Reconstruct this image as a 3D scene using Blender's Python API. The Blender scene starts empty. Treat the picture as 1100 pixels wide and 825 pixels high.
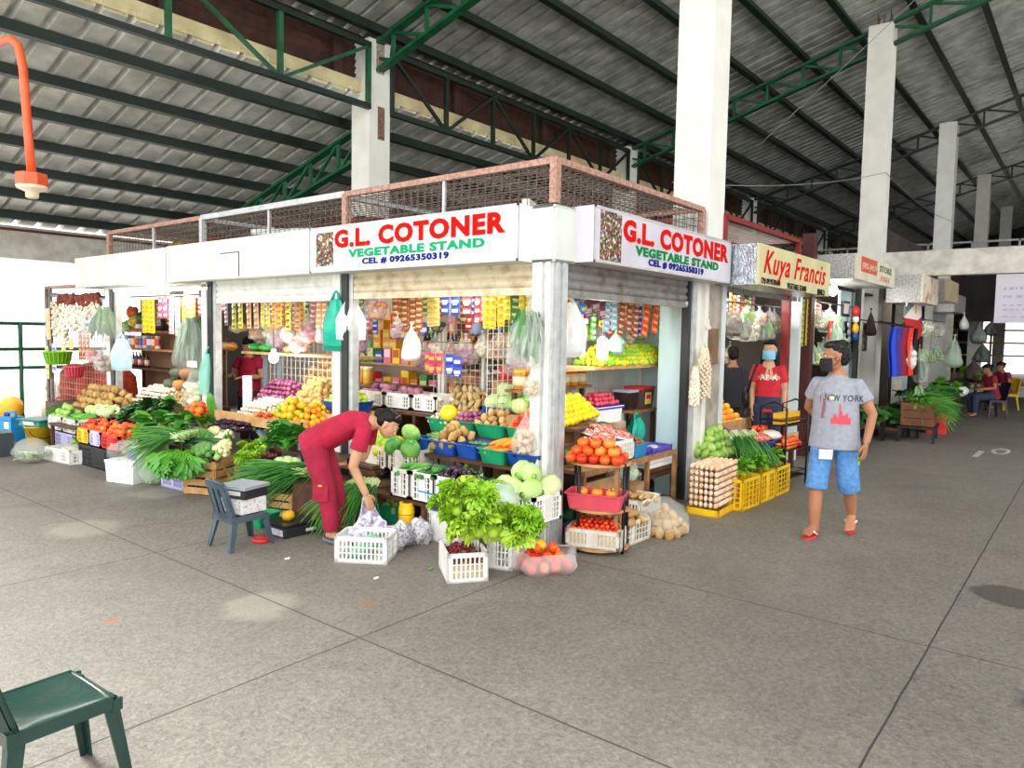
import bpy, math, random
from mathutils import Vector, Matrix, Euler, noise as mnoise
R = random.Random(7)
PI = math.pi
V = Vector
COL = bpy.context.scene.collection

# ------------------------------------------------------------ camera (solved from the building's own edges)
F_PX, CX, CY = 788.72, 550.0, 412.5
YAW, PITCH, ROLL = math.radians(38.664), math.radians(3.902), math.radians(-1.0257)
_f = V((math.cos(PITCH)*math.cos(YAW), math.cos(PITCH)*math.sin(YAW), -math.sin(PITCH)))
_r = _f.cross(V((0, 0, 1))).normalized()
_d = _f.cross(_r)
CR = math.cos(ROLL)*_r + math.sin(ROLL)*_d
CD = -math.sin(ROLL)*_r + math.cos(ROLL)*_d
CF = _f
def ray(x, y):
    return CR*((x-CX)/F_PX) + CD*((y-CY)/F_PX) + CF
_c = ray(588, 592)
CAM = -_c*(1.75/-_c.z); CAM.z = 1.75
def PZ(x, y, z=0.0):
    r = ray(x, y); return CAM + r*((z-CAM.z)/r.z)
def PX(x, y, v):
    r = ray(x, y); return CAM + r*((v-CAM.x)/r.x)
def PY(x, y, v):
    r = ray(x, y); return CAM + r*((v-CAM.y)/r.y)

# ------------------------------------------------------------ materials
def lin(h):
    if isinstance(h, str):
        h = h.lstrip('#'); h = [int(h[i:i+2], 16)/255 for i in (0, 2, 4)]
    return tuple(c/12.92 if c <= .04045 else ((c+.055)/1.055)**2.4 for c in h) + (1.0,)
MATS = {}
def M(name, col='#888888', rough=.55, metal=0.0, col2=None, scale=12.0, detail=3.0, bump=0.0, rnd=0.0, alpha=1.0,
      trans=0.0, emit=0.0, lo=.35, hi=.65, bscale=None, spec=.5, coat=0.0, sss=0.0):
    if name in MATS: return MATS[name]
    m = bpy.data.materials.new(name); m.use_nodes = True
    nt = m.node_tree; N = nt.nodes; L = nt.links
    b = N['Principled BSDF']
    b.inputs['Roughness'].default_value = rough
    b.inputs['Metallic'].default_value = metal
    b.inputs['Specular IOR Level'].default_value = spec
    if coat: b.inputs['Coat Weight'].default_value = coat
    if sss:
        b.inputs['Subsurface Weight'].default_value = sss
        b.inputs['Subsurface Radius'].default_value = (.02, .008, .005)
    c = lin(col); b.inputs['Base Color'].default_value = c
    src = None
    if col2 is not None:
        tc = N.new('ShaderNodeTexCoord'); nz = N.new('ShaderNodeTexNoise')
        nz.inputs['Scale'].default_value = scale; nz.inputs['Detail'].default_value = detail
        L.new(tc.outputs['Object'], nz.inputs['Vector'])
        rp = N.new('ShaderNodeValToRGB')
        rp.color_ramp.elements[0].position = lo; rp.color_ramp.elements[1].position = hi
        rp.color_ramp.elements[0].color = c; rp.color_ramp.elements[1].color = lin(col2)
        fac = nz.outputs['Fac']
        if rnd:
            oi = N.new('ShaderNodeObjectInfo'); ad = N.new('ShaderNodeMath'); ad.operation = 'MULTIPLY_ADD'
            ad.inputs[1].default_value = rnd; L.new(oi.outputs['Random'], ad.inputs[0])
            sb = N.new('ShaderNodeMath'); sb.operation = 'SUBTRACT'; sb.inputs[1].default_value = rnd/2
            L.new(fac, sb.inputs[0]); L.new(sb.outputs[0], ad.inputs[2]); fac = ad.outputs[0]
        L.new(fac, rp.inputs['Fac']); L.new(rp.outputs['Color'], b.inputs['Base Color'])
    if bump:
        tc = N.new('ShaderNodeTexCoord'); nz2 = N.new('ShaderNodeTexNoise')
        nz2.inputs['Scale'].default_value = bscale or scale*3; nz2.inputs['Detail'].default_value = 4
        L.new(tc.outputs['Object'], nz2.inputs['Vector'])
        bp = N.new('ShaderNodeBump'); bp.inputs['Strength'].default_value = bump; bp.inputs['Distance'].default_value = .02
        L.new(nz2.outputs['Fac'], bp.inputs['Height']); L.new(bp.outputs['Normal'], b.inputs['Normal'])
    if alpha < 1: b.inputs['Alpha'].default_value = alpha
    if trans: b.inputs['Transmission Weight'].default_value = trans
    if emit:
        b.inputs['Emission Color'].default_value = c; b.inputs['Emission Strength'].default_value = emit
    MATS[name] = m
    return m

# ------------------------------------------------------------ mesh builder
class MB:
    def __init__(s): s.v = []; s.f = []; s.m = []; s.s = []; s.mats = []
    def mi(s, mat):
        if mat not in s.mats: s.mats.append(mat)
        return s.mats.index(mat)
    def add(s, vs, fs, mat, smooth=False, mtx=None):
        o = len(s.v); k = s.mi(mat)
        s.v.extend([tuple(mtx @ V(p)) for p in vs] if mtx is not None else [tuple(p) for p in vs])
        for f in fs:
            s.f.append(tuple(o+i for i in f)); s.m.append(k); s.s.append(smooth)
        return s
    def box(s, c, d, mat, rot=None, taper=None):
        x, y, z = d[0]/2, d[1]/2, d[2]/2; t = taper or (1, 1)
        vs = [V((-x*t[0], -y*t[1], -z)), V((x*t[0], -y*t[1], -z)), V((x*t[0], y*t[1], -z)), V((-x*t[0], y*t[1], -z)),
              V((-x, -y, z)), V((x, -y, z)), V((x, y, z)), V((-x, y, z))]
        if rot is not None:
            rm = rot if isinstance(rot, Matrix) else Euler(rot).to_matrix()
            vs = [rm @ p for p in vs]
        c = V(c)
        return s.add([p+c for p in vs], [(0, 3, 2, 1), (4, 5, 6, 7), (0, 1, 5, 4), (1, 2, 6, 5), (2, 3, 7, 6), (3, 0, 4, 7)], mat)
    def bx(s, a, b, mat):
        a = V(a); b = V(b)
        return s.box((a+b)/2, [abs(q) for q in (b-a)], mat)
    def bar(s, p, q, w, h, mat, up=(0, 0, 1)):
        p = V(p); q = V(q); d = q-p; l = d.length
        z = d.normalized(); u = V(up)
        if abs(z.dot(u)) > .99: u = V((1, 0, 0))
        x = u.cross(z).normalized(); y = z.cross(x)
        m = Matrix((x, y, z)).transposed()
        return s.box((p+q)/2, (w, h, l), mat, m)
    def tube(s, pts, r, n, mat, cap=True, flat=1.0, up=None):
        pts = [V(p) for p in pts]; k = len(pts)
        rs = r if isinstance(r, (list, tuple)) else [r]*k
        vs = []; fs = []; prev = None
        for i, p in enumerate(pts):
            t = (pts[min(i+1, k-1)]-pts[max(i-1, 0)])
            t = t.normalized() if t.length > 1e-9 else V((0, 0, 1))
            if prev is None:
                u = V(up) if up else (V((0, 0, 1)) if abs(t.z) < .9 else V((1, 0, 0)))
                a = u.cross(t).normalized()
            else:
                a = prev - t*prev.dot(t)
                a = a.normalized() if a.length > 1e-6 else V((1, 0, 0))
            prev = a; b = t.cross(a)
            rr = rs[i]; ra, rb = (rr if isinstance(rr, (list, tuple)) else (rr, rr*flat))
            for j in range(n):
                th = 2*PI*j/n
                vs.append(p + a*(ra*math.cos(th)) + b*(rb*math.sin(th)))
        for i in range(k-1):
            for j in range(n):
                j2 = (j+1) % n
                fs.append((i*n+j, i*n+j2, (i+1)*n+j2, (i+1)*n+j))
        if cap:
            fs.append(tuple(range(n-1, -1, -1))); fs.append(tuple((k-1)*n+j for j in range(n)))
        return s.add(vs, fs, mat, True)
    def lathe(s, prof, n, mat, o=(0, 0, 0), mtx=None, ribs=0, rib=0.0, smooth=True):
        vs = []; fs = []; k = len(prof); o = V(o)
        for r, z in prof:
            for j in range(n):
                th = 2*PI*j/n
                q = r*(1+rib*math.cos(ribs*th)) if ribs else r
                p = V((q*math.cos(th), q*math.sin(th), z))
                if mtx is not None: p = mtx @ p
                vs.append(p+o)
        for i in range(k-1):
            for j in range(n):
                j2 = (j+1) % n
                fs.append((i*n+j, i*n+j2, (i+1)*n+j2, (i+1)*n+j))
        if prof[0][0] > 1e-6: fs.append(tuple(range(n-1, -1, -1)))
        if prof[-1][0] > 1e-6: fs.append(tuple((k-1)*n+j for j in range(n)))
        return s.add(vs, fs, mat, smooth)
    def ell(s, c, r, mat, n=12, k=7, nz=0.0, seed=0, rot=None, ns=1.0):
        c = V(c); vs = []; fs = []
        r = r if isinstance(r, (tuple, list)) else (r, r, r)
        rm = Euler(rot).to_matrix() if rot else None
        for i in range(k+1):
            ph = PI*i/k
            for j in range(n):
                th = 2*PI*j/n
                p = V((math.sin(ph)*math.cos(th), math.sin(ph)*math.sin(th), math.cos(ph)))
                g = 1 + (nz*mnoise.noise(p*1.7*ns+V((seed*3.1, seed*1.7, 0))) if nz else 0)
                q = V((p.x*r[0], p.y*r[1], p.z*r[2]))*g
                vs.append(c + (rm @ q if rm else q))
        for i in range(k):
            for j in range(n):
                j2 = (j+1) % n
                fs.append((i*n+j, (i+1)*n+j, (i+1)*n+j2, i*n+j2))
        return s.add(vs, fs, mat, True)
    def grid(s, fn, nu, nv, mat, smooth=True, two=False):
        vs = [V(fn(i/nu, j/nv)) for i in range(nu+1) for j in range(nv+1)]; w = nv+1
        fs = [(i*w+j, (i+1)*w+j, (i+1)*w+j+1, i*w+j+1) for i in range(nu) for j in range(nv)]
        return s.add(vs, fs, mat, smooth)
    def mesh(s, name):
        me = bpy.data.meshes.new(name)
        me.from_pydata(s.v, [], s.f)
        for m in s.mats: me.materials.append(m)
        me.polygons.foreach_set('material_index', s.m)
        me.polygons.foreach_set('use_smooth', s.s)
        me.update()
        return me
    def build(s, name, parent=None, loc=None, rot=None):
        return link(name, s.mesh(name), parent, loc, rot)

def link(name, data, parent=None, loc=None, rot=None):
    o = bpy.data.objects.new(name, data); COL.objects.link(o)
    if parent is not None: o.parent = parent
    if loc is not None: o.location = loc
    if rot is not None: o.rotation_euler = rot
    return o
def tag(o, label, cat, group=None, kind=None):
    o['label'] = label; o['category'] = cat
    if group: o['group'] = group
    if kind: o['kind'] = kind
    return o
def thing(name, label, cat, loc=(0, 0, 0), rz=0.0, group=None):
    return tag(link(name, None, None, loc, (0, 0, rz)), label, cat, group)
def struct(name, mb, loc=None, rot=None, parent=None):
    o = mb.build(name, parent, loc, rot)
    if parent is None: o['kind'] = 'structure'
    return o
def dup(src, loc=None, rot=None, label=None, group=None, scale=None):
    kids = {}
    for o in bpy.data.objects:
        if o.parent is not None: kids.setdefault(o.parent.name, []).append(o)
    def cp(o, par):
        c = o.copy(); COL.objects.link(c)
        if par is not None: c.parent = par
        for k in kids.get(o.name, ()): cp(k, c)
        return c
    n = cp(src, None)
    if loc is not None: n.location = loc
    if rot is not None: n.rotation_euler = rot
    if scale is not None: n.scale = (scale,)*3 if not isinstance(scale, (tuple, list)) else scale
    if label: n['label'] = label
    if group: n['group'] = group
    return n
def bake(o):
    """turn modifiers into plain mesh data"""
    dg = bpy.context.evaluated_depsgraph_get(); dg.update()
    me = bpy.data.meshes.new_from_object(o.evaluated_get(dg))
    o.modifiers.clear(); o.data = me
    return o
def text_mesh(txt, mat, bold=.02, depth=.004, shear=0.0):
    cu = bpy.data.curves.new('lettering', 'FONT'); cu.body = txt; cu.size = 1.0
    cu.offset = bold; cu.extrude = depth; cu.shear = shear; cu.resolution_u = 3; cu.space_character = 1.12
    t = bpy.data.objects.new('lettering', cu); COL.objects.link(t)
    dg = bpy.context.evaluated_depsgraph_get(); dg.update()
    me = bpy.data.meshes.new_from_object(t.evaluated_get(dg))
    bpy.data.objects.remove(t); bpy.data.curves.remove(cu)
    me.materials.clear(); me.materials.append(mat)
    return me
def text_on(txt, mat, p0, p1, up, parent, bold=.02, shear=0.0, depth=.003):
    """lettering from p0 (lower left) to p1 (lower end), height vector up; one mesh for each word"""
    def ext(me): xs = [v.co.x for v in me.vertices]; return min(xs), max(xs)
    full = text_mesh(txt, mat, bold, 1.0, shear); x0, x1 = ext(full); ys = [v.co.y for v in full.vertices]; y0, y1 = min(ys), max(ys)
    p0, p1, up = V(p0), V(p1), V(up); ax = p1-p0; n = ax.cross(up).normalized(); ws = txt.split(' ')
    for i, wd in enumerate(ws):
        me = text_mesh(wd, mat, bold, 1.0, shear); a0, a1 = ext(me)
        sh = ext(text_mesh(' '.join(ws[:i+1]), mat, bold, 1.0, shear))[1]-a1
        for v in me.vertices:
            a = (v.co.x+sh-x0)/(x1-x0); b = (v.co.y-y0)/(y1-y0)
            v.co = p0 + ax*a + up*b + n*(depth if v.co.z > 0 else 0)
        me.update(); link('lettering', me, parent)
WORLD, EXPO, SUN, SUN_BOUNCE = 2.6, -0.15, 2.2, 7.0
# ------------------------------------------------------------ shared materials
WHITE = M('white_paint', '#EDEDE6', .6, col2='#D9D8CF', scale=6, lo=.3, hi=.8, bump=.05)
CONC = M('pale_concrete', '#D8D6CC', .8, col2='#B9B6AA', scale=5, bump=.2, bscale=40)
CREAM = M('cream_concrete', '#D8CDA0', .8, col2='#C2B588', scale=4)
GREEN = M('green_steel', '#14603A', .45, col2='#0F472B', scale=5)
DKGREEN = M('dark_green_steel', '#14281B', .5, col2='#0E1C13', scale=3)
RUST = M('rusty_primer', '#B59484', .8, col2='#94695A', scale=30)
WIRE = M('wire_mesh', '#6A6058', .6, metal=.2, col2='#5E463A', scale=20)
GALV = M('galvanised_steel', '#C6C9C8', .45, metal=.25, col2='#B0B4B4', scale=10)
GUIDE = M('dark_guide_channel', '#26292A', .5, metal=.2)
REDST = M('red_steel', '#8E1B1B', .5, col2='#701414', scale=6)
DKRED = M('dark_red_steel', '#4A1712', .6, col2='#35100D', scale=6)
LOUV = M('brown_louvre', '#4A2A1C', .7, col2='#33190F', scale=8)
SHUT = M('shutter_steel', '#8F8E8A', .5, metal=.2, col2='#6E675C', scale=9, lo=.4, hi=.7)
SHUTC = M('cream_shutter_steel', '#D8CCB0', .55, metal=.1, col2='#B29A78', scale=9, lo=.45, hi=.75)
SHUTW = M('white_shutter_steel', '#E6E8E2', .5, col2='#CFD2CB', scale=9)
WOOD = M('worn_wood', '#A97E52', .7, col2='#7C5634', scale=7, bump=.1)
WOODL = M('pale_crate_wood', '#D2A872', .7, col2='#B58750', scale=9, bump=.1)
WOODD = M('dark_wood', '#5E3A22', .6, col2='#402715', scale=7)
PANEL = M('pale_blue_panel', '#D2EAEE', .6, col2='#BFDDE3', scale=2)
BLACKM = M('black_metal', '#17181A', .45, metal=.3)
DARKV = M('dark_void_paint', '#1B1A18', .9)

# floor with its own joints, stains and broom finish
def floor_mat():
    m = bpy.data.materials.new('broomed_concrete_floor'); m.use_nodes = True
    nt = m.node_tree; N = nt.nodes; L = nt.links; b = N['Principled BSDF']
    tc = N.new('ShaderNodeTexCoord'); sp = N.new('ShaderNodeSeparateXYZ'); L.new(tc.outputs['Object'], sp.inputs[0])
    def nz(scale, detail=5, dist=0.0, rough=.6):
        n = N.new('ShaderNodeTexNoise'); n.inputs['Scale'].default_value = scale; n.inputs['Detail'].default_value = detail
        n.inputs['Distortion'].default_value = dist; n.inputs['Roughness'].default_value = rough
        L.new(tc.outputs['Object'], n.inputs['Vector']); return n.outputs['Fac']
    def mth(op, a, bb=None, c=None):
        n = N.new('ShaderNodeMath'); n.operation = op
        for i, q in enumerate((a, bb, c)):
            if q is None: continue
            if isinstance(q, (int, float)): n.inputs[i].default_value = q
            else: L.new(q, n.inputs[i])
        return n.outputs[0]
    def ramp(f, a, c1, bb, c2):
        r = N.new('ShaderNodeValToRGB'); e = r.color_ramp.elements
        e[0].position = a; e[0].color = lin(c1); e[1].position = bb; e[1].color = lin(c2); L.new(f, r.inputs[0]); return r.outputs[0]
    def mix(f, a, bb, mode='MIX'):
        n = N.new('ShaderNodeMix'); n.data_type = 'RGBA'; n.blend_type = mode
        if isinstance(f, (int, float)): n.inputs[0].default_value = f
        else: L.new(f, n.inputs[0])
        for i, q in ((6, a), (7, bb)):
            if isinstance(q, tuple): n.inputs[i].default_value = q
            else: L.new(q, n.inputs[i])
        return n.outputs[2]
    base = mix(.5, ramp(nz(.7, 8, .5), .3, '#4C4841', .7, '#827D73'), ramp(nz(4.5, 9, 1.5, .7), .34, '#4C4841', .66, '#908B80'))
    fine = ramp(nz(34, 10, .6, .85), .36, '#413D37', .64, '#A8A398')
    base = mix(.55, base, fine)
    w = N.new('ShaderNodeTexWave'); w.inputs['Scale'].default_value = 7; w.inputs['Distortion'].default_value = 34
    w.inputs['Detail'].default_value = 4; w.inputs['Detail Scale'].default_value = .9; L.new(tc.outputs['Object'], w.inputs['Vector'])
    base = mix(mth('MULTIPLY', w.outputs['Fac'], .1), base, lin('#46433D'))
    stain = ramp(nz(.55, 3, .8), .52, '#000000', .72, '#FFFFFF')
    base = mix(mth('MULTIPLY', stain, .35), base, lin('#5A554C'))
    # round pale drip patches and dark wet patches
    def blob(x, y, r, soft=.35):
        d = mth('SQRT', mth('ADD', mth('POWER', mth('SUBTRACT', sp.outputs[0], x), 2), mth('POWER', mth('SUBTRACT', sp.outputs[1], y), 2)))
        d = mth('ADD', d, mth('MULTIPLY', mth('SUBTRACT', nz(4, 4), .5), r*.9))
        n = N.new('ShaderNodeMapRange'); n.inputs[1].default_value = r*(1-soft); n.inputs[2].default_value = r
        n.inputs[3].default_value = 1; n.inputs[4].default_value = 0; L.new(d, n.inputs[0]); return n.outputs[0]
    for x, y, r in ((-2.18, .67, .27), (-2.17, 3.42, .35), (-1.1, 4.3, .3)):
        base = mix(mth('MULTIPLY', blob(x, y, r), .5), base, lin('#A8A294'))
    for x, y, r in ((-.45, -3.45, .28), (1.3, -3.0, .25)):
        base = mix(mth('MULTIPLY', blob(x, y, r, .15), .75), base, lin('#3C3A37'))
    for x, y in ((-2.9, 1.1), (-1.7, .2), (-3.6, 1.9)):
        base = mix(mth('MULTIPLY', blob(x, y, .05), .5), base, lin('#A8563C'))
    j = None
    for ax, q in ((1, -.19), (1, -2.73), (1, 2.25), (1, 4.7), (1, -5.3), (0, -2.09), (0, -.03), (0, -4.6), (0, 6.2), (0, 10.3)):
        d = mth('ABSOLUTE', mth('SUBTRACT', mth('ADD', sp.outputs[ax], mth('MULTIPLY', nz(3, 2), .012)), q+.006))
        k = mth('LESS_THAN', d, .0055)
        j = k if j is None else mth('MAXIMUM', j, k)
    base = mix(mth('MULTIPLY', j, .8), base, lin('#23211E'))
    L.new(base, b.inputs['Base Color']); b.inputs['Roughness'].default_value = .62
    bp = N.new('ShaderNodeBump'); bp.inputs['Strength'].default_value = .5; bp.inputs['Distance'].default_value = .012
    h = mth('ADD', nz(26, 6, 1.0, .7), mth('MULTIPLY', w.outputs['Fac'], .16))
    h = mth('SUBTRACT', h, mth('MULTIPLY', j, 2)); L.new(h, bp.inputs['Height']); L.new(bp.outputs['Normal'], b.inputs['Normal'])
    return m
m = MB(); m.bx((-14, -16, -.12), (46, 13, 0), floor_mat()); struct('floor', m)
m = MB(); m.bx((-60, -60, -.3), (90, 70, -.14), M('outdoor_paving', '#F2F0EA', .9, col2='#E8E6DE', scale=.6)); struct('ground', m)

# painted mark on the walkway
m = MB()
p = PZ(1075, 485); WP = M('worn_white_paint', '#DAD9D3', .7, col2='#8F8D86', scale=10)
for a in range(14):
    t0 = 2*PI*a/14; t1 = 2*PI*(a+1)/14
    for rr in (.1,):
        q = [(p.x+.42*math.cos(t)*k, p.y+.13*math.sin(t)*k, .003) for t, k in ((t0, 1), (t1, 1), (t1, .55), (t0, .55))]
        m.add(q, [(0, 1, 2, 3)], WP)
m.bx((p.x-.95, p.y+.2, .0), (p.x-.2, p.y+.28, .003), WP)
struct('floor_marking', m)

# ------------------------------------------------------------ roofs
RX0, RX1 = -3.4, 46.0
SL = .286
def zU(y): return 8.0-SL*y
def zL(y): return 5.25+SL*(5.8-y)
ROOF = M('roof_sheet', '#F0F2EE', .4, metal=.0, col2='#C6C8C4', scale=3)
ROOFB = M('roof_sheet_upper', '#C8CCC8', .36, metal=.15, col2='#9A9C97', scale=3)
def roof(name, y0, y1, zf, pitch, mat):
    m = MB(); x = RX0
    while x < RX1:
        xs = [x, x+pitch*.62, x+pitch*.68, x+pitch*.84, x+pitch*.9]; dz = [.15, .15, .25, .25, .15]; xs[0] = x-pitch*.1
        for i in range(4):
            a, b = xs[i], xs[i+1]
            m.add([(a, y0, zf(y0)+dz[i]), (b, y0, zf(y0)+dz[i+1]), (b, y1, zf(y1)+dz[i+1]), (a, y1, zf(y1)+dz[i])], [(0, 1, 2, 3)], mat)
        x += pitch
    return struct(name, m)
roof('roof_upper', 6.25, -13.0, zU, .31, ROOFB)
roof('roof_lower', 12.2, 5.79, zL, .36, ROOF)
def purlin(y, zf, dz=.0):
    m = MB(); z = zf(y)+.14
    m.bx((RX0, y-.035, z-.15), (RX1, y+.035, z), DKGREEN)
    m.bx((RX0, y-.035, z-.15), (RX1, y-.09, z-.135), DKGREEN)
    o = struct('roof_purlin', m); return o
for k in range(-18, 1): purlin(5.67+k*.985, zU)
for k in range(7): purlin(6.45+k*.85, zL)
BAY0, BAY = 2.86, 7.92
BX = [BAY0+BAY*k for k in range(5)]
def truss(name, x, ya, yb, zf, n, mat, dz0=.18, dep=.42, dep2=None):
    m = MB(); dep2 = dep if dep2 is None else dep2
    def pt(t, lo):
        y = ya+(yb-ya)*t; return V((x, y, zf(y)-dz0-(lo*(dep+(dep2-dep)*t))))
    for lo in (0, 1):
        for sx in (-.035, .035):
            m.bar(pt(0, lo)+V((sx, 0, 0)), pt(1, lo)+V((sx, 0, 0)), .05, .07, mat, up=(1, 0, 0))
    for i in range(n+1):
        m.bar(pt(i/n, 0), pt(i/n, 1), .05, .05, mat)
        if i < n: m.bar(pt(i/n, 0), pt((i+1)/n, 1), .045, .045, mat, up=(1, 0, 0))
    return struct(name, m)
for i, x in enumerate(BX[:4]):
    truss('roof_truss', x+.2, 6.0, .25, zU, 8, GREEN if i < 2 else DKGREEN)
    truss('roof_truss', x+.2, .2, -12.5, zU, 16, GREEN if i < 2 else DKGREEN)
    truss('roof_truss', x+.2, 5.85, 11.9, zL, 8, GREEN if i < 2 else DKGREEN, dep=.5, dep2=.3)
# clerestory between the two roofs
m = MB(); m.bx((RX0, 5.8, 5.45), (RX1, 6.0, 5.64), CREAM); struct('beam', m)
m = MB()
for k in range(6):
    m.box(((RX0+RX1)/2, 5.95, 5.71+k*.105), (RX1-RX0, .02, .115), LOUV, (.5, 0, 0))
m.bx((RX0, 6.03, 5.64), (RX1, 6.05, 6.43), M('dark_brown_board', '#2C1A12', .8))
struct('wall_clerestory', m)
for k in range(16):
    m = MB(); x = -2.9+k*2.64; m.bx((x, 5.84, 5.64), (x+.16, 5.93, 6.3), M('brown_post', '#3A2118', .7)); struct('trim_clerestory', m)
# longitudinal green truss under the clerestory
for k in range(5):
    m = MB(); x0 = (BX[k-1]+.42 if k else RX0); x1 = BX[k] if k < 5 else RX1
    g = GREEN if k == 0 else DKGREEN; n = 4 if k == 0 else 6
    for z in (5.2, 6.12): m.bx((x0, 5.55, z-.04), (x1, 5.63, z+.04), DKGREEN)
    for i in range(n+1):
        xx = x0+.03+(x1-x0-.06)*i/n; m.bx((xx-.035, 5.56, 5.2), (xx+.035, 5.62, 6.12), g)
        if i < n:
            xb = x0+.03+(x1-x0-.06)*(i+1)/n
            m.bar((xx, 5.59, 5.2 if i % 2 else 6.1), (xb, 5.59, 6.1 if i % 2 else 5.2), .05, .05, g, up=(0, 1, 0))
    struct('roof_truss', m)
# pillars
def pillar(x, y, z0, z1, mat=WHITE, s=.42):
    m = MB(); m.bx((x, y, z0), (x+s, y+s, z1), mat)
    return struct('pillar', m)
PB = M('pillar_paint', '#E6E8E0', .7, col2='#DAD8D0', scale=3, lo=.3, hi=.75, bump=.04, bscale=60)
pillar(2.86, .0, 0, 7.75, PB)
for k in (1, 2, 3, 4): pillar(BX[k], 0, 0, 7.75, PB)
for k in range(4):
    m = MB(); x = BX[k]
    m.bx((x, 5.6, 0), (x+.42, 6.02, 6.25), PB)
    if k == 0:   # patch of exposed brick and concrete
        m.bx((x+.17, 5.588, 4.75), (x+.3, 5.61, 5.25), M('chipped_brick', '#8A6A58', .9, col2='#5E4A40', scale=25))
        m.bx((x+.14, 5.585, 5.75), (x+.29, 5.61, 6.2), M('chipped_render', '#A79C90', .9, col2='#7E746A', scale=25))
    struct('pillar', m)
m = MB()   # starter bars on the second front pillar
for dx, dy in ((.06, .05), (.16, .3), (.3, .08), (.22, .2), (.36, .32)):
    m.tube([(BX[1]+dx, dy, 7.7), (BX[1]+dx+.01, dy, 8.0)], .011, 6, WIRE)
struct('pillar_rebar', m)
# tie beam across the walkway, eave beam on the outside edge
m = MB(); m.bx((BX[1]+.1, -12, 2.98), (BX[1]+.36, .0, 3.44), CONC); struct('beam', m)
m = MB(); m.bx((RX0-2.5, 11.95, 2.95), (RX1, 12.2, 3.53), CONC)
m.bx((RX0-2.5, 11.9, 3.44), (RX1, 11.95, 3.48), M('eave_trim', '#5B2A22', .7)); struct('beam', m)
for x in (-5.5, 2.86, 10.78, 18.7, 26.6, 34.5):
    m = MB(); m.bx((x, 11.95, 0), (x+.3, 12.2, 2.95), CONC); struct('pillar', m)
# far end and side walls beyond the walkway
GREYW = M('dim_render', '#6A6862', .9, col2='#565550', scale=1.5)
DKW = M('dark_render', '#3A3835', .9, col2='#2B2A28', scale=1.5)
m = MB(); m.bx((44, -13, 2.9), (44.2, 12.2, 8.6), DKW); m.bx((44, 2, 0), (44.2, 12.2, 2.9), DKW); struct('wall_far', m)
m = MB(); m.bx((14, -9.2, 0), (44, -9, 10.5), GREYW); struct('wall_shade_unseen', m)  # unseen wall, added to darken the far walkway
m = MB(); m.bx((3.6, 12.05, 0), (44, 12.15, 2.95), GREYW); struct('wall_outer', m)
# upper railing seen behind the far pillars
m = MB()
for k in range(3): m.bx((24, -9, 4.6+.22*k), (24.06, 9, 4.66+.22*k), GALV)
for k in range(14): m.bx((24, -9+1.3*k, 4.4), (24.06, -8.94+1.3*k, 5.1), GALV)
wb = MB(); wb.bx((24, -9, 2.45), (24.3, 9, 4.4), DKW); struct('wall_exit_baffle', wb)  # the wall below the railing is added to confine the exit's brightness
tag(m.build('railing'), 'pale steel railing high up between the far white pillars', 'railing')
# green railing along the open outer edge
m = MB()
for z in (.95, 1.3, 1.78): m.tube([(-8, 12.45, z), (3.3, 12.45, z)], .035, 8, GREEN)
for x in (-7, -5.2, -3.4, -1.6, .25, 2.1): m.tube([(x, 12.45, 0), (x, 12.45, 1.78)], .04, 8, GREEN)
tag(m.build('railing'), 'dark green pipe railing along the bright open outer edge of the hall', 'railing')
# sagging wires under the roof
def wire(name, pts, label, r=.006):
    m = MB(); m.tube(pts, r, 5, M('grey_cable', '#8C8A84', .6)); tag(m.build(name), label, 'wire')
def sag(a, b, s, n=12):
    a = V(a); b = V(b); return [a.lerp(b, i/n)-V((0, 0, s*4*(i/n)*(1-i/n))) for i in range(n+1)]
wire('power_cable', sag(PX(722, 196, 2.84), (10.78, -.01, 4.95), .12)+sag((10.78, -.02, 4.95), (18.7, -.02, 5.05), .15)[1:], 'thin cable strung across the front faces of the white pillars')
wire('tie_wire', sag((-1.2, 11.0, 3.75), (.6, 4.7, 6.52), .0, 2), 'thin pale stay wire running up beneath the left metal roof', .01)
wire('stay_wire', sag((9.4, -1.5, 8.2), (8.6, 1.7, 5.2), .02), 'slack thin wire hanging between the roof and the second front pillar', .006)

# orange conduit lamp
ORG = M('orange_paint', '#E0592A', .45, col2='#C94A20', scale=6)
t = thing('hanging_lamp', 'orange gooseneck conduit lamp hanging beneath the metal roof', 'lamp', (-2.4, 3.69, 2.9))
m = MB(); L0 = V((-2.4, 3.69, 2.9))
pp = [V((-2.4, 5.67, 6.2)), V((-2.4, 5.67, 4.6)), V((-2.4, 5.5, 4.36)), V((-2.4, 5.2, 4.28))] + [PX(q[0], q[1], -2.4) for q in ((-40, 52), (0, 45), (12, 42), (20, 50), (25, 75), (30, 140))]+[L0+V((0, 0, .12))]
m.tube([q-L0 for q in pp], .034, 10, ORG); m.build('conduit', t)
m = MB(); z = .06
m.lathe([(.05, .13), (.12, .12), (.125, .02), (.05, .0)], 8, ORG, smooth=False); m.build('lamp_housing', t)
m = MB(); m.lathe([(.12, .02), (.11, -.005), (.05, -.03), (.048, -.075), (.03, -.085), (0.0001, -.085)], 16, M('cream_bakelite', '#E8D7BE', .5)); m.build('lamp_socket', t)
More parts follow.
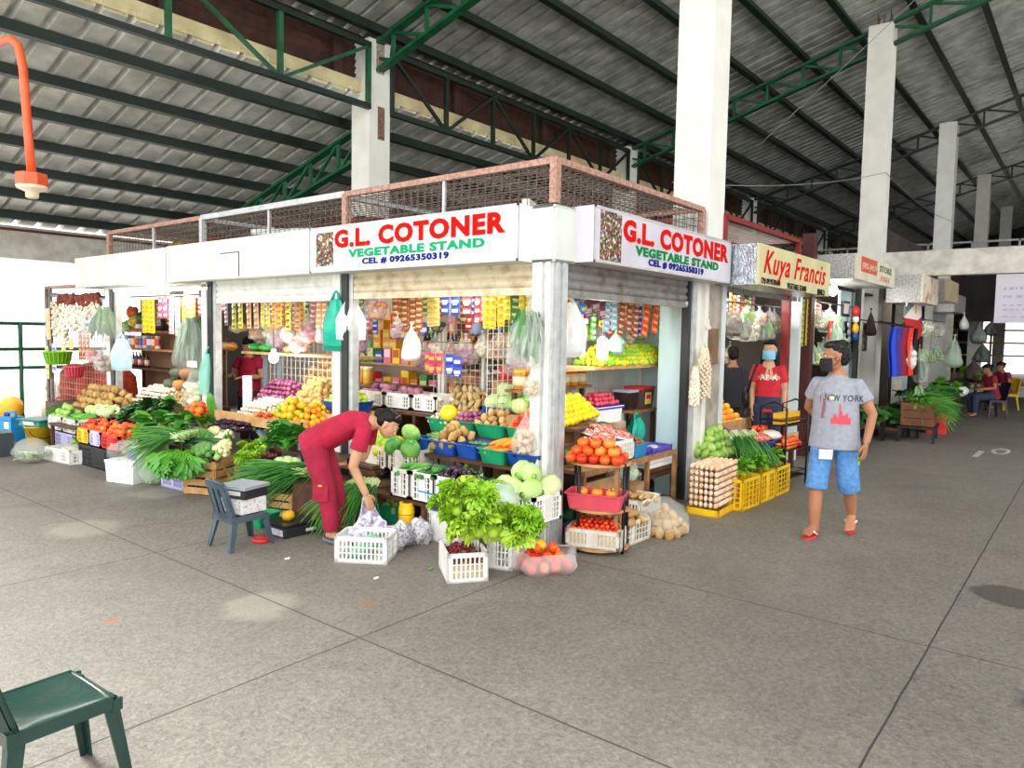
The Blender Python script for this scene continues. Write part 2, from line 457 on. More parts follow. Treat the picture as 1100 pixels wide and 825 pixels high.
# ------------------------------------------------------------ stall shells
SIGNW = M('sign_white', '#DEE2E3', .7, spec=.15, col2='#D4D8D9', scale=3)
SIGNG = M('sign_pale_grey', '#CFCCD6', .35, col2='#C2BEC9', scale=3)
BOARD = M('white_board', '#D6DAD3', .8, spec=.15, col2='#C6CBC2', scale=2.5, lo=.35, hi=.8)
SPECK = M('speckled_foil', '#C2C2BC', .35, metal=.3, col2='#8A8B88', scale=40)
TRED, TGRN, TBLU, TBLK = (M('letter_red', '#D0120A', .8, spec=.08), M('letter_green', '#0B8040', .8, spec=.08), M('letter_blue', '#191F80', .8, spec=.08), M('letter_black', '#1D1C1C', .8, spec=.08))
TGRN2 = M('letter_bright_green', '#0BA266', .8, spec=.08)
YL = [0.0, 2.64, 5.25, 8.0]
# corner and left-face posts
def post(x, y, w, d, z1, light=WHITE, s=1):
    m = MB(); m.bx((x, y, 0), (x+w, y+d, z1), light); return m
m = MB()
m.bx((0, 0, 0), (.17, .17, 2.34), GALV)
m.bx((-.018, .02, 0), (.0, .06, 2.34), WHITE); m.bx((-.018, .1, 0), (0, .15, 2.34), WHITE)
m.bx((.03, -.016, 0), (.06, 0, 2.34), GALV); m.bx((.11, -.016, 0), (.15, 0, 2.34), GALV)
m.bx((-.01, .155, 0), (.05, .2, 2.34), WHITE); m.bx((.155, -.01, 0), (.19, .05, 2.34), GALV)
struct('pillar_corner', m)
for k, y in enumerate(YL[1:]):
    m = MB()
    m.bx((0, y+.02, 0), (.12, y+.14, 2.34), WHITE)
    m.bx((.0, y-.1, 0), (.1, y-.005, 2.34), GUIDE); m.bx((.02, y-.005, 0), (.1, y+.02, 2.34), GUIDE)
    m.bx((.02, y-.16, 0), (.1, y-.1, 2.34), GALV)
    struct('pillar_stall', m)
# jamb and pale panel on the walkway face
m = MB()
m.bx((2.5, .02, 0), (2.56, .1, 2.34), GUIDE); m.bx((2.56, .0, 0), (2.66, .1, 2.34), GALV); m.bx((2.66, .04, 0), (2.86, .08, 2.34), WHITE)
m.bx((3.285, -.03, 0), (3.37, .06, 2.34), M('pale_steel_channel', '#DCE6EA', .4, metal=.2)); struct('trim_jamb', m)
m = MB(); m.bx((2.62, .1, 0), (2.66, .42, 2.6), PANEL); m.bx((3.18, .42, 0), (3.22, 3.0, 2.6), PANEL); struct('wall_partition', m)
m = MB(); m.bx((2.62, 3.0, 0), (2.68, 8.2, 2.6), M('pale_partition', '#DCD8CE', .8, col2='#C6C2B6', scale=2)); struct('wall_back', m)
# concrete face of the pillar beside the eggs
m = MB(); m.bx((2.855, -.012, .02), (3.285, 0, 2.33), M('raw_render', '#B0A99C', .9, col2='#8E877B', scale=5, bump=.2))
m.bx((2.845, -.014, 0), (2.93, .0, 2.33), WHITE); struct('trim_render', m)
# stall ceilings (boards above the shelves)
m = MB(); m.bx((.12, .12, 2.38), (3.18, 8.0, 2.4), M('stall_ceiling', '#C9C6BC', .8)); struct('ceiling_stall', m)

# fascia boxes
def fascia(name, a, b, mat, label, cat='fascia', back=None):
    t = thing(name, label, cat, (a[0], a[1], a[2]))
    m = MB(); m.bx((0, 0, 0), V(b)-V(a), mat); m.build('casing', t); return t
FZ0, FZ1 = 2.325, 2.77
t1 = fascia('sign_box', (-.2, .2, FZ0), (.16, 2.88, FZ1), SIGNW, 'long white sign box with red green and blue lettering above the bending woman', 'sign')
t2 = fascia('fascia_box', (-.2, 2.9, FZ0), (.16, 5.86, FZ1), BOARD, 'plain white fascia box with a framed paper notice next to the long sign', 'fascia')
t3 = fascia('fascia_box', (-.2, 5.88, FZ0), (.16, 8.68, FZ1-.01), BOARD, 'buckled white fascia box at the far end of the stall front, taped notice on it', 'fascia')
t4 = fascia('sign_box', (.27, -.2, FZ0+.015), (3.03, .12, FZ1+.02), SIGNG, 'pale lilac sign box facing the walkway with red green and blue lettering', 'sign')
m = MB(); m.bx((-.02, -.02, FZ0), (.27, .2, FZ0+.02), GALV); m.bx((-.02, -.02, FZ1-.02), (.27, .2, FZ1), GALV)
m.bx((-.02, .0, FZ0), (.0, .2, FZ1), BOARD); m.bx((0, -.02, FZ0), (.27, .0, FZ1), BOARD); struct('trim_corner', m)
def loc(t, p): return V(p)-t.location
def frame_on(t, a, b, n, w, mat):   # thin edging round a face (a,b opposite corners, n = axis of the face)
    m = MB(); a = V(a)-t.location; b = V(b)-t.location
    ax = [i for i in range(3) if i != n]
    for i in (0, 1):
        for s in (0, 1):
            p = a.copy(); q = b.copy(); e = (a, b)[s][ax[i]]
            p[ax[i]] = e-(w if s else 0); q[ax[i]] = e+(0 if s else w)
            p[n] = a[n]-.004; q[n] = a[n]+.004
            m.bx(p, q, mat)
    return m.build('edging', t)
frame_on(t1, (-.2, .2, FZ0), (-.2, 2.88, FZ1), 0, .018, GALV)
frame_on(t4, (.27, -.2, FZ0+.015), (3.03, -.2, FZ1+.02), 1, .018, GALV)
def collage_mat(name, cols, scale):
    m = bpy.data.materials.new(name); m.use_nodes = True; nt = m.node_tree; N = nt.nodes; L = nt.links
    tc = N.new('ShaderNodeTexCoord'); vo = N.new('ShaderNodeTexVoronoi'); vo.inputs['Scale'].default_value = scale
    L.new(tc.outputs['Object'], vo.inputs['Vector'])
    sp = N.new('ShaderNodeSeparateColor'); L.new(vo.outputs['Color'], sp.inputs[0])
    r = N.new('ShaderNodeValToRGB'); r.color_ramp.interpolation = 'CONSTANT'; e = r.color_ramp.elements
    for i, c in enumerate(cols):
        if i < 2: e[i].position = i/len(cols); e[i].color = lin(c)
        else: x = e.new(i/len(cols)); x.color = lin(c)
    L.new(sp.outputs[0], r.inputs[0]); L.new(r.outputs[0], N['Principled BSDF'].inputs['Base Color']); return m
COLL = collage_mat('vegetable_photo', ['#1E1C1C', '#8E8A86', '#8E2A1A', '#4A6420', '#9A7A24', '#2A1A18', '#5C1E18', '#C8C4BC'], 48)
def px_text(t, txt, mat, quad, ax, val, bold, shear=0.0):
    """quad: lower-left, lower-right, upper-left pixel corners on the face plane"""
    f = PX if ax == 0 else PY
    p = [f(q[0], q[1], val) for q in quad]
    z0 = p[0].z; h = p[2].z-p[0].z
    p[1].z = z0
    o = text_on(txt, mat, p[0]-t.location, p[1]-t.location, (0, 0, h), t, bold, shear)
    return o
f = -.2035
px_text(t1, 'G.L. COTONER', TRED, ((359.3, 267), (543, 252), (359.3, 247.5)), 0, f, .05)
px_text(t1, 'VEGETABLE STAND', TGRN2, ((374, 276.8), (520.5, 266.5), (374, 268)), 0, f, .05)
px_text(t1, 'CEL # 09265350319', TBLU, ((389, 284.4), (482, 278.7), (389, 277)), 0, f, .045)
a = PX(339.5, 286.5, f)-t1.location; b = PX(358, 249, f)-t1.location
m = MB(); m.bx((a.x, a.y, a.z), (a.x+.003, b.y, b.z), COLL); m.build('picture', t1)
f = -.2035
px_text(t4, 'G.L. COTONER', TRED, ((669.5, 258.5), (782, 280), (669.5, 234)), 1, f, .05)
px_text(t4, 'VEGETABLE STAND', TGRN, ((682.5, 274), (771.5, 287.5), (682.5, 263.5)), 1, f, .05)
px_text(t4, 'CEL # 09265350319', TBLU, ((696.5, 286), (755.5, 294), (696.5, 277.5)), 1, f, .045)
a = PY(644.5, 278.5, f)-t4.location; b = PY(668.5, 231, f)-t4.location
m = MB(); m.bx((a.x, a.y, a.z), (b.x, a.y+.003, b.z), COLL); m.build('picture', t4)
# paper notices on the plain fascia boxes
PAPER = M('paper', '#F1EFE8', .8); INK = M('faded_ink', '#8A8A92', .8); FRM = M('dark_edge', '#4A4A50', .6)
def notice(t, x0, x1, y0, y1, frame):
    a = PX(x0, y1, -.204); b = PX(x1, y0, -.204); m = MB()
    m.bx((a.x, a.y, a.z), (a.x+.004, b.y, b.z), PAPER)
    n = 6; h = b.z-a.z; w = b.y-a.y
    for k in range(n):
        z = b.z-h*(.16+.13*k); m.bx((a.x-.001, a.y+w*.12, z-.006), (a.x+.001, b.y-w*.12, z), INK)
    if frame:
        m.bx((a.x-.004, b.y-.012, a.z), (a.x+.004, b.y, b.z), FRM); m.bx((a.x-.004, a.y, b.z-.012), (a.x+.004, b.y, b.z), FRM)
    o = m.build('notice', t); o.location = -t.location
notice(t2, 237, 256, 270, 298, True); notice(t3, 117, 129, 287, 304, False)

# part-lowered roller shutters
def shutter(axis, a, b, pos, z0, z1, mat, label):
    t = thing('roller_shutter', label, 'shutter', (0, 0, 0)); m = MB(); n = max(2, int((z1-z0)/.075))
    def prof(u, k): return pos+(.012*math.sin(u*PI))
    for k in range(n):
        za = z0+(z1-z0)*k/n; zb = z0+(z1-z0)*(k+1)/n
        for j in range(4):
            u0, u1 = j/4, (j+1)/4
            q = []
            for u, s in ((u0, a), (u0, b), (u1, b), (u1, a)):
                d = pos-.022*math.sin(u*PI)*(1); z = za+(zb-za)*u
                q.append((d, s, z) if axis == 0 else (s, d, z))
            m.add(q, [(0, 1, 2, 3)], mat, False)
    m.build('curtain', t)
    m = MB()
    if axis == 0: m.bx((pos-.02, a, z0-.06), (pos+.02, b, z0), mat)
    else: m.bx((a, pos-.02, z0-.06), (b, pos+.02, z0), mat)
    m.build('bottom_bar', t); return t
shutter(0, .2, 2.5, .05, 2.13, 2.36, SHUTC, 'cream roller shutter rolled up under the long sign with lettering')
shutter(0, 2.8, 5.1, .05, 2.12, 2.36, SHUTW, 'white roller shutter rolled up under the plain fascia with the framed notice')
shutter(1, .2, 2.5, .06, 2.12, 2.36, SHUT, 'dull grey roller shutter rolled up under the sign facing the walkway')
for q in ((.22, .04, 2.2), (2.48, .04, 2.1)):
    m = MB(); m.lathe([(.03, -.012), (.03, .012)], 10, GALV, mtx=Euler((PI/2, 0, 0)).to_matrix()); m.build('lock', bpy.data.objects['roller_shutter.002'], q)

# rusty wire cage on the roof of the stall
t = thing('wire_cage', 'rusty wire mesh cage framed in angle bar on top of the corner stall', 'cage', (0, 0, 2.78))
def rail(p, q, mat, w=.05, nm='rail'):
    m = MB(); m.bar(p, q, w, w, mat); m.build(nm, t)
CZ = .33
rail((0, -.03, CZ), (0, 2.56, CZ), RUST); rail((0, 2.56, CZ), (0, 5.33, CZ), GALV, .06); rail((0, 5.33, CZ), (0, 7.97, CZ), RUST)
rail((0, 0, CZ), (2.72, 0, CZ), RUST); rail((2.7, 0, CZ), (2.7, 5.3, CZ), RUST); rail((0, 7.95, CZ), (2.7, 7.95, CZ), RUST)
for p in ((0, 0), (0, 2.56), (0, 5.33), (0, 7.95), (2.7, 0), (2.7, 5.3)):
    rail((p[0], p[1], 0), (p[0], p[1], CZ), GALV if p == (0, 5.33) else RUST, .065, 'post')
for y in (1.2, 3.9, 6.6): rail((0, y, 0), (0, y, CZ), GALV, .03, 'post')
for y in (2.56, 5.33): rail((0, y, CZ-.02), (2.7, y, CZ-.02), GALV, .05, 'crossbar')
rail((0.4, .6, .12), (2.7, 1.6, .12), WHITE, .07, 'crossbar'); rail((.1, 4.4, .1), (1.6, .9, .1), GALV, .06, 'crossbar')
def meshpanel(p0, u, v, su, sv, w=.006, nm='mesh', mat=WIRE):
    m = MB(); p0 = V(p0); u = V(u); v = V(v); nu = max(1, int(u.length/su)); nv = max(1, int(v.length/sv))
    for i in range(nu+1): m.bar(p0+u*(i/nu), p0+u*(i/nu)+v, w, w, mat)
    for j in range(nv+1): m.bar(p0+v*(j/nv), p0+v*(j/nv)+u, w, w, mat)
    return m
meshpanel((0, 0, 0), (0, 7.95, 0), (0, 0, CZ), .09, .065, .005).build('mesh', t)
meshpanel((0, 0, 0), (2.7, 0, 0), (0, 0, CZ), .09, .065, .005).build('mesh', t)
meshpanel((0, 0, CZ), (2.7, 0, 0), (0, 7.95, 0), .1, .1, .007).build('mesh', t)
meshpanel((2.7, 0, 0), (0, 5.3, 0), (0, 0, CZ), .1, .08).build('mesh', t)
meshpanel((0, 5.33, 0), (2.7, 0, 0), (0, 0, CZ), .1, .08).build('mesh', t)
# things stored on the stall roof
for (y, c, h) in ((6.9, '#B99A3A', .2), (6.2, '#8E3A2A', .22), (5.8, '#7A5A30', .18), (4.6, '#6B3320', .2), (3.6, '#5A3426', .22), (2.9, '#6E3B28', .2)):
    m = MB(); mm = M('old_sacking_'+c[1:], c, .9, col2='#3A2A20', scale=12)
    for k in range(5): m.ell((R.uniform(-.15, .15), R.uniform(-.25, .25), h*.5), (.28, .3, h*.5), mm, 10, 6, .35, k)
    tag(m.build('sack', None, (.75, y, 2.785)), 'old sacking heap inside the rusty cage on the stall roof', 'sack', 'sacking on the stall roof')

# mesh end frame beyond the last post with its poles
t = thing('wire_mesh_stand', 'steel pole frame with white wire mesh standing at the far end of the stall', 'frame', (.1, 8.1, 0))
PIPE = M('weathered_pipe', '#A29C92', .55, metal=.2, col2='#7F766A', scale=9)
for y, z in ((2.6, 2.42), (2.42, 2.42)):
    m = MB(); m.tube([(0, y, 0), (0, y, z)], .03, 8, PIPE); m.build('pole', t)
m = MB(); m.bar((0, 0, 2.4), (0, 2.6, 2.4), .04, .04, RUST); m.bar((.7, 0, 2.4), (0, 2.6, 2.4), .04, .04, RUST); m.build('rail', t)
meshpanel((0, .1, .3), (0, 2.4, 0), (0, 0, 2.1), .1, .1, .007, mat=M('weathered_wire', '#A0948A', .6)).build('mesh', t)
# ------------------------------------------------------------ containers
def C_(name, col, col2=None, **k): return M(name, col, k.pop('rough', .45), col2=col2, **k)
PW = C_('white_plastic', '#F2F2EE', '#E2E2DC', scale=5)
PWD = C_('dirty_white_plastic', '#E4DFD2', '#C9C2B2', scale=8)
PLIL = C_('lilac_plastic', '#C9C6EE', '#B5B2E0', scale=5)
PBLU = C_('blue_plastic', '#1850B0', '#123F8C', scale=5)
PGRN = C_('green_plastic', '#16A06C', '#11865A', scale=5)
PYEL = C_('yellow_plastic', '#F2C716', '#E0B010', scale=5)
PRED = C_('red_plastic', '#DC2F28', '#C22520', scale=5)
PPNK = C_('pink_plastic', '#E25566', '#D0485A', scale=5)
PPUR = C_('purple_plastic', '#6A5BC8', '#584AB2', scale=5)
PCYA = C_('cyan_plastic', '#1C93CE', '#1580B8', scale=5)
PBLK = C_('black_plastic', '#1E1F22', '#2A2B2E', scale=5)
PLIME = C_('lime_plastic', '#8BD62B', '#78C020', scale=5)
STYRO = C_('styrofoam', '#F7F7F4', '#ECECE8', scale=30, rough=.8)
CARD = C_('cardboard', '#B98F62', '#A27A50', scale=5, rough=.8)

def crate_mb(w, d, h, mat, cell=.036, solid=0.0, t=.012):
    """perforated stacking crate, open on top, base centre at the origin; w along x, d along y"""
    m = MB(); hx, hy = w/2, d/2
    m.bx((-hx, -hy, 0), (hx, hy, .012), mat)
    for sx in (-1, 1):
        for sy in (-1, 1):
            m.bx((sx*hx, sy*hy, 0), (sx*(hx-.03), sy*(hy-.008), h), mat); m.bx((sx*hx, sy*hy, 0), (sx*(hx-.008), sy*(hy-.03), h), mat)
    for z0, z1 in ((0, .03), (h-.032, h)):
        for s in (-1, 1):
            m.bx((-hx, s*hy, z0), (hx, s*(hy-t), z1), mat); m.bx((s*hx, -hy, z0), (s*(hx-t), hy, z1), mat)
    nz = max(2, int(h/.055))
    for k in range(1, nz):
        z = .03+(h-.062)*k/nz
        for s in (-1, 1):
            m.bx((-hx, s*(hy-.002), z-.004), (hx, s*(hy-.008), z+.004), mat); m.bx((s*(hx-.002), -hy, z-.004), (s*(hx-.008), hy, z+.004), mat)
    for L, fx in ((w, 1), (d, 0)):
        n = int(L/cell)
        for i in range(1, n):
            q = -L/2+L*i/n; ww = .006 if abs(q) > solid*L/2 else cell*.55
            for s in (-1, 1):
                if fx: m.bx((q-ww, s*(hy-.001), .02), (q+ww, s*(hy-.009), h-.02), mat)
                else: m.bx((s*(hx-.001), q-ww, .02), (s*(hx-.009), q+ww, h-.02), mat)
    return m
def tub_mb(w, d, h, mat, tp=.82, t=.006, rim=.014):
    m = MB()
    def ring(s, z, e=0.0):
        a, b = w/2*s+e, d/2*s+e; c = min(a, b)*.22; o = []
        for cx, cy, a0 in ((a-c, b-c, 0), (-a+c, b-c, 1), (-a+c, -b+c, 2), (a-c, -b+c, 3)):
            for k in range(4):
                th = (a0+k/3)*PI/2; o.append((cx+c*math.cos(th), cy+c*math.sin(th), z))
        return o
    rs = [ring(tp, 0), ring(1, h), ring(1, h, rim), ring(1, h+.008, rim), ring(1, h+.008, -t), ring(tp, .01, -t)]
    n = 16; vs = [p for r in rs for p in r]; fs = []
    for i in range(len(rs)-1):
        for j in range(n):
            j2 = (j+1) % n; fs.append((i*n+j, i*n+j2, (i+1)*n+j2, (i+1)*n+j))
    fs.append(tuple(range(n-1, -1, -1))); fs.append(tuple(5*n+j for j in range(n)))
    return m.add(vs, fs, mat)
def wcrate_mb(w, d, h, mat=None, n=4, gap=.35):
    mat = mat or WOODL; m = MB(); hx, hy = w/2, d/2
    for sx in (-1, 1):
        for sy in (-1, 1): m.bx((sx*hx, sy*hy, 0), (sx*(hx-.04), sy*(hy-.04), h), mat)
    p = h/n
    for k in range(n):
        z0, z1 = k*p+p*gap*.3, (k+1)*p-p*gap*.4
        for s in (-1, 1):
            m.bx((-hx, s*(hy+.012), z0), (hx, s*hy, z1), mat); m.bx((s*(hx+.012), -hy, z0), (s*hx, hy, z1), mat)
    m.bx((-hx, -hy, .01), (hx, hy, .025), mat)
    return m
def put(mb, name, label, cat, loc, rz=0.0, group=None):
    return tag(mb.build(name, None, loc, (0, 0, rz)), label, cat, group)

# ------------------------------------------------------------ produce: one mesh of each kind, shared by its copies
def VM(name, a, b=None, rnd=.6, rough=.4, scale=8, bump=0.0, **k): return M(name, a, rough, col2=b, scale=scale, rnd=rnd, bump=bump, **k)
T_RED = VM('tomato_skin', '#D92A12', '#F06A1E', .8, .22, 3); T_ORG = VM('ripe_tomato_skin', '#E8501A', '#F58A2C', .8, .22, 3)
T_CHR = VM('cherry_tomato_skin', '#C81E10', '#EE4A1C', .7, .2, 3)
CAL = VM('calyx_green', '#4E8A28', '#39701E', .4); LEMON = VM('lemon_skin', '#F6E411', '#F2C90A', .6, .35)
ORANGE = VM('orange_skin', '#F28A12', '#E8C024', .7, .35); GAPPLE = VM('green_apple_skin', '#A8D82A', '#C8E048', .6, .25)
MANGO = VM('mango_skin', '#E8B81C', '#8FC02A', 1.0, .35, 2.5); POT = VM('potato_skin', '#C9A566', '#A98248', .5, .8, 12, .1)
GING = VM('ginger_skin', '#D6BE8A', '#B2935C', .5, .8, 14); GARL = VM('garlic_skin', '#F4EEDD', '#DCCDB4', .5, .6, 9)
ONIR = VM('red_onion_skin', '#7E3058', '#A85E80', .7, .3, 6); ONIB = VM('brown_onion_skin', '#C98A48', '#B06A30', .6, .4, 7)
EGGP = VM('aubergine_skin', '#241527', '#3C2040', .6, .2, 4); CUC = VM('cucumber_skin', '#2C6A2C', '#4F9038', .7, .3, 9)
DCUC = VM('dark_cucumber_skin', '#1B4A22', '#2E6A30', .7, .3, 9); AMP = VM('gourd_skin', '#4F9A34', '#7DBE46', .7, .4, 20, .3)
CARR = VM('carrot_skin', '#F0861C', '#F7A23A', .6, .5, 8); SQW = VM('squash_dark_skin', '#56604A', '#7C7F66', .8, .6, 6, .1)
SQO = VM('squash_orange_skin', '#C98A4C', '#A8744A', .8, .6, 5, .1); SWP = VM('sweet_potato_skin', '#B47A92', '#8E5470', .7, .7, 9)
SWT = VM('tan_root_skin', '#D2B077', '#B88E58', .6, .75, 9); CHAY = VM('chayote_skin', '#A9CC6A', '#8AB44C', .6, .45, 5)
CABB = VM('cabbage_leaf', '#B9DC86', '#DDEDB4', .5, .5, 3); CABR = VM('cabbage_rib', '#E6F0C8', '#D6E8B0', .3, .5)
LETT = VM('lettuce_leaf', '#82B81E', '#B4DA40', .6, .5, 5); LETR = VM('red_lettuce_leaf', '#4A1A24', '#6E2A30', .6, .45, 5)
PECH = VM('pechay_leaf', '#3A8428', '#5EA436', .7, .45, 5); STEM = VM('pale_stem', '#C8DCA4', '#A4C878', .4, .5)
DKLF = VM('dark_leaf', '#215A24', '#3C7A30', .7, .45, 5); SPR = VM('spring_onion_leaf', '#2E7426', '#55982F', .8, .4, 4)
MIDLF = VM('mid_leaf', '#5FAE2E', '#86C83E', .7, .45, 5); GREYLF = VM('grey_green_leaf', '#6C8E6C', '#8CA98A', .7, .5, 5)
BROC = VM('broccoli_floret', '#4E8440', '#6A9C52', .5, .8, 30, .4); CAUL = VM('cauliflower_curd', '#F2EAC8', '#E6DAAA', .4, .8, 30, .4)
EGGS = VM('egg_shell', '#E2B48C', '#EED2B4', .9, .5, 4); BEAN = VM('green_bean_skin', '#6FA83A', '#93C456', .6, .45, 6)
CHIL = VM('chilli_skin', '#A8161C', '#5A1218', 1.0, .3, 6); PEAN = VM('brown_nut', '#A87848', '#8A5C32', .6, .7, 12)
WMEL = VM('watermelon_skin', '#3F8F36', '#9CCB62', .3, .35, 5); RAD = VM('white_radish_skin', '#F2F0E2', '#DDE4C0', .4, .5, 4)

P = {}
def proto(name, fn):
    m = MB(); fn(m); P[name] = m.mesh(name); return P[name]
def tomato(mat, r):
    def f(m):
        m.lathe([(0.0001, -.8*r), (.55*r, -.74*r), (.93*r, -.3*r), (r, .08*r), (.85*r, .52*r), (.45*r, .76*r), (.12*r, .70*r), (.0001, .66*r)], 12, mat, ribs=5, rib=.03)
        for k in range(5):
            a = k*2*PI/5; d = V((math.cos(a), math.sin(a), 0)); p = V((-d.y, d.x, 0))
            m.add([V((0, 0, .74*r)), d*.24*r+p*.07*r+V((0, 0, .8*r)), d*.5*r+V((0, 0, .79*r)), d*.24*r-p*.07*r+V((0, 0, .8*r))], [(0, 1, 2, 3)], CAL)
        m.tube([(0, 0, .66*r), (.02*r, 0, .95*r)], .05*r, 5, CAL)
    return f
def ball(mat, r, nz=.06, n=10, k=6, s=(1, 1, 1), seed=0): return lambda m: m.ell((0, 0, 0), (r*s[0], r*s[1], r*s[2]), mat, n, k, nz, seed)
def bulb(mat, r, tip=.6, ribs=0):
    def f(m): m.lathe([(.0001, -.72*r), (.35*r, -.74*r), (.85*r, -.4*r), (r, 0), (.82*r, .45*r), (.4*r, .75*r), (.14*r, .95*r), (.1*r, (.95+tip)*r), (.0001, (.97+tip)*r)], 12, mat, ribs=ribs, rib=.06 if ribs else 0)
    return f
def curved(L, bend, n=8):
    return [V((L*(i/(n-1)-.5), bend*math.sin(PI*i/(n-1))-bend*.5, 0)) for i in range(n)]
def aubergine(L, r, bend=.02):
    def f(m):
        pts = curved(L, bend, 9); m.tube(pts, [r*q for q in (.15, .62, .9, 1, 1, .9, .75, .6, .42)], 9, EGGP)
        e = pts[-1]; m.tube([e-V((.03, 0, 0)), e+V((.004, 0, 0)), e+V((.035, .004, 0))], [r*.72, r*.5, r*.18], 8, CAL)
    return f
def gourd(mat, L, r, bend=.02, ends=(.3, .35), ribs=False):
    def f(m):
        pts = curved(L, bend, 9)
        m.tube(pts, [r*q for q in (ends[0]*.5, .75, .95, 1, 1, 1, .95, .75, ends[1]*.5)], 9, mat)
    return f
def carrot(L, r):
    def f(m):
        m.tube([(-L/2+L*i/6, .004*math.sin(i), 0) for i in range(7)], [r*q for q in (.12, .45, .65, .8, .93, 1, .55)], 9, CARR)
        for k in range(7):
            a = k*.9; m.tube([(L/2, 0, 0), (L/2+.05, .02*math.cos(a), .015*math.sin(a)+.01), (L/2+.11, .05*math.cos(a), .03*math.sin(a))], [.004, .004, .007], 4, MIDLF)
    return f
def leaf(m, b, d, up, L, W, droop, mat, frill=0.0, nu=5, nv=3, cup=.15, ph=0.0):
    """one leaf blade: base b, heading d, bending toward -up by droop"""
    b = V(b); d = V(d).normalized(); up = V(up).normalized(); sd = d.cross(up).normalized(); up = sd.cross(d)
    def fn(u, v):
        s = v*2-1; wd = W*(math.sin(PI*min(.97, .12+u*.82))**.7)
        z = -droop*L*u*u + cup*W*s*s + frill*math.sin(9*u+ph+6*v)*abs(s)
        return b + d*(L*u*(1-.25*droop*u)) + sd*(wd*s*.5) + up*z
    m.grid(fn, nu, nv, mat)
def lettuce(mat, r, n=20, fr=.018):
    def f(m):
        rr = random.Random(3); m.ell((0, 0, r*.15), (r*.3, r*.3, r*.3), mat, 8, 5)
        for i in range(n):
            a = i*2.4; t = i/n; el = .25+1.1*(1-t)*.9
            el = 1.25-1.05*t
            d = V((math.cos(a)*math.cos(el), math.sin(a)*math.cos(el), math.sin(el)))
            leaf(m, (0, 0, .02), d, V((-math.cos(a)*math.sin(el), -math.sin(a)*math.sin(el), math.cos(el))), r*(.75+.35*t), r*.6, .4, mat, fr, 6, 6, .2, i)
    return f
def bunch(mat, n, L, W, spread=.35, stem=None, sl=.45, droop=.45):
    """tied bunch of leafy stalks along +x, roots at x=0"""
    def f(m):
        rr = random.Random(int(L*1000)+n)
        for i in range(n):
            a = rr.uniform(-1, 1)*spread; e = rr.uniform(-.15, .6)*spread+.1
            d = V((math.cos(a)*math.cos(e), math.sin(a)*math.cos(e), math.sin(e)))
            b = V((0, rr.uniform(-.03, .03), rr.uniform(0, .05))); s = L*sl*rr.uniform(.7, 1.1)
            m.tube([b, b+d*s*.5, b+d*s], [.009, .007, .004], 5, stem or mat)
            leaf(m, b+d*s*.85, d, (rr.uniform(-.4, .4), rr.uniform(-.5, .5), 1), L*(1-sl)*rr.uniform(.8, 1.15), W*rr.uniform(.8, 1.2), droop*rr.uniform(.4, 1.2), mat, .008, 4, 2, .2, i)
    return f
def sprigs(mat, n, L, r=.007, droop=.35, fan=.3, white=True):
    """long tubular leaves (spring onion): roots at x=0, falling away along +x"""
    def f(m):
        rr = random.Random(n)
        for i in range(n):
            a = rr.gauss(0, fan*.5); e = rr.uniform(.02, .5); l = L*rr.uniform(.75, 1.1); dz = droop*rr.uniform(.5, 1.3)
            y0 = rr.uniform(-.05, .05); z0 = rr.uniform(.0, .07); pts = []
            for k in range(7):
                u = k/6; pts.append((l*u*math.cos(a), y0+l*u*math.sin(a), z0+l*(u*e*.8-dz*u*u)))
            m.tube(pts[:2], [r*.9, r], 5, STEM if white else mat, cap=False); m.tube(pts[1:], [r, r, r*1.1, r, r*.8, r*.2], 5, mat)
    return f
def cabbage(r):
    def f(m):
        m.ell((0, 0, 0), (r*.94, r*.94, r*.86), CABB, 12, 8, .08, 2)
        for i in range(7):
            a = i*2.4; b = V((math.cos(a)*r*.45, math.sin(a)*r*.45, -r*.8))
            def fn(u, v, a=a):
                th = a+(v-.5)*1.9; ph = PI*(.95-.72*u); q = r*(1.02+.035*math.sin(5*v+i)+.04*u*(abs(v-.5)*2)**3)
                return (q*math.sin(ph)*math.cos(th), q*math.sin(ph)*math.sin(th), q*.9*math.cos(ph))
            m.grid(fn, 6, 5, CABB if i % 2 else MIDLF if i == 6 else CABB)
    return f
def napa(L, r):
    def f(m):
        m.tube([(L*(i/7-.5), 0, 0) for i in range(8)], [r*q for q in (.02, .6, .9, 1, 1, .9, .7, .04)], 10, CABB)
        for i in range(9):
            a = i*.7
            def fn(u, v, a=a):
                th = a+(v-.5)*1.1; q = r*(1.03+.1*u+.06*math.sin(7*u+9*v)*u)*min(1, .3+2.8*u)*min(1, .35+4*(1-u))
                return (L*(u-.5)*1.08, q*math.cos(th), q*math.sin(th)*(1 if u < .9 else .8))
            m.grid(fn, 6, 3, CABB)
    return f
def squash(mat, r, h=.62):
    def f(m):
        m.lathe([(.0001, -h*.55*r), (.3*r, -h*.8*r), (.75*r, -h*.75*r), (r, -.05*r), (.85*r, h*.6*r), (.45*r, h*.8*r), (.14*r, h*.62*r), (.0001, h*.6*r)], 30, mat, ribs=10, rib=.05)
        m.tube([(0, 0, h*.5*r), (.03*r, 0, h*1.05*r)], [.09*r, .07*r], 6, VM('squash_stalk', '#8A8458', '#6E6A44'))
    return f
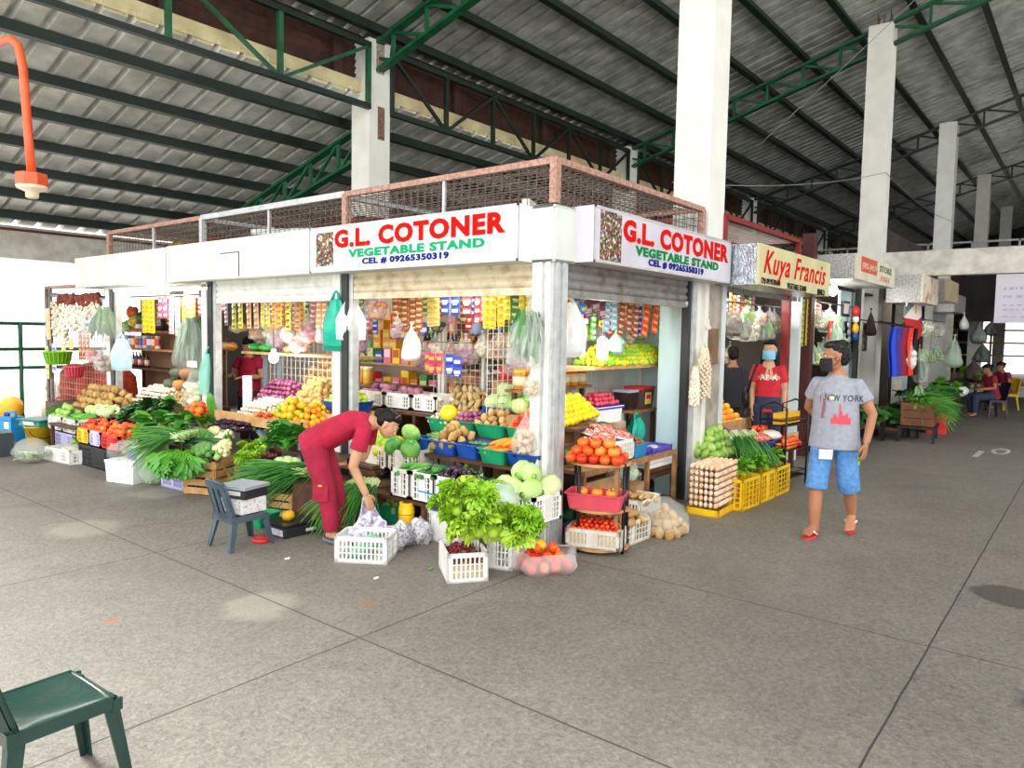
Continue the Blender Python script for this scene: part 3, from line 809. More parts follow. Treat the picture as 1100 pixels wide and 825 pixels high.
def floret(mat, r, leaves=True):
    def f(m):
        rr = random.Random(5); m.tube([(0, 0, -r*.9), (0, 0, 0)], [r*.3, r*.45], 8, STEM)
        for i in range(26):
            a = i*2.4; e = PI/2*(i/26)*1.05; m.ell((math.sin(e)*math.cos(a)*r*.72, math.sin(e)*math.sin(a)*r*.72, math.cos(e)*r*.55), r*.3, mat, 7, 5, .3, i)
        if leaves:
            for i in range(6):
                a = i*PI/3; leaf(m, (0, 0, -r*.8), (math.cos(a)*.6, math.sin(a)*.6, .9), (-math.cos(a), -math.sin(a), .3), r*1.6, r*.9, .1, MIDLF, .01, 5, 3)
    return f
for i in range(2):
    proto('tomato%d' % i, tomato((T_RED, T_ORG)[i], .042)); proto('bigtomato%d' % i, tomato((T_ORG, T_RED)[i], .05)); proto('cherry%d' % i, tomato(T_CHR, .021))
    proto('potato%d' % i, ball(POT, .045, .35, 10, 7, (1.35, .95, .85), i)); proto('ginger%d' % i, ball(GING, .04, .9, 10, 7, (1.5, .8, .7), i+4))
    proto('sweet%d' % i, gourd(SWP, .2, .036, .03*(1-2*i))); proto('tanroot%d' % i, gourd(SWT, .19, .036, .03*(1-2*i)))
    proto('aubergine%d' % i, aubergine(.2+.04*i, .03, .03)); proto('cucumber%d' % i, gourd(CUC, .2+.03*i, .026, .015, (.7, .7))); proto('darkcucumber%d' % i, gourd(DCUC, .22, .027, .02, (.7, .7)))
    proto('ampalaya%d' % i, gourd(AMP, .22, .032, .02)); proto('carrot%d' % i, carrot(.2+.03*i, .026)); proto('cabbage%d' % i, cabbage(.1+.008*i))
    proto('lettuce%d' % i, lettuce(LETT, .135, 44+4*i, .03)); proto('redlettuce%d' % i, lettuce(LETR, .13, 20+3*i)); proto('parsley%d' % i, bunch(VM('parsley_leaf', '#4C962A', '#78B83C'), 80, .34, .05, 1.0, MIDLF, .6)); proto('pechay%d' % i, bunch(PECH, 12+i*3, .34, .13, .5, STEM))
    proto('darkgreens%d' % i, bunch(DKLF, 16+i*3, .36, .12, .6, DKLF)); proto('midgreens%d' % i, bunch(MIDLF, 34+i*3, .3, .06, .95, MIDLF, .5)); proto('onionleaf%d' % i, sprigs(SPR, 26, .62, .006, .35, .35))
    proto('longonion%d' % i, sprigs(SPR, 40, .8, .0062, .42, .55)); proto('redonion%d' % i, bulb(ONIR, .034, .35)); proto('garlic%d' % i, bulb(GARL, .024, .5, 8)); proto('napa%d' % i, napa(.27, .085))
    proto('sqdark%d' % i, squash(SQW, .13)); proto('sqorange%d' % i, squash(SQO, .13)); proto('beanpod%d' % i, gourd(BEAN, .16, .0055, .03)); proto('longbean%d' % i, gourd(CAL, .42, .007, .05))
    proto('chayote%d' % i, ball(CHAY, .05, .25, 10, 7, (1.3, .9, .85), i)); proto('mango%d' % i, ball(MANGO, .045, .12, 10, 7, (1.35, 1, .85), i)); proto('okra%d' % i, gourd(DCUC, .1, .011, .01))
    proto('watermelon%d' % i, ball(WMEL, .11, .03, 14, 9, (1.3, 1, 1), i)); proto('radish%d' % i, gourd(RAD, .26, .03, .02)); proto('brownonion%d' % i, bulb(ONIB, .036, .3))
proto('lemon0', ball(LEMON, .034, .1, 10, 7, (1.15, 1, 1))); proto('orange0', ball(ORANGE, .036, .02)); proto('apple0', ball(GAPPLE, .038, .04, 10, 7, (1, 1, .9)))
proto('egg0', ball(EGGS, .022, 0, 10, 7, (1, 1, 1.25))); proto('chilli0', gourd(CHIL, .06, .006, .012)); proto('nut0', ball(PEAN, .02, .3, 8, 5, (1.4, .9, .8)))
proto('broccoli0', floret(BROC, .1)); proto('cauliflower0', floret(CAUL, .085)); proto('wax0', ball(C_('wax_apple_skin', '#B62A3C', '#D8506A'), .03))

def kinds(n): return [P[k] for k in (n+'0', n+'1') if k in P]
def item(name, mesh, label, cat, group, loc, rot=(0, 0, 0), s=1.0):
    o = bpy.data.objects.new(name, mesh); COL.objects.link(o)
    o.location = loc; o.rotation_euler = rot; o.scale = (s, s, s)
    tag(o, label, cat, group); return o
def heap(name, kind, label, cat, c, sx, sy, r, layers=3, ang=0.0, step=None, tilt=0.0, mode='any', yaw=0.0, jit=.3, s=(.9, 1.1), lz=1.25, group=None, cover=True, droppy=0.0):
    """a mound of single items: c = centre of its base, sx / sy half extents, r = half spacing (r or (rx, ry))"""
    rx, ry = r if isinstance(r, tuple) else (r, r); rz = min(rx, ry)
    ca, sa = math.cos(ang), math.sin(ang); ms = kinds(kind); group = group or label[:60]; out = []
    for k in range(layers):
        hx, hy = sx-rx-k*rx*.95, sy-ry-k*ry*.95
        if hx < -.4*rx or hy < -.4*ry: break
        hx, hy = max(hx, 0), max(hy, 0)
        nx, ny = max(1, int(2*hx/(2*rx)+.5)+1), max(1, int(2*hy/(2*ry)+.5)+1)
        for i in range(nx):
            for j in range(ny):
                x = (-hx+2*hx*i/(nx-1)) if nx > 1 else 0.0; y = (-hy+2*hy*j/(ny-1)) if ny > 1 else 0.0
                if cover and k < layers-1 and abs(x) < sx-rx*2.6-k*rx and abs(y) < sy-ry*2.6-k*ry: continue
                if droppy and R.random() < droppy: continue
                x += R.uniform(-.18, .18)*rx; y += R.uniform(-.18, .18)*ry
                z = c[2]+rz*.85+k*rz*lz+tilt*x
                p = (c[0]+x*ca-y*sa, c[1]+x*sa+y*ca, z)
                if mode == 'any': rot = (R.uniform(0, 6.3), R.uniform(0, 6.3), R.uniform(0, 6.3))
                elif mode == 'up': rot = (R.uniform(-jit, jit), R.uniform(-jit, jit), R.uniform(0, 6.3))
                else: rot = (R.uniform(0, 6.3) if mode == 'roll' else 0, R.uniform(-.12, .12), ang+yaw+R.uniform(-jit, jit))
                out.append(item(name, R.choice(ms), label, cat, group, p, rot, R.uniform(*s)))
    return out

# ------------------------------------------------------------ hanging goods
BAGC = M('clear_plastic_film', '#EAF0EC', .25, alpha=.2, spec=.6); BAGW = M('milky_plastic_film', '#F2F4F4', .35, alpha=.72, spec=.5)
BAGT = M('teal_plastic_film', '#0FB79A', .4, col2='#0B9A84', scale=6); BAGCY = M('pale_cyan_film', '#C4EAF0', .35, alpha=.8)
BAGG = M('pale_green_film', '#CFE8D2', .3, alpha=.5)
def bag_mb(w, h, mat, d=None, seed=0, flat=.6, knot=.16):
    """tied plastic bag hanging from the origin downwards"""
    m = MB(); n = 20; d = d or w*flat
    prof = [(.10, .0), (.22, -.03), (.07, -.07), (.10, -knot), (.42, -.3), (.72, -.46), (.93, -.64), (1, -.8), (.92, -.93), (.6, -1.0), (.0, -1.01)]
    def fn(u, v):
        t = u*(len(prof)-1); i = min(int(t), len(prof)-2); q = t-i
        r = prof[i][0]*(1-q)+prof[i+1][0]*q; z = prof[i][1]*(1-q)+prof[i+1][1]*q
        th = 2*PI*v; k = 1+.14*math.sin(7*th+seed)*(1-u*.6)+.36*mnoise.noise(V((math.cos(th)*1.5, math.sin(th)*1.5, u*4+seed*5)))
        return (r*w/2*k*math.cos(th), r*d/2*k*math.sin(th), z*h+.02*h*mnoise.noise(V((th, u*3, seed))))
    m.grid(fn, 20, n, mat); return m
def carrier_mb(w, h, mat, seed=0):
    """folded carrier bag with two handles, hanging"""
    m = MB()
    def side(s):
        def fn(u, v):
            ww = w*(.35+.65*min(1, u*2.2))*.5; x = (v*2-1)*ww; z = -h*(.12+.88*u)
            y = s*(.035+.02*math.sin(9*v+seed+3*u))*math.sin(PI*min(1, u*1.15+.05))**.5+.012*mnoise.noise(V((v*6, u*6, seed)))
            return (x, y, z-.03*h*math.cos(PI*(v-.5)))
        return fn
    m.grid(side(1), 10, 12, mat); m.grid(side(-1), 10, 12, mat)
    for x in (-.12*w, .12*w): m.tube([(x*1.2, 0, -h*.16), (x*.6, 0, -h*.05), (0, 0, 0)], [.02, .012, .008], 6, mat)
    return m
def hangbag(label, p, w, h, mat, fill=None, yaw=0.0, seed=0, carrier=False, name='plastic_bag', cat='bag', flat=.6):
    o = (carrier_mb(w, h, mat, seed) if carrier else bag_mb(w, h, mat, None, seed, flat)).build(name, None, p, (0, 0, yaw))
    tag(o, label, cat)
    if fill:
        m = MB(); rr = random.Random(seed); kind, mt = fill[0], fill[1]
        if kind == 'leaf':
            for i in range(fill[2]):
                a = rr.uniform(0, 6.3); x = rr.uniform(-.3, .3)*w; y = rr.uniform(-.2, .2)*w*flat
                leaf(m, (x*.7, y*.7, -h*rr.uniform(.2, .5)), (x*.95, y*.9, -.7*h), (math.cos(a), math.sin(a), .1), h*rr.uniform(.36, .5), w*.1, .06, (mt, DKLF)[i % 3 == 0], .006, 4, 2)
        else:
            r = fill[3]
            for i in range(fill[2]):
                t = rr.uniform(.5, .95); k = .36*math.sin(PI*min(1, t*.95))**.5; a = rr.uniform(0, 6.3); q = math.sqrt(rr.random())
                m.ell((w*k*q*math.cos(a), w*flat*k*q*math.sin(a), -h*t), (r*1.2, r, r), mt, 7, 5, .2, i)
        c = m.build('contents', o); c['kind'] = 'stuff'
    return o
def strip_mb(w, n, ch, c1, c2, th=.012):
    """a hanging strip of n sealed sachets"""
    m = MB()
    for k in range(n):
        z0 = -k*ch
        def fn(u, v, s=1): return ((v-.5)*w, s*th*math.sin(PI*u)*math.sin(PI*v), z0-ch*.04-ch*.92*u)
        m.grid(fn, 4, 4, c1); m.grid(lambda u, v: fn(u, v, -1), 4, 4, c1)
        m.box((0, 0, z0), (w, .003, ch*.09), c1)
        m.grid(lambda u, v: (lambda q: (q[0], q[1]-.0025, q[2]))(fn(.3+u*.36, .14+v*.72, -1)), 2, 3, c2)
        m.grid(lambda u, v: (lambda q: (q[0], q[1]+.0025, q[2]))(fn(.3+u*.36, .14+v*.72, 1)), 2, 3, c2)
        m.box((0, -th*.9, z0-ch*.78), (w*.5, .004, ch*.1), c2 if k % 2 else c1)
    return m
def FOIL(c): return M('foil_'+c[1:], c, .3, spec=.6)
STRIPS = {}
def strip(label, p, w, n, ch, c1, c2, yaw=0.0, group=None):
    key = (round(w, 3), n, round(ch, 3), c1, c2)
    if key not in STRIPS: STRIPS[key] = strip_mb(w, n, ch, FOIL(c1), FOIL(c2)).mesh('sachet_strip')
    o = link('sachet_strip', STRIPS[key], None, p, (0, R.uniform(-.04, .04), yaw)); tag(o, label, 'snack sachets', group); return o
BOT = {}
def bottle(label, p, r, h, glass, cap, lab, group, neck=.32, name='sauce_bottle', cat='bottle'):
    key = (r, h, glass, cap, lab, neck)
    if key not in BOT:
        g = M('bottle_'+glass[1:], glass, .15); m = MB(); z = h*(1-neck)
        m.lathe([(r*.9, 0), (r, .01), (r, z*.86), (r*.72, z), (r*.34, z+h*neck*.4), (r*.32, h*.94)], 10, g)
        m.lathe([(r*1.015, z*.2), (r*1.015, z*.72)], 10, M('bottle_label_'+lab[1:], lab, .5))
        m.lathe([(r*.4, h*.92), (r*.4, h), (.0001, h)], 8, M('cap_'+cap[1:], cap, .4))
        BOT[key] = m.mesh(name)
    o = link(name, BOT[key], None, p, (0, 0, R.uniform(0, 6))); tag(o, label, cat, group); return o
def can(label, p, r, h, c1, c2, group, name='food_can'):
    key = ('can', r, h, c1, c2)
    if key not in BOT:
        m = MB(); m.lathe([(r*.97, 0), (r, .004), (r, h*.25)], 12, FOIL(c1)); m.lathe([(r, h*.25), (r*1.01, h*.27), (r*1.01, h*.72), (r, h*.75)], 12, FOIL(c2)); m.lathe([(r, h*.75), (r, h-.004), (r*.95, h), (.0001, h-.004)], 12, FOIL(c1)); BOT[key] = m.mesh(name)
    o = link(name, BOT[key], None, p, (0, 0, R.uniform(0, 6))); tag(o, label, 'can', group); return o
# ------------------------------------------------------------ corner bay: stepped stand seen from the front
def stand(label, steps, y0, y1, mat=WOODD, axis='x'):
    t = thing('display_stand', label, 'stand', (0, 0, 0))
    for (a, b, z) in steps:
        m = MB(); m.bx((a, y0, z-.03), (b, y1, z), mat) if axis == 'x' else m.bx((y0, a, z-.03), (y1, b, z), mat); m.build('step', t)
        for q in (y0+.03, (y0+y1)/2, y1-.03):
            m = MB(); c = (a+b)/2
            if axis == 'x': m.bx((a+.02, q-.02, 0), (a+.06, q+.02, z-.03), mat)
            else: m.bx((q-.02, a+.02, 0), (q+.02, a+.06, z-.03), mat)
            m.build('leg', t)
    return t
stand('dark stepped wooden stand under the vegetable tubs in the corner bay', [(-.47, -.07, .32), (-.02, .36, .64), (.38, .72, .78), (.76, 1.16, .9)], .24, 1.72)
stand('dark two-step wooden stand under the mango and melon crates beside the corner bay', [(-.3, .3, .46), (.5, 1.16, .92)], 1.76, 2.46)
def row(kind, a, b, py, xf, zb, h, D, mat, label, cat=None):
    """container whose front rim runs from pixel column a to b on the plane x = xf"""
    y1, y0 = PX(a, py, xf).y, PX(b, py, xf).y; w = y1-y0-.012; c = (xf+D/2, (y0+y1)/2, zb)
    if kind == 'tub': put(tub_mb(D, w, h, mat), 'plastic_tub', label, cat or 'tub', c)
    elif kind == 'crate': put(crate_mb(D, w, h, mat, solid=.3), 'vegetable_crate', label, cat or 'crate', c)
    elif kind == 'wood': put(wcrate_mb(D, w, h, None, 3), 'wooden_crate', label, cat or 'crate', c)
    elif kind == 'box':
        m = MB(); m.bx((-D/2, -w/2, 0), (D/2, w/2, h), mat); put(m, 'storage_box', label, cat or 'box', c)
    return c, D/2, w/2
# lowest step
c, sx, sy = row('crate', 419, 440, 490, -.46, .32, .25, .36, PW, 'white crate of dark gourds just below the melon crate')
heap('bitter_gourd', 'ampalaya', 'knobbly green gourd in the white crate just below the melon crate', 'vegetable', (c[0], c[1], .5), sx, sy, (.1, .034), 3, mode='along', jit=.3)
c, sx, sy = row('crate', 440.5, 466, 499, -.46, .32, .25, .36, PW, 'white crate of small cucumbers between the gourd and aubergine crates')
heap('cucumber', 'cucumber', 'cucumber in the white crate between the gourd and aubergine crates', 'vegetable', (c[0], c[1], .52), sx+.02, sy, (.1, .03), 4, mode='along', yaw=.5, jit=.4)
c, sx, sy = row('crate', 466.5, 491, 504, -.46, .32, .25, .36, PW, 'white crate heaped with dark aubergines on the lowest step')
heap('aubergine', 'aubergine', 'glossy dark aubergine in the white crate on the lowest step', 'vegetable', (c[0], c[1], .53), sx+.02, sy+.03, (.1, .034), 3, mode='along', yaw=.4, jit=.5)
c, sx, sy = row('tub', 491.5, 525, 511, -.46, .32, .17, .36, PBLU, 'blue tub of big dark green cucumbers on the lowest step')
heap('cucumber', 'darkcucumber', 'large dark green cucumber in the blue tub on the lowest step', 'vegetable', (c[0], c[1], .47), sx+.02, sy+.02, (.11, .034), 3, mode='along', yaw=.3, jit=.2, s=(1.05, 1.25))
c, sx, sy = row('crate', 525.5, 575, 517, -.46, .32, .22, .36, PW, 'white crate of cabbages at the foot of the corner post')
heap('cabbage', 'napa', 'pale leafy cabbage in the white crate at the foot of the corner post', 'vegetable', (c[0], c[1], .5), sx+.04, sy, (.12, .085), 2, mode='along', yaw=.7, jit=.5, s=(.75, .9))
# mango and melon crates
c, sx, sy = row('crate', 383, 415.5, 480, -.2, .46, .21, .36, PWD, 'white crate of yellow-green mangoes behind the bending woman')
heap('mango', 'mango', 'yellow-green mango in the white crate behind the bending woman', 'fruit', (c[0], c[1], .58), sx, sy, .055, 3, s=(1.1, 1.3))
c, sx, sy = row('crate', 416, 441, 482, -.2, .46, .21, .36, PWD, 'white crate of small watermelons beside the mango crate')
heap('watermelon', 'watermelon', 'small striped watermelon in the crate beside the mangoes', 'fruit', (c[0], c[1], .6), sx+.04, sy+.06, .1, 2, s=(.7, .85))
# second step
c, sx, sy = row('tub', 441, 459, 472, .0, .64, .12, .35, PBLU, 'blue tub under green string beans at the melon end of the second step')
heap('string_bean', 'beanpod', 'thin green bean heaped in the blue tub at the melon end of the second step', 'vegetable', (c[0]+.05, c[1], .72), sx+.02, sy+.03, (.06, .014), 6, mode='along', yaw=1.2, jit=.7, lz=1.1, tilt=.3)
c, sx, sy = row('tub', 459.5, 486.5, 477, .0, .64, .12, .35, PBLU, 'blue tub heaped with tan potatoes on the second step')
heap('potato', 'potato', 'tan potato heaped in the blue tub on the second step', 'vegetable', (c[0], c[1], .72), sx, sy, .05, 3, tilt=.25)
c, sx, sy = row('tub', 487, 511, 482, .0, .64, .12, .35, PBLU, 'blue tub of short green beans between the potatoes and carrots')
heap('green_bean', 'beanpod', 'short green bean in the blue tub between the potatoes and carrots', 'vegetable', (c[0], c[1], .72), sx, sy, (.06, .014), 5, mode='along', yaw=.9, jit=.8, lz=1.1, s=(.6, .75), tilt=.2)
c, sx, sy = row('tub', 511.5, 541, 487, -.04, .64, .12, .36, PGRN, 'green tub of orange carrots with leafy tops')
heap('carrot', 'carrot', 'orange carrot with a leafy top in the green tub', 'vegetable', (c[0]+.04, c[1], .74), sx, sy-.02, (.11, .03), 3, mode='along', yaw=-.25, jit=.15, s=(1.1, 1.25), tilt=.3)
c, sx, sy = row('tub', 541.5, 577, 493, -.04, .64, .12, .36, PBLU, 'blue tub of aubergines behind the hanging garlic bag')
heap('aubergine', 'aubergine', 'dark aubergine in the blue tub behind the hanging garlic bag', 'vegetable', (c[0], c[1], .72), sx, sy, (.1, .034), 3, mode='along', yaw=.4, jit=.5)
# third step
c, sx, sy = row('tub', 457, 480, 450, .39, .78, .12, .33, PGRN, 'green tub of white garlic with a cut yellow squash on top')
heap('garlic_bulb', 'garlic', 'white garlic bulb in the green tub with the cut squash', 'vegetable', (c[0], c[1], .85), sx, sy, .027, 3)
m = MB(); m.lathe([(.0001, 0), (.085, .002), (.09, .04), (.075, .085), (.03, .1), (.0001, .1)], 16, M('cut_squash_flesh', '#F6D514', .5, col2='#F2B90C', scale=9), mtx=Euler((0, -1.2, .6)).to_matrix())
put(m, 'squash_half', 'bright yellow cut squash resting on the garlic', 'vegetable', (c[0]-.08, c[1]-.1, .95))
c, sx, sy = row('tub', 480.5, 507, 454, .39, .78, .12, .33, PGRN, 'green tub heaped with small red onions')
heap('red_onion', 'redonion', 'small red onion heaped in the green tub on the third step', 'vegetable', (c[0], c[1], .85), sx, sy, .033, 3, s=(.8, .95))
c, sx, sy = row('tub', 507.5, 541, 458, .39, .78, .12, .33, PGRN, 'green tub heaped with small round potatoes')
heap('potato', 'potato', 'small round potato heaped in the green tub on the third step', 'vegetable', (c[0], c[1], .86), sx, sy, .042, 3, s=(.75, .9))
c, sx, sy = row('tub', 541.5, 572, 460, .39, .78, .12, .33, PGRN, 'green tub of red tomatoes near the corner post')
heap('tomato', 'tomato', 'red tomato heaped in the green tub near the corner post', 'vegetable', (c[0], c[1], .86), sx, sy, .042, 3)
# top step
c, sx, sy = row('box', 468, 514, 436, .78, .9, .06, .36, CARD, 'low cardboard tray under the ginger roots')
heap('ginger_root', 'ginger', 'knobbly ginger root heaped beside the cabbages', 'vegetable', (c[0], c[1], .96), sx, sy, .042, 4, tilt=.3)
c, sx, sy = row('crate', 515, 566, 440, .78, .9, .12, .37, PBLU, 'blue crate of round cabbages on the top step')
heap('cabbage', 'cabbage', 'round green cabbage in the blue crate on the top step', 'vegetable', (c[0], c[1], .97), sx+.02, sy, .105, 3, mode='up', jit=.4, lz=1.15)
# plank shelf with the purple root crates
c, sx, sy = row('crate', 384, 412, 428, .62, .92, .17, .4, PWD, 'white crate of purple sweet potatoes on the plank behind the woman')
heap('sweet_potato', 'sweet', 'purple sweet potato in the white crate on the plank behind the woman', 'vegetable', (c[0], c[1], 1.04), sx, sy, (.1, .04), 3, mode='along', yaw=1.1, jit=.4)
c, sx, sy = row('crate', 413, 441, 429, .62, .92, .17, .4, PW, 'white crate of long pinkish roots next to the sweet potatoes')
heap('sweet_potato', 'sweet', 'long pinkish root in the white crate next to the sweet potatoes', 'vegetable', (c[0], c[1], 1.02), sx, sy, (.1, .04), 3, mode='along', yaw=.9, jit=.4, s=(1.1, 1.25))
c, sx, sy = row('crate', 442, 468, 430, .62, .92, .17, .4, PW, 'white crate of white radishes under the hanging blue packets')
heap('radish', 'radish', 'long white radish in the crate under the hanging blue packets', 'vegetable', (c[0], c[1], 1.02), sx, sy, (.13, .035), 3, mode='along', yaw=1.0, jit=.3)
# bottle shelf with its posts, squashes below
t = thing('plank_shelf', 'grey plank shelf of sauce bottles hung at the back of the corner bay', 'shelf', (1.2, .4, 1.52))
m = MB(); m.bx((-.02, .78, -.035), (.34, 2.05, 0), WOOD); m.build('board', t)
for y in (.8, 1.35, 2.0):
    m = MB(); m.bx((-.02, y-.02, -1.52), (.02, y+.02, .82), WHITE); m.build('upright', t)
def brow(a, b, n, label, group, specs, x=1.28, z=1.52, py=383):
    y1, y0 = PX(a, py, x).y, PX(b, py, x).y
    for i in range(n):
        s = specs[i % len(specs)]
        for r in range(2): bottle(label, (x+r*.09, y1+(y0-y1)*(i+.5)/n+.03*r, z), s[0], s[1], s[2], s[3], s[4], group)
brow(455, 492, 9, 'dark soy sauce bottle with a bright cap on the plank shelf', 'dark bottles on the plank shelf', [(.03, .24, '#1C1210', '#D8281E', '#E8D8A8'), (.03, .24, '#241410', '#F0D020', '#B83020'), (.028, .22, '#16100E', '#2E58C0', '#D8D0C0')])
brow(494, 548, 11, 'pale yellow vinegar bottle on the plank shelf near the corner post', 'pale bottles on the plank shelf', [(.032, .24, '#E6C878', '#F2E020', '#F0E8D0'), (.03, .22, '#D8B468', '#F2D020', '#48484A'), (.03, .23, '#D9A050', '#D83828', '#EFE2C0'), (.03, .25, '#5A1A14', '#1E1E1E', '#C03020')])
for i, (px, py, k, s) in enumerate(((506, 391, 'sqdark0', .95), (508, 407, 'sqorange0', 1.0), (509, 423, 'sqorange0', 1.0), (527, 392, 'sqdark0', .8), (528, 408, 'sqdark0', .85), (530, 424, 'sqdark0', .85))):
    p = PX(px, py, 1.45); item('squash', P[k], ('orange ribbed squash stacked under the bottle shelf' if 'orange' in k else 'dark green squash stacked under the bottle shelf'), 'squash', ('orange squashes under the bottle shelf' if 'orange' in k else 'dark squashes under the bottle shelf'), p, (0, 0, R.uniform(0, 6)), s*1.05)
m = MB(); m.bx((1.24, 1.16, .0), (1.9, 1.74, 1.1), WOODD); put(m, 'storage_chest', 'dark wooden chest under the stacked squashes', 'chest', (0, 0, 0))
# red-topped jar
def jar(label, p, r, h, body, lid, lab=None, group=None, name='plastic_jar'):
    t = thing(name, label, 'jar', p, 0, group)
    m = MB(); m.lathe([(r*.94, 0), (r, .01), (r, h*.78), (r*.9, h*.84), (r*.86, h*.86)], 16, M('jar_'+body[1:], body, .2)); m.build('body', t)
    m = MB(); m.lathe([(r*.92, h*.84), (r*.94, h*.85), (r*.94, h*.98), (r*.88, h), (.0001, h)], 16, M('lid_'+lid[1:], lid, .4)); m.build('lid', t)
    if lab: m = MB(); m.lathe([(r*1.012, h*.2), (r*1.012, h*.66)], 16, M('sticker_'+lab[1:], lab, .5)); m.build('label', t)
    return t
p = PX(543, 409, 1.05); jar('red jar with a black lid standing behind the cabbages', p, .07, .2, '#C8202A', '#1E1E20')
t = thing('storage_box', 'brown box under the red jar behind the cabbages', 'box', (p.x, p.y, 0)); m = MB(); m.bx((-.1, -.1, .0), (.1, .1, p.z-.001), CARD); m.build('carton', t)

# sachet strips hung along the shutter of the corner bay (front row)
def hangrow(x, a, b, py, n, w, cells, ch, c1, c2, label, group=None, yaw=-PI/2, zj=.02):
    p1, p0 = PX(a, py, x), PX(b, py, x)
    for i in range(n):
        u = (i+.5)/n; p = p1.lerp(p0, u); p.z += R.uniform(-zj, zj); p.x += R.uniform(-.02, .02)
        strip(label, p, w, cells, ch, c1, c2, yaw, group or label)
zr = .42
m = MB(); m.tube([(zr, .2, 2.2), (zr, 2.5, 2.2)], .012, 6, WIRE); m.tube([(.95, .2, 2.22), (.95, 2.5, 2.22)], .012, 6, WIRE)
put(m, 'hanging_rail', 'thin hanging rail of snack strips behind the cream shutter', 'rail', (0, 0, 0))
hangrow(zr, 421, 457, 310, 4, .1, 7, .058, '#A85A28', '#E2C48A', 'brown crisp packet strip hanging at the woman end of the corner bay')
hangrow(zr, 457, 474, 310, 2, .09, 7, .055, '#D8C86A', '#C49A3A', 'pale yellow packet strip hanging beside the brown crisp strips')
hangrow(zr, 474, 495, 310, 2, .11, 3, .085, '#1C3FA8', '#EDEFF4', 'blue and white packet strip hanging in the middle of the corner bay')
hangrow(zr, 496, 507, 310, 1, .12, 3, .09, '#7C3A3A', '#E0D8D4', 'maroon and white packet strip between the blue and red strips')
hangrow(zr, 508, 517, 310, 1, .08, 4, .08, '#D83A3A', '#F2E4E0', 'red and white packet strip beside the yellow strips')
hangrow(zr, 518, 541, 310, 3, .085, 5, .072, '#F2D414', '#D8932A', 'bright yellow packet strip hanging over the pale bottles')
hangrow(zr, 542, 572, 310, 4, .08, 5, .06, '#EFD822', '#B9A83A', 'yellow speckled packet strip hanging nearest the corner post')
hangrow(.95, 500, 516, 318, 2, .1, 5, .07, '#C83030', '#E8E0DC', 'red packet strip hanging above the bottle shelf')
hangrow(.95, 425, 452, 322, 3, .1, 6, .07, '#C47830', '#E8D4A0', 'orange packet strip hung deeper in the corner bay')
hangrow(.4, 455, 476, 379, 3, .09, 2, .1, '#C83A58', '#F0B23A', 'red and yellow pouch pack hanging above the garlic tub')
hangrow(.4, 478, 496, 383, 2, .11, 2, .1, '#1A34B8', '#E8ECF8', 'blue pouch pack hanging over the ginger')
m = MB(); m.tube([(.4, 1.2, 1.66), (.4, 2.1, 1.66)], .006, 5, WIRE); put(m, 'hanging_wire', 'short wire carrying the red and blue pouch packs', 'wire', (0, 0, 0))
# hanging bags in front of the corner bay
hangbag('clear bag of brown dried fish hanging under the cream shutter', PX(404, 309, .3), .34, .33, BAGC, ('ball', VM('dried_fish', '#B8743A', '#8E4E24'), 26, .035), seed=1)
hangbag('white carrier bag hanging on the post beside the teal bag', PX(377, 318, .05), .3, .44, BAGW, None, -.9, 2, True)
hangbag('bright teal carrier bag hanging on the white post', PX(361, 312, -.03), .26, .6, BAGT, None, -.9, 3, True)
o = hangbag('round white bag of peeled garlic hanging in the corner bay', PX(442, 346, .2), .23, .38, BAGW, ('ball', GARL, 30, .022), seed=4)
hangbag('pinkish bag of shallots hanging beside the white garlic bag', PX(427, 336, .3), .17, .26, BAGC, ('ball', ONIR, 18, .022), seed=5)
hangbag('big clear bag of leafy greens tied to the corner post', PX(569, 316, -.12), .5, .58, BAGC, ('leaf', GREYLF, 80), seed=6, flat=.5)
hangbag('clear bag of dried garlic chips tied low on the corner post', PX(573, 391, -.05), .2, .27, BAGC, ('ball', VM('garlic_chip', '#DCC6A0', '#C4A878'), 40, .016), seed=7)
hangbag('clear bag of garlic bulbs hanging against the corner post', PX(565, 439, -.1), .25, .36, BAGC, ('ball', VM('pink_garlic', '#D8B49A', '#B88468'), 26, .028), seed=8)
hangbag('grey-blue cloth bag hanging above the pale bottles', PX(513, 339, .95), .17, .2, M('grey_cloth', '#7C8CAA', .8), None, seed=9)
hangbag('red bag of sauce hanging behind the round cabbages', PX(560, 384, .95), .2, .17, M('red_film', '#E03A20', .4, col2='#F06A30', scale=5), None, seed=10)
hangbag('dark bag of mushrooms hanging above the dark bottles', PX(470, 340, .9), .25, .16, BAGC, ('ball', VM('dark_mushroom', '#5A5A40', '#3E4030'), 20, .03), seed=12)
# yellow cartons beside the white post of the shelf
for i, (px, py) in enumerate(((408, 380), (418, 380), (408, 368), (418, 368), (412, 356), (425, 381))):
    p = PX(px, py, 1.25); m = MB(); m.bx((-.05, -.06, 0), (.05, .06, .11), FOIL('#F0B41E')); m.bx((-.052, -.05, .02), (-.05, .05, .07), FOIL('#E8E0B0'))
    put(m, 'drink_carton', 'yellow carton stacked on the shelf behind the brown dried fish bag', 'carton', (p.x, p.y, 1.55+.115*(0 if py > 375 else 1 if py > 360 else 2)), 0, 'yellow cartons behind the dried fish bag')
t = thing('plank_shelf', 'short wooden shelf of yellow cartons beside the dark post', 'shelf', (1.2, 2.0, 1.55)); m = MB(); m.bx((-.05, .02, -.04), (.32, .62, -.001), WOOD); m.build('board', t)
m = MB(); m.bx((-.04, .3, -.6), (-.0, .34, .5), WHITE); m.build('upright', t)
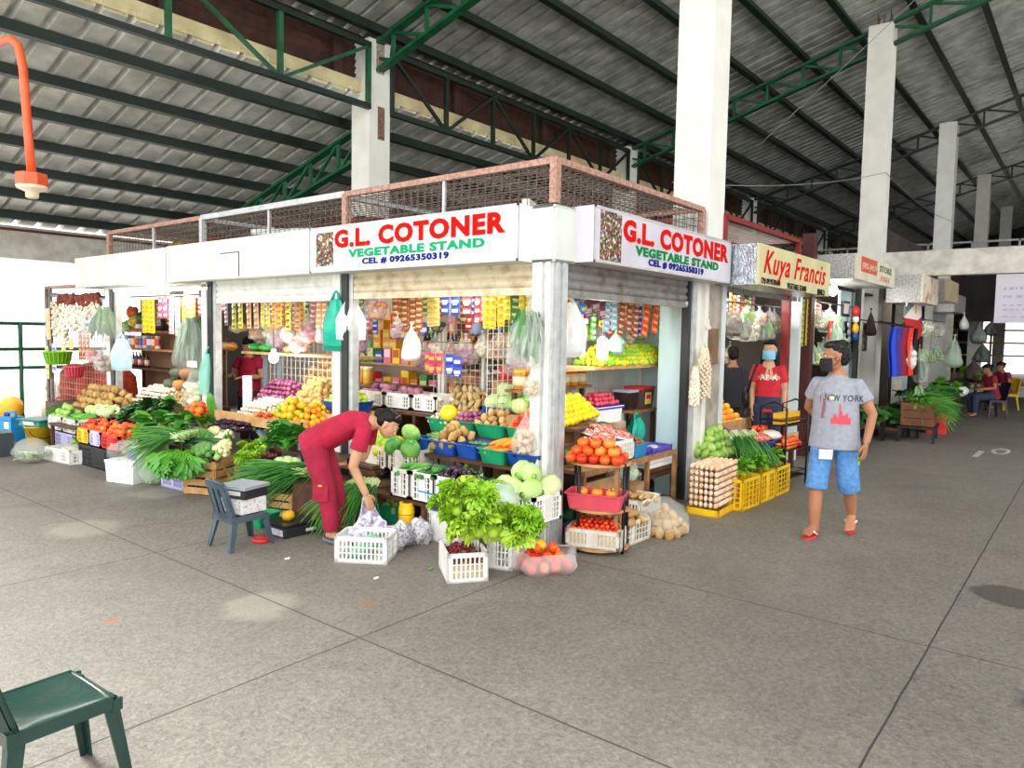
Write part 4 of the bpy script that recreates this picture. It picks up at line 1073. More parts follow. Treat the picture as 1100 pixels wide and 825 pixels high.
t = thing('wire_mesh_screen', 'white wire mesh panel behind the root crates', 'mesh panel', (1.3, 1.75, .9)); meshpanel((0, 0, 0), (0, .85, 0), (0, 0, 1.4), .07, .07, .006, mat=M('white_wire', '#D8D4CC', .5)).build('mesh', t)

# ------------------------------------------------------------ ground goods in front of the corner bay
def gplace(a, b, depth):
    A, B = PZ(*a), PZ(*b); d = B-A; ang = math.atan2(d.y, d.x); n = V((-d.y, d.x, 0)).normalized()
    return (A+B)/2+n*depth/2, ang, d.length
c, a, w = gplace((359, 604), (416, 607), .3)
put(crate_mb(w, .3, .2, PW, .03), 'vegetable_crate', 'empty-looking white crate on the floor under the woman\'s hands', 'crate', c, a)
for i in range(5):
    m = MB(); m.ell((0, 0, 0), (.1, .08, .03), M('green_film', '#9AD8B4', .5, alpha=.8), 10, 6, .6, i); put(m, 'plastic_wrap', 'crumpled green film lying in the white crate under the woman\'s hands', 'wrapping', c+V((R.uniform(-.09, .09), R.uniform(-.06, .06), .05+.02*i)), R.uniform(0, 6), 'green film in the floor crate')
def crumple(label, c, r, seed, mat=None, name='newspaper', cat='newspaper'):
    m = MB(); m.ell((0, 0, r[2]*.75), r, mat or NEWS, 16, 10, .75, seed, ns=1.6); return put(m, name, label, cat, c, R.uniform(0, 6))
NEWS = M('printed_newspaper', '#E2E0E4', .8, col2='#8C8A9A', scale=38, lo=.42, hi=.62)
crumple('crumpled newspaper between the white crate and the yellow container', PZ(427, 588), (.14, .12, .1), 2)
crumple('crumpled newspaper against the white floor box', PZ(452, 583), (.12, .09, .1), 4)
p = PZ(436.5, 576.5); t = thing('water_container', 'tall yellow plastic container standing on the floor beside the newspaper', 'container', p)
m = MB(); m.lathe([(.062, 0), (.068, .02), (.068, .26), (.06, .285), (.063, .29), (.063, .3), (.05, .3), (.048, .27)], 20, PYEL); m.build('body', t)
m = MB(); m.lathe([(.0695, .08), (.0695, .1)], 20, PYEL); m.lathe([(.0695, .2), (.0695, .22)], 20, PYEL); m.build('ring', t)
c, a, w = gplace((452, 577), (493, 589), .4)
put(crate_mb(w, .4, .26, PW, .034, .5), 'vegetable_crate', 'white crate on the floor under the cyan basin', 'crate', c, a)
put(tub_mb(w*.7, .4, .15, PCYA), 'plastic_tub', 'cyan basin standing on the white floor crate', 'basin', c+V((-.05, .05, .262)), a)
p = PZ(419, 566); put(tub_mb(.3, .3, .16, PGRN), 'plastic_tub', 'green tub on the floor beside the yellow container', 'tub', (p.x+.2, p.y+.15, 0), .3)
heap('chayote', 'chayote', 'pale green gourd in the green floor tub', 'vegetable', (p.x+.2, p.y+.15, .1), .14, .14, .05, 3, s=(.9, 1.1))
p = PZ(430, 560); c0 = (p.x+.35, p.y+.1, 0)
put(crate_mb(.5, .4, .3, PBLK, .05), 'vegetable_crate', 'dark crate under the string gourds and flower squash', 'crate', c0, .2)
heap('long_gourd', 'okra', 'slim dark ridged gourd bundle piece beside the woman\'s arm', 'vegetable', (c0[0]-.1, c0[1]+.2, .3), .2, .2, (.1, .03), 3, mode='along', yaw=.8, jit=.3, s=(2.0, 2.4))
item('pechay_bunch', P['midgreens0'], 'leafy squash shoots with yellow flowers beside the yellow container', 'greens', None, (c0[0]-.2, c0[1]-.15, .31), (0, -.5, 2.6), .9)
m = MB()
for k in range(5): leaf(m, (0, 0, 0), (math.cos(k*1.3), math.sin(k*1.3), .7), (0, 0, 1), .09, .07, .2, VM('squash_flower', '#F2B41A', '#F6CE3A'))
put(m, 'squash_flower', 'yellow squash flowers above the yellow container', 'flower', (c0[0]-.25, c0[1]-.15, .48))
# big lettuce crate, wrapped cabbage, small chilli crate
c, a, w = gplace((550.5, 614), (576, 589.5), .42)
put(crate_mb(w, .42, .27, PW, .03, .4), 'vegetable_crate', 'white floor crate of lettuce at the corner post, blue sticker on it', 'crate', c, a)
A = PZ(550.5, 614); A2 = PZ(519, 604); d2 = (A2-A).normalized()
m = MB(); m.box((0, 0, 0), (.002, .09, .1), PBLU); m.box((-.0015, 0, 0), (.002, .05, .05), PYEL)
m.build('sticker', bpy.data.objects[[o.name for o in bpy.data.objects if o.get('label', '').startswith('white floor crate of lettuce')][0]], (-w/2-.003, .22, .14), None)
rr = random.Random(4)
for (px, py, z, s) in ((486, 522, .72, 1.0), (500, 520, .74, 1.1), (516, 524, .74, 1), (531, 521, .7, .9), (477, 532, .64, .95), (492, 540, .62, 1.1), (508, 543, .6, 1.15), (523, 545, .58, 1.1), (538, 548, .56, 1.15), (553, 550, .55, 1.1), (566, 549, .58, .95),
                       (499, 558, .5, 1.05), (514, 563, .46, 1.15), (529, 564, .45, 1.15), (544, 562, .46, 1.2), (558, 563, .46, 1.05), (570, 562, .48, .9)):
    p = PZ(px, py, z); item('lettuce', P['lettuce%d' % rr.randrange(2)], 'bright green frilly lettuce heaped at the foot of the corner post', 'lettuce', 'frilly lettuce at the corner post', p-V((.02, .02, .06)), (rr.uniform(-.6, .2), rr.uniform(-.9, -.2), rr.uniform(0, 6)), s*.95)
stand('dark low stand under the heaped frilly lettuce', [(-.76, -.5, .28)], .04, .4)
p = PZ(536, 535, .62); hb = MB(); hb.ell((0, 0, 0), (.16, .13, .11), BAGG, 14, 9, .25, 3); put(hb, 'plastic_bag', 'clear bag of leaves lying on the frilly lettuce', 'bag', p, .5)
p = PZ(482, 573); hb = MB()
hb.tube([(0, 0, .1), (.0, 0, .16), (.01, 0, .28), (.01, 0, .38), (.0, 0, .44)], [.04, .085, .1, .085, .05], 14, BAGG); hb.tube([(0, 0, .1), (.0, 0, .16), (.01, 0, .28), (.01, 0, .38)], [.03, .075, .09, .07], 12, CABB)
put(hb, 'wrapped_cabbage', 'long cabbage wrapped in clear film standing beside the cyan basin', 'cabbage', (p.x, p.y+.02, 0), .2)
c, a, w = gplace((480.5, 627.5), (524.5, 624.5), .4)
cr = put(crate_mb(w, .4, .21, PW, .03), 'vegetable_crate', 'small white crate of dark red chillies standing out on the floor', 'crate', c, a)
heap('chilli', 'chilli', 'dark red chilli in the small white floor crate', 'vegetable', (c.x, c.y, .13), w/2-.03, .18, (.022, .009), 4, a, mode='any', lz=1.5)
m = MB(); m.box((0, 0, .07), (w*.85, .35, .11), M('paper_liner', '#D8C8A0', .8)); put(m, 'paper_liner', 'paper liner under the chillies in the small white crate', 'liner', c, a)
# bag of tomatoes on the floor
p = PZ(585, 612); o = thing('plastic_bag', 'open white bag of ripe tomatoes slumped on the floor beside the corner rack', 'bag', p, -.6)
m = MB()
def fn(u, v):
    th = 2*PI*v; q = 1+.1*math.sin(5*th)+.2*mnoise.noise(V((math.cos(th)*2, math.sin(th)*2, u*3)))
    r, z = ((.0, 0), (.19, .005), (.235, .06), (.215, .12), (.18, .155), (.165, .145))[int(round(u*5))]
    return (r*1.15*q*math.cos(th), r*.85*q*math.sin(th), z)
m.grid(fn, 5, 28, M('thin_white_film', '#F4F2F2', .3, alpha=.3)); m.build('film', o)
heap('tomato', 'bigtomato', 'ripe tomato in the open white bag on the floor', 'vegetable', (p.x, p.y, .01), .19, .15, .047, 3, -.6, s=(.85, 1.0), cover=False)
item('tomato', P['mango0'], 'yellowish tomato topmost in the open floor bag', 'vegetable', None, (p.x-.02, p.y+.03, .19), (0, 0, 1), .95)
for i, (px, py) in enumerate(((309, 601), (463, 612), (404, 622))):
    p = PZ(px, py); m = MB(); m.ell((0, 0, .008), (.025, .015, .008), (PAPER, PECH, PAPER)[i], 8, 5, .5, i); put(m, 'litter_scrap', ('pale scrap lying on the floor in front of the small chair', 'green scrap of leaf on the floor beside the chilli crate', 'white scrap on the open floor below the white crate')[i], 'litter', p)
# ------------------------------------------------------------ walkway face of the corner stall
# three-tier corner rack
c, a, w = gplace((602, 594), (668, 602), .34)
RK = V((c.x, c.y, 0)); ca, sa = math.cos(a), math.sin(a)
def RL(x, y, z): return V((RK.x+x*ca-y*sa, RK.y+x*sa+y*ca, z))
t = thing('corner_rack', 'three-tier wooden corner rack with round-fronted boards on black posts', 'rack', RK, a)
ply = M('plywood_board', '#C99A68', .6, col2='#B5824E', scale=8)
for z in (.05, .36, .73):
    m = MB(); n = 14; pts = [(-w/2, .17)]+[(-w/2+w*i/n, .05-.2*math.sin(PI*i/n)**.6) for i in range(n+1)]+[(w/2, .17)]
    k = len(pts); vs = [(x, y, z) for x, y in pts]+[(x, y, z-.022) for x, y in pts]
    m.add(vs, [tuple(range(k))[::-1] if False else tuple(range(k)), tuple(range(2*k-1, k-1, -1))]+[(i, k+i, k+(i+1) % k, (i+1) % k) for i in range(k)], ply); m.build('board', t)
for x, y in ((-w/2+.12, -.09), (w/2-.03, -.0), (-w/2+.03, .14), (w/2-.03, .15)):
    m = MB(); m.tube([(x, y, 0), (x, y, .73)], .014, 8, BLACKM); m.build('post', t)
m = MB(); m.bx((w/2-.1, -.03, .05), (w/2-.07, .0, .71), WOOD); m.build('slat', t)
heap('tomato', 'bigtomato', 'large orange-red tomato on the top board of the corner rack', 'vegetable', RL(-.01, .0, .73), w/2-.01, .17, .047, 3, a, mode='up', jit=.5, s=(.85, 1.0), cover=False)
cc = RL(.0, -.0, .36); put(tub_mb(w*.92, .28, .12, PPNK, .9), 'plastic_tub', 'pink tub of tomatoes on the middle board of the corner rack', 'tub', cc+V((0, 0, .002)), a)
heap('tomato', 'bigtomato', 'red tomato in the pink tub on the corner rack', 'vegetable', (cc.x, cc.y, .38), w*.42, .12, .048, 2, a, mode='up', jit=.5, s=(.85, 1.0), cover=False)
cc = RL(.0, -.0, .05); put(crate_mb(w*.9, .28, .15, PWD, .03, .25), 'vegetable_crate', 'cream crate of cherry tomatoes on the lowest board of the corner rack', 'crate', cc+V((0, 0, .002)), a)
heap('cherry_tomato', 'cherry', 'small red cherry tomato in the cream crate on the corner rack', 'vegetable', (cc.x, cc.y, .155), w*.43, .13, .021, 4, a, mode='up', jit=.7)
m = MB(); m.box((0, 0, .07), (w*.84, .25, .13), M('paper_liner', '#D8C8A0', .8)); put(m, 'paper_liner', 'paper liner under the cherry tomatoes on the corner rack', 'liner', cc+V((0, 0, .015)), a)
# crates and bags on the floor beside the rack
c, a, w = gplace((660, 593), (699, 578), .38)
put(crate_mb(w, .38, .2, PWD, .045), 'vegetable_crate', 'white crate of pale tan roots on the floor beside the corner rack', 'crate', c, a)
heap('tan_root', 'tanroot', 'pale tan root heaped in the white floor crate beside the corner rack', 'vegetable', (c.x, c.y, .15), w/2, .2, (.1, .042), 4, a, mode='along', yaw=.3, jit=.5)
m = MB(); m.ell((0, 0, .1), (.16, .12, .1), M('purple_net', '#8A2A8C', .7, col2='#5A1A60', scale=50), 12, 8, .4, 3); put(m, 'net_bag', 'purple net bag of onions behind the rack and the tan roots', 'bag', (.42, -.02, .0))
c2 = PZ(722, 556); put(crate_mb(.46, .36, .28, PW, .03), 'vegetable_crate', 'white netted crate of brown roots beside the bag of potatoes', 'crate', (1.2, -.1, 0), .1)
heap('brown_root', 'tanroot', 'thin brown root heaped in the netted crate beside the bag of potatoes', 'vegetable', (1.2, -.1, .22), .24, .2, (.1, .03), 4, .1, mode='along', yaw=.4, jit=.6, s=(.75, .9))
m = MB(); m.ell((0, 0, .1), (.2, .15, .1), BAGC, 14, 9, .4, 6); put(m, 'plastic_bag', 'clear bag lying over the brown roots in the netted crate', 'bag', (1.22, .02, .38))
p = PZ(724, 577); o = thing('plastic_bag', 'clear bag bulging with round potatoes on the floor in front of the stool', 'bag', (1.13, -.46, 0))
m = MB(); m.lathe([(.0001, 0), (.17, .0), (.22, .07), (.21, .17), (.15, .27), (.07, .31), (.05, .33)], 18, BAGC, ribs=5, rib=.05); m.build('film', o)
heap('potato', 'potato', 'round tan potato inside the clear floor bag in front of the stool', 'vegetable', (1.13, -.46, .0), .2, .18, .05, 4, s=(.95, 1.15), mode='any')
m = MB(); m.ell((0, 0, .09), (.14, .11, .09), M('green_cloth', '#1E8A4A', .7), 12, 8, .5, 8); put(m, 'green_bag', 'crumpled green bag on the floor under the plank table', 'bag', (.78, .28, 0))
item('cabbage', P['napa1'], 'pale cabbage lying against the stool leg', 'vegetable', None, (1.5, .1, .42), (0, .3, .6), .8)
m = MB(); m.bx((-.12, -.12, 0), (.12, .12, .33), CARD); put(m, 'carton', 'brown carton standing beside the stool', 'box', (1.5, .12, 0), .2)
m = MB(); m.bx((0, -.015, 0), (.62, .015, .42), CARD); put(m, 'cardboard_sheet', 'sheet of cardboard leaning under the plank table', 'cardboard', (.66, .1, .02))
# plank table
t = thing('plank_table', 'rough plank table of packed fruit with a projecting front rail', 'table', (.5, -.02, 0))
m = MB(); m.bx((0, .02, .545), (1.24, .36, .575), WOOD); m.build('tabletop', t)
m = MB(); m.bx((0, .0, .53), (1.76, .02, .585), WOOD); m.build('rail', t)
for x, y in ((1.74, .01), (1.2, .04), (.05, .04), (1.2, .33), (.05, .33)):
    m = MB(); m.bx((x-.02, y-.01, 0), (x+.02, y+.03, .53), WOOD); m.build('leg', t)
t = thing('stool', 'dark brown wooden stool under the white boxes beside the stall jamb', 'stool', (2.11, .26, 0))
m = MB(); m.bx((-.33, -.2, .37), (.33, .2, .41), WOODD); m.build('seat', t)
for sx in (-1, 1):
    for sy in (-1, 1): m = MB(); m.bx((sx*.3-.025, sy*.17-.025, 0), (sx*.3+.025, sy*.17+.025, .37), WOODD); m.build('leg', t)
m = MB(); m.bx((-.31, -.17, .3), (.31, -.15, .35), WOODD); m.bx((-.31, .15, .3), (.31, .17, .35), WOODD); m.build('apron', t)
for k in range(2):
    m = MB(); m.bx((-.26, -.17, 0), (.26, .17, .045), STYRO); m.bx((-.265, -.175, .036), (.265, .175, .045), PW); put(m, 'flat_box', ('flat white box resting on the dark stool', 'flat white box directly under the purple tray')[k], 'box', (2.1, .25, .412+.048*k))
put(crate_mb(.5, .33, .1, PPUR, .03), 'plastic_tray', 'purple perforated tray on the flat white boxes', 'tray', (2.12, .25, .51), .05)
for i, (dx, cc) in enumerate(((-.08, M('blue_wrapper', '#2A52C8', .4)), (.1, BAGW), (.02, M('orange_wrapper', '#E88A4A', .4)))):
    m = MB(); m.ell((0, 0, .04), (.09, .07, .04), cc, 10, 7, .4, i); put(m, 'food_pack', ('blue packet', 'white packet', 'orange packet')[i]+' lying in the purple tray', 'packet', (2.12+dx, .2+.05*i, .525), .4*i)
# goods on the plank table
TZ = .575
put(crate_mb(.56, .3, .2, PW, .028), 'vegetable_crate', 'white crate of cling-wrapped red packs on the plank table', 'crate', (1.16, .18, TZ))
REDP = M('cling_wrapped_red', '#D8483A', .2, col2='#F0C8B8', scale=60, lo=.5, hi=.62)
for i, (x, y, z, r) in enumerate(((.92, .12, .78, .1), (1.06, .12, .8, -.2), (1.22, .12, .8, .2), (1.36, .12, .78, .0), (.96, .26, .83, .3), (1.12, .26, .85, .1), (1.28, .27, .83, -.2))):
    m = MB(); m.ell((0, 0, .03), (.085, .085, .035), REDP, 14, 8, .15, i); m.lathe([(.0001, 0), (.08, 0), (.09, .02)], 14, STYRO)
    put(m, 'wrapped_pack', 'cling-wrapped tray of small red chillies in the white table crate', 'packet', (x, y, z), r, 'wrapped red packs on the plank table').rotation_euler = (.25, r*.5, r)
put(tub_mb(.26, .3, .12, PCYA, .9), 'plastic_tub', 'small blue tub at the jamb end of the plank table', 'tub', (1.59, .18, TZ))
heap('peanut', 'nut', 'brown nut heaped in the small blue tub on the plank table', 'nuts', (1.59, .18, .66), .13, .15, .024, 3)
m = MB(); m.bx((.55, .38, .0), (2.0, .78, .74), WOODD); put(m, 'storage_chest', 'dark wooden chest behind the plank table', 'chest', (0, 0, 0))
heap('cucumber', 'darkcucumber', 'dark green cucumber stacked behind the wrapped red packs', 'vegetable', (1.5, .56, .74), .3, .18, (.11, .034), 4, mode='along', yaw=-.5, jit=.15, s=(1.1, 1.3), tilt=-.2)
for i in range(3): item('broccoli', P['broccoli0'], 'dark green broccoli head behind the tomatoes on the corner rack', 'vegetable', 'broccoli behind the corner rack', (.62+.15*i, .34-.02*i, .68), (.2, -.2, i), 1.1)
t = thing('lemon_stand', 'slatted stand holding the yellow lemons', 'stand', (.95, .62, .742))
m = MB(); m.bx((-.42, -.2, .0), (.42, .2, .17), WOOD); m.build('board', t)
heap('lemon', 'lemon', 'bright yellow lemon in the heap behind the corner post', 'fruit', (.95, .6, .915), .44, .22, .036, 5, tilt=.1, mode='any')
put(tub_mb(.5, .3, .16, STYRO, .95), 'foam_box', 'white foam box with a blue tape edge beside the lemons', 'box', (1.72, .62, .86))
t = bpy.data.objects['foam_box']; m = MB(); m.bx((-.255, -.155, .14), (.255, .155, .172), M('blue_tape', '#2B3FC4', .4)); m.build('tape', t)
m = MB(); m.bx((1.46, .44, .742), (1.98, .78, .858), CARD); put(m, 'carton', 'brown carton under the white foam box', 'box', (0, 0, 0))
heap('wax_apple', 'wax', 'small reddish fruit heaped on the white foam box', 'fruit', (1.72, .62, 1.03), .22, .13, .032, 3)
# back counter with big containers
t = thing('counter', 'narrow dark counter under the red-lidded containers', 'counter', (2.6, .75, 0))
m = MB(); m.bx((-.28, -.2, .9), (.28, .2, .93), WOOD); m.build('top', t)
for x in (-.25, .25): m = MB(); m.bx((x-.02, -.18, 0), (x+.02, -.14, .9), WOODD); m.build('leg', t); m = MB(); m.bx((x-.02, .14, 0), (x+.02, .18, .9), WOODD); m.build('leg', t)
def tubjar(label, p, w, d, h, body, lid, lab):
    t = thing('food_container', label, 'container', p)
    m = MB(); m.box((0, 0, h*.42), (w, d, h*.84), M('clear_brown_plastic_'+body[1:], body, .15), None, (.86, .86)); m.build('body', t)
    m = MB(); m.box((0, 0, h*.9), (w*1.06, d*1.06, h*.12), M('lid_'+lid[1:], lid, .4)); m.build('lid', t)
    if lab: m = MB(); m.box((-.0, -d*.475, h*.45), (w*.5, .008, h*.5), M('sticker_'+lab[1:], lab, .5)); m.box((0, -d*.482, h*.52), (w*.4, .008, h*.18), M('sticker_pink', '#D8286A', .5)); m.build('label', t)
tubjar('brown food container with a red lid and yellow label on the narrow counter', (2.72, .7, .931), .26, .24, .26, '#5A4A44', '#D8222A', '#F0D860')
tubjar('dark sauce container with a pale label left of the red-lidded one', (2.45, .72, .931), .2, .2, .23, '#3A2A2A', '#B8C0C8', None)
for i, x in enumerate((1.62, 1.78)):
    jar('white-labelled jar with a pale lid near the foam box', (x+.22, .9, .932), .06, .17, '#B8402A', '#D8D4CC', '#F0EEE8', 'pair of labelled jars near the foam box')
t = thing('plank_shelf', 'board shelf of amber jars behind the lemons', 'shelf', (.7, .95, 0)); m = MB(); m.bx((0, -.1, 1.19), (1.25, .1, 1.218), WOOD); m.build('board', t)
for x in (.03, 1.2): m = MB(); m.bx((x-.02, -.02, 0), (x+.02, .02, 1.19), WOODD); m.build('upright', t)
for i in range(8): jar('amber jar with a pale label on the board behind the lemons', (.78+.15*i, .93, 1.219), .062, .19, '#C8841E', '#E8B83A', '#F2E8C8', 'amber jars behind the lemons')
# upper shelf with peppers, mesh behind, lamp
t = thing('plank_shelf', 'pale plank shelf of peppers in the walkway opening', 'shelf', (1.45, .7, 1.44)); m = MB(); m.bx((-.55, -.2, -.035), (1.66, .2, 0), WOODL); m.build('board', t)
m = MB(); m.bx((-.55, .2, -1.43), (-.51, .24, .85), WHITE); m.build('upright', t); m = MB(); m.bx((1.6, .16, -1.43), (1.64, .2, .85), WHITE); m.build('upright', t)
t = thing('wire_mesh_screen', 'pinkish wire mesh panel behind the amber jars', 'mesh panel', (.5, 1.1, .85)); meshpanel((0, 0, 0), (2.1, 0, 0), (0, 0, 1.5), .075, .075, .006, mat=M('white_wire', '#D8D4CC', .5)).build('mesh', t)
PEPY = VM('yellow_pepper_skin', '#F2D818', '#C8D82A', .8, .3); PEPG = VM('green_pepper_skin', '#8CC42A', '#B8DC3A', .8, .3)
proto('pepper0', lambda m: m.lathe([(.0001, -.05), (.018, -.045), (.032, -.01), (.034, .02), (.022, .035), (.006, .03), (.0001, .045)], 9, PEPY, ribs=3, rib=.1)); proto('pepper1', lambda m: m.lathe([(.0001, -.05), (.018, -.045), (.032, -.01), (.034, .02), (.022, .035), (.006, .03), (.0001, .045)], 9, PEPG, ribs=3, rib=.1))
heap('pepper', 'pepper', 'yellow-green pepper heaped on the plank shelf in the walkway opening', 'vegetable', (2.3, .66, 1.44), .75, .17, .033, 5, mode='any')
t = thing('light_bulb', 'glowing white lamp hanging in the walkway opening', 'lamp', PY(647, 376, .42))
m = MB(); m.lathe([(.0001, -.1), (.05, -.095), (.055, 0), (.05, .1), (.02, .13), (.0001, .135)], 14, M('lamp_glow', '#FFFFFF', emit=9)); m.build('bulb', t)
m = MB(); m.tube([(0, 0, .13), (0, 0, .9)], .006, 5, BLACKM); m.build('cord', t)
hangbag('crumpled white carrier bag hanging inside the walkway opening by the corner post', PY(611, 316, .12), .32, .52, M('soft_plastic_film', '#EEF2F2', .3, alpha=.55), None, -.7, 21, True)
hangbag('pale teal bag of goods hanging beside the glowing lamp', PY(662, 352, .5), .26, .26, BAGG, ('ball', VM('teal_goods', '#7CC4BC', '#A8DCD4'), 14, .04), seed=22)
m = MB(); m.tube([(.2, .3, 2.22), (2.6, .3, 2.22)], .012, 6, WIRE); m.tube([(.2, .62, 2.22), (2.6, .62, 2.22)], .012, 6, WIRE); put(m, 'hanging_rail', 'thin hanging rail of snack strips behind the dull grey shutter', 'rail', (0, 0, 0))
def hangrowy(y, a, b, py, n, w, cells, ch, c1, c2, label, tw=0.0):
    p0, p1 = PY(a, py, y), PY(b, py, y)
    for i in range(n):
        p = p0.lerp(p1, (i+.5)/n); p.z = 2.2+R.uniform(-.05, .03); o = strip(label, p, w, cells, ch, c1, c2, 0, label)
        o.rotation_euler = (0, tw+R.uniform(-.06, .06), 0)
hangrowy(.3, 666, 688, 322, 3, .11, 7, .062, '#9A4A2A', '#D8B08A', 'brown snack strip hanging in the walkway opening', .1)
hangrowy(.3, 692, 712, 322, 2, .13, 6, .075, '#E8401C', '#F2A23A', 'red-orange snack strip hanging in the walkway opening', .18)
hangrowy(.3, 650, 664, 322, 2, .11, 7, .06, '#8AC8D8', '#E0F0E8', 'pale green and blue snack strip hanging beside the brown strips', .06)
hangrowy(.3, 625, 650, 322, 3, .16, 2, .13, '#7A3A4A', '#C8A8B0', 'dark maroon packet pair hanging behind the white carrier bag', -.2)
hangrowy(.3, 612, 626, 322, 2, .12, 3, .1, '#2A8AD8', '#E8C83A', 'blue packet strip hanging at the corner post in the walkway opening', -.3)
hangrowy(.62, 655, 714, 326, 4, .11, 5, .07, '#E8D83A', '#3A8A3A', 'yellow-green packet strip hung deeper in the walkway opening')
hangbag('teal cloth bag hanging at the end of the plank table', V((2.3, .5, .92)), .3, .4, BAGT, None, 0, 24, True)
m = MB(); m.ell((0, 0, .11), (.14, .1, .12), BAGC, 14, 9, .25, 6); put(m, 'plastic_bag', 'clear bag of nuts slumped against the teal cloth bag', 'bag', (1.85, .5, .742))
heap('peanut', 'nut', 'brown nut in the clear bag against the teal cloth bag', 'nuts', (1.85, .5, .75), .12, .09, .024, 4)

m = MB(); m.bx((1.25, 1.16, 0), (3.18, 1.2, 2.38), WHITE); struct('wall_divider', m)
for i in range(4): item('cabbage', P['cabbage%d' % (i % 2)], 'whitish cabbage lying behind the yellow lemons', 'vegetable', 'cabbages behind the lemons', (.62+.17*i, .8, 1.08), (i, 0, i), .85)
m = MB(); m.bx((.5, .72, .742), (1.3, .84, 1.0), CARD); put(m, 'carton', 'long carton under the whitish cabbages behind the lemons', 'box', (0, 0, 0))
# garlic plaits on the concrete pillar
def plait(label, p, h, r, n, name='garlic_plait', cords=1):
    t = thing(name, label, 'garlic', p); m = MB(); rr = random.Random(n); m.tube([(0, 0, 0), (0, 0, -h*.2), (0, 0, -h*.95)], [.008, .02, .03], 6, STEM)
    for i in range(n):
        u = i/n; z = -h*(.08+.9*u); a = i*2.4; q = r*(.35+.65*min(1, u*2.2)); s = .021
        m.ell((q*math.cos(a)*rr.uniform(.7, 1.1), q*.6*math.sin(a)-.0, z), (s, s, s*1.05), GARL, 8, 6, .1, i)
    c = m.build('bulbs', t); c['kind'] = 'stuff'; return t
plait('long white garlic plait hanging on the concrete pillar by the eggs', PY(757, 369, -.08), .6, .1, 150)
plait('shorter white garlic plait hanging beside the long one on the pillar', PY(747, 392, -.08), .44, .06, 90)
m = MB(); m.bx((2.95, -.05, 1.45), (3.14, -.014, 1.85), M('brown_board', '#8A6A50', .8, col2='#6E5240', scale=6)); put(m, 'board', 'small brown board fixed on the concrete pillar above the garlic', 'board', (0, 0, 0))
p = PY(761, 352, -.09); m = MB(); m.lathe([(.0001, -.03), (.03, -.02), (.034, 0), (.012, .03), (.01, .09), (.0001, .09)], 12, PWD); put(m, 'hanging_lamp_bulb', 'unlit pale bulb holder hanging in front of the brown board', 'lamp', p)
# egg trays
TRAY = M('egg_tray_pulp', '#A89684', .9, col2='#8F7E6C', scale=10)
def tray_mb():
    m = MB(); n = 26
    def fn(u, v):
        x, y = (u-.5)*.276, (v-.5)*.276
        return (x, y, .012+.009*math.cos(u*2*PI*6)*math.cos(v*2*PI*6))
    m.grid(fn, 24, 24, TRAY)
    return m
ec = V((2.28, -.42, 0)); ea = .06
TM = tray_mb().mesh('egg_tray')
t = thing('plastic_pallet', 'low yellow plastic crate base under the egg trays', 'crate base', (ec.x, ec.y, 0), ea); m = crate_mb(.62, .34, .07, PYEL, .04); m.build('base', t)
egg_group = 0
for st in range(2):
    for k in range(7):
        z = .075+.061*k; q = V((ec.x+(st-.5)*.31*math.cos(ea), ec.y+(st-.5)*.31*math.sin(ea), z)); nm = ('stack of trays nearer the camera', 'stack of trays against the yellow crates')[st]
        o = link('egg_tray', TM, None, q, (0, 0, ea)); tag(o, 'grey pulp egg tray in the '+nm, 'egg tray', 'egg trays in the '+nm)
        for i in range(6):
            for j in range(6):
                if k < 6 and not (j == 0 or (i == 0 and st == 0)): continue
                x, y = (i-2.5)*.05, (j-2.5)*.05
                item('egg', P['egg0'], 'brown egg in the '+nm, 'egg', 'eggs in the '+nm, q+V((x*math.cos(ea)-y*math.sin(ea), x*math.sin(ea)+y*math.cos(ea), .036)), (R.uniform(-.15, .15), R.uniform(-.15, .15), 0))
# ------------------------------------------------------------ middle bay
t = thing('display_table', 'wooden display table of citrus onions and garlic in the middle bay', 'table', (0, 3.8, 0))
m = MB(); m.bx((-.22, -.8, .7), (.36, .85, .74), WOOD); m.build('tabletop', t)
m = MB(); m.bx((-.24, -.82, .68), (-.22, .87, .8), WOODL); m.bx((-.24, -.82, .68), (.36, -.8, .8), WOODL); m.build('front_board', t)
m = MB(); m.bx((.38, -.85, .84), (.95, .85, .88), WOOD); m.build('back_shelf', t)
GREYW2 = M('grey_painted_wood', '#7C8894', .6)
for x, y, h in ((-.18, -.75, .7), (-.18, .8, .7), (.9, -.8, .84), (.9, .8, .84)): m = MB(); m.bx((x-.03, y-.03, 0), (x+.03, y+.03, h), GREYW2); m.build('leg', t)
m = MB(); m.bar((-.18, -.72, .1), (-.18, .1, .66), .05, .04, GREYW2, up=(1, 0, 0)); m.build('brace', t)
def mh(kind, name, px0, px1, py, x, z, D, r, layers, label, cat='vegetable', **k):
    y1, y0 = PX(px0, py, x).y, PX(px1, py, x).y
    return heap(name, kind, label, cat, (x+D/2, (y0+y1)/2, z), D/2, (y1-y0)/2, r, layers, **k)
mh('mango', 'mango', 281, 309, 440, -.2, .74, .42, .05, 4, 'green and yellow mango on the display table of the middle bay', 'fruit', tilt=.25)
mh('orange', 'orange', 309, 334, 436, -.2, .74, .42, .038, 5, 'small yellow-orange citrus on the display table of the middle bay', 'fruit', tilt=.25)
mh('garlic', 'garlic_bulb', 246, 281, 440, -.2, .74, .5, .028, 5, 'white garlic bulb heaped on the display table of the middle bay', tilt=.3)
mh('tomato', 'tomato', 270, 284, 446, -.34, .8, .14, .036, 1, 'red tomato along the front edge of the middle display table', s=(.7, .8))
mh('redonion', 'red_onion', 270, 307, 432, .4, .88, .42, .036, 5, 'red onion heaped at the back of the middle display table', tilt=.25)
mh('potato', 'potato', 307, 342, 424, .4, .88, .48, .042, 5, 'small tan potato heaped at the back of the middle display table', tilt=.35)
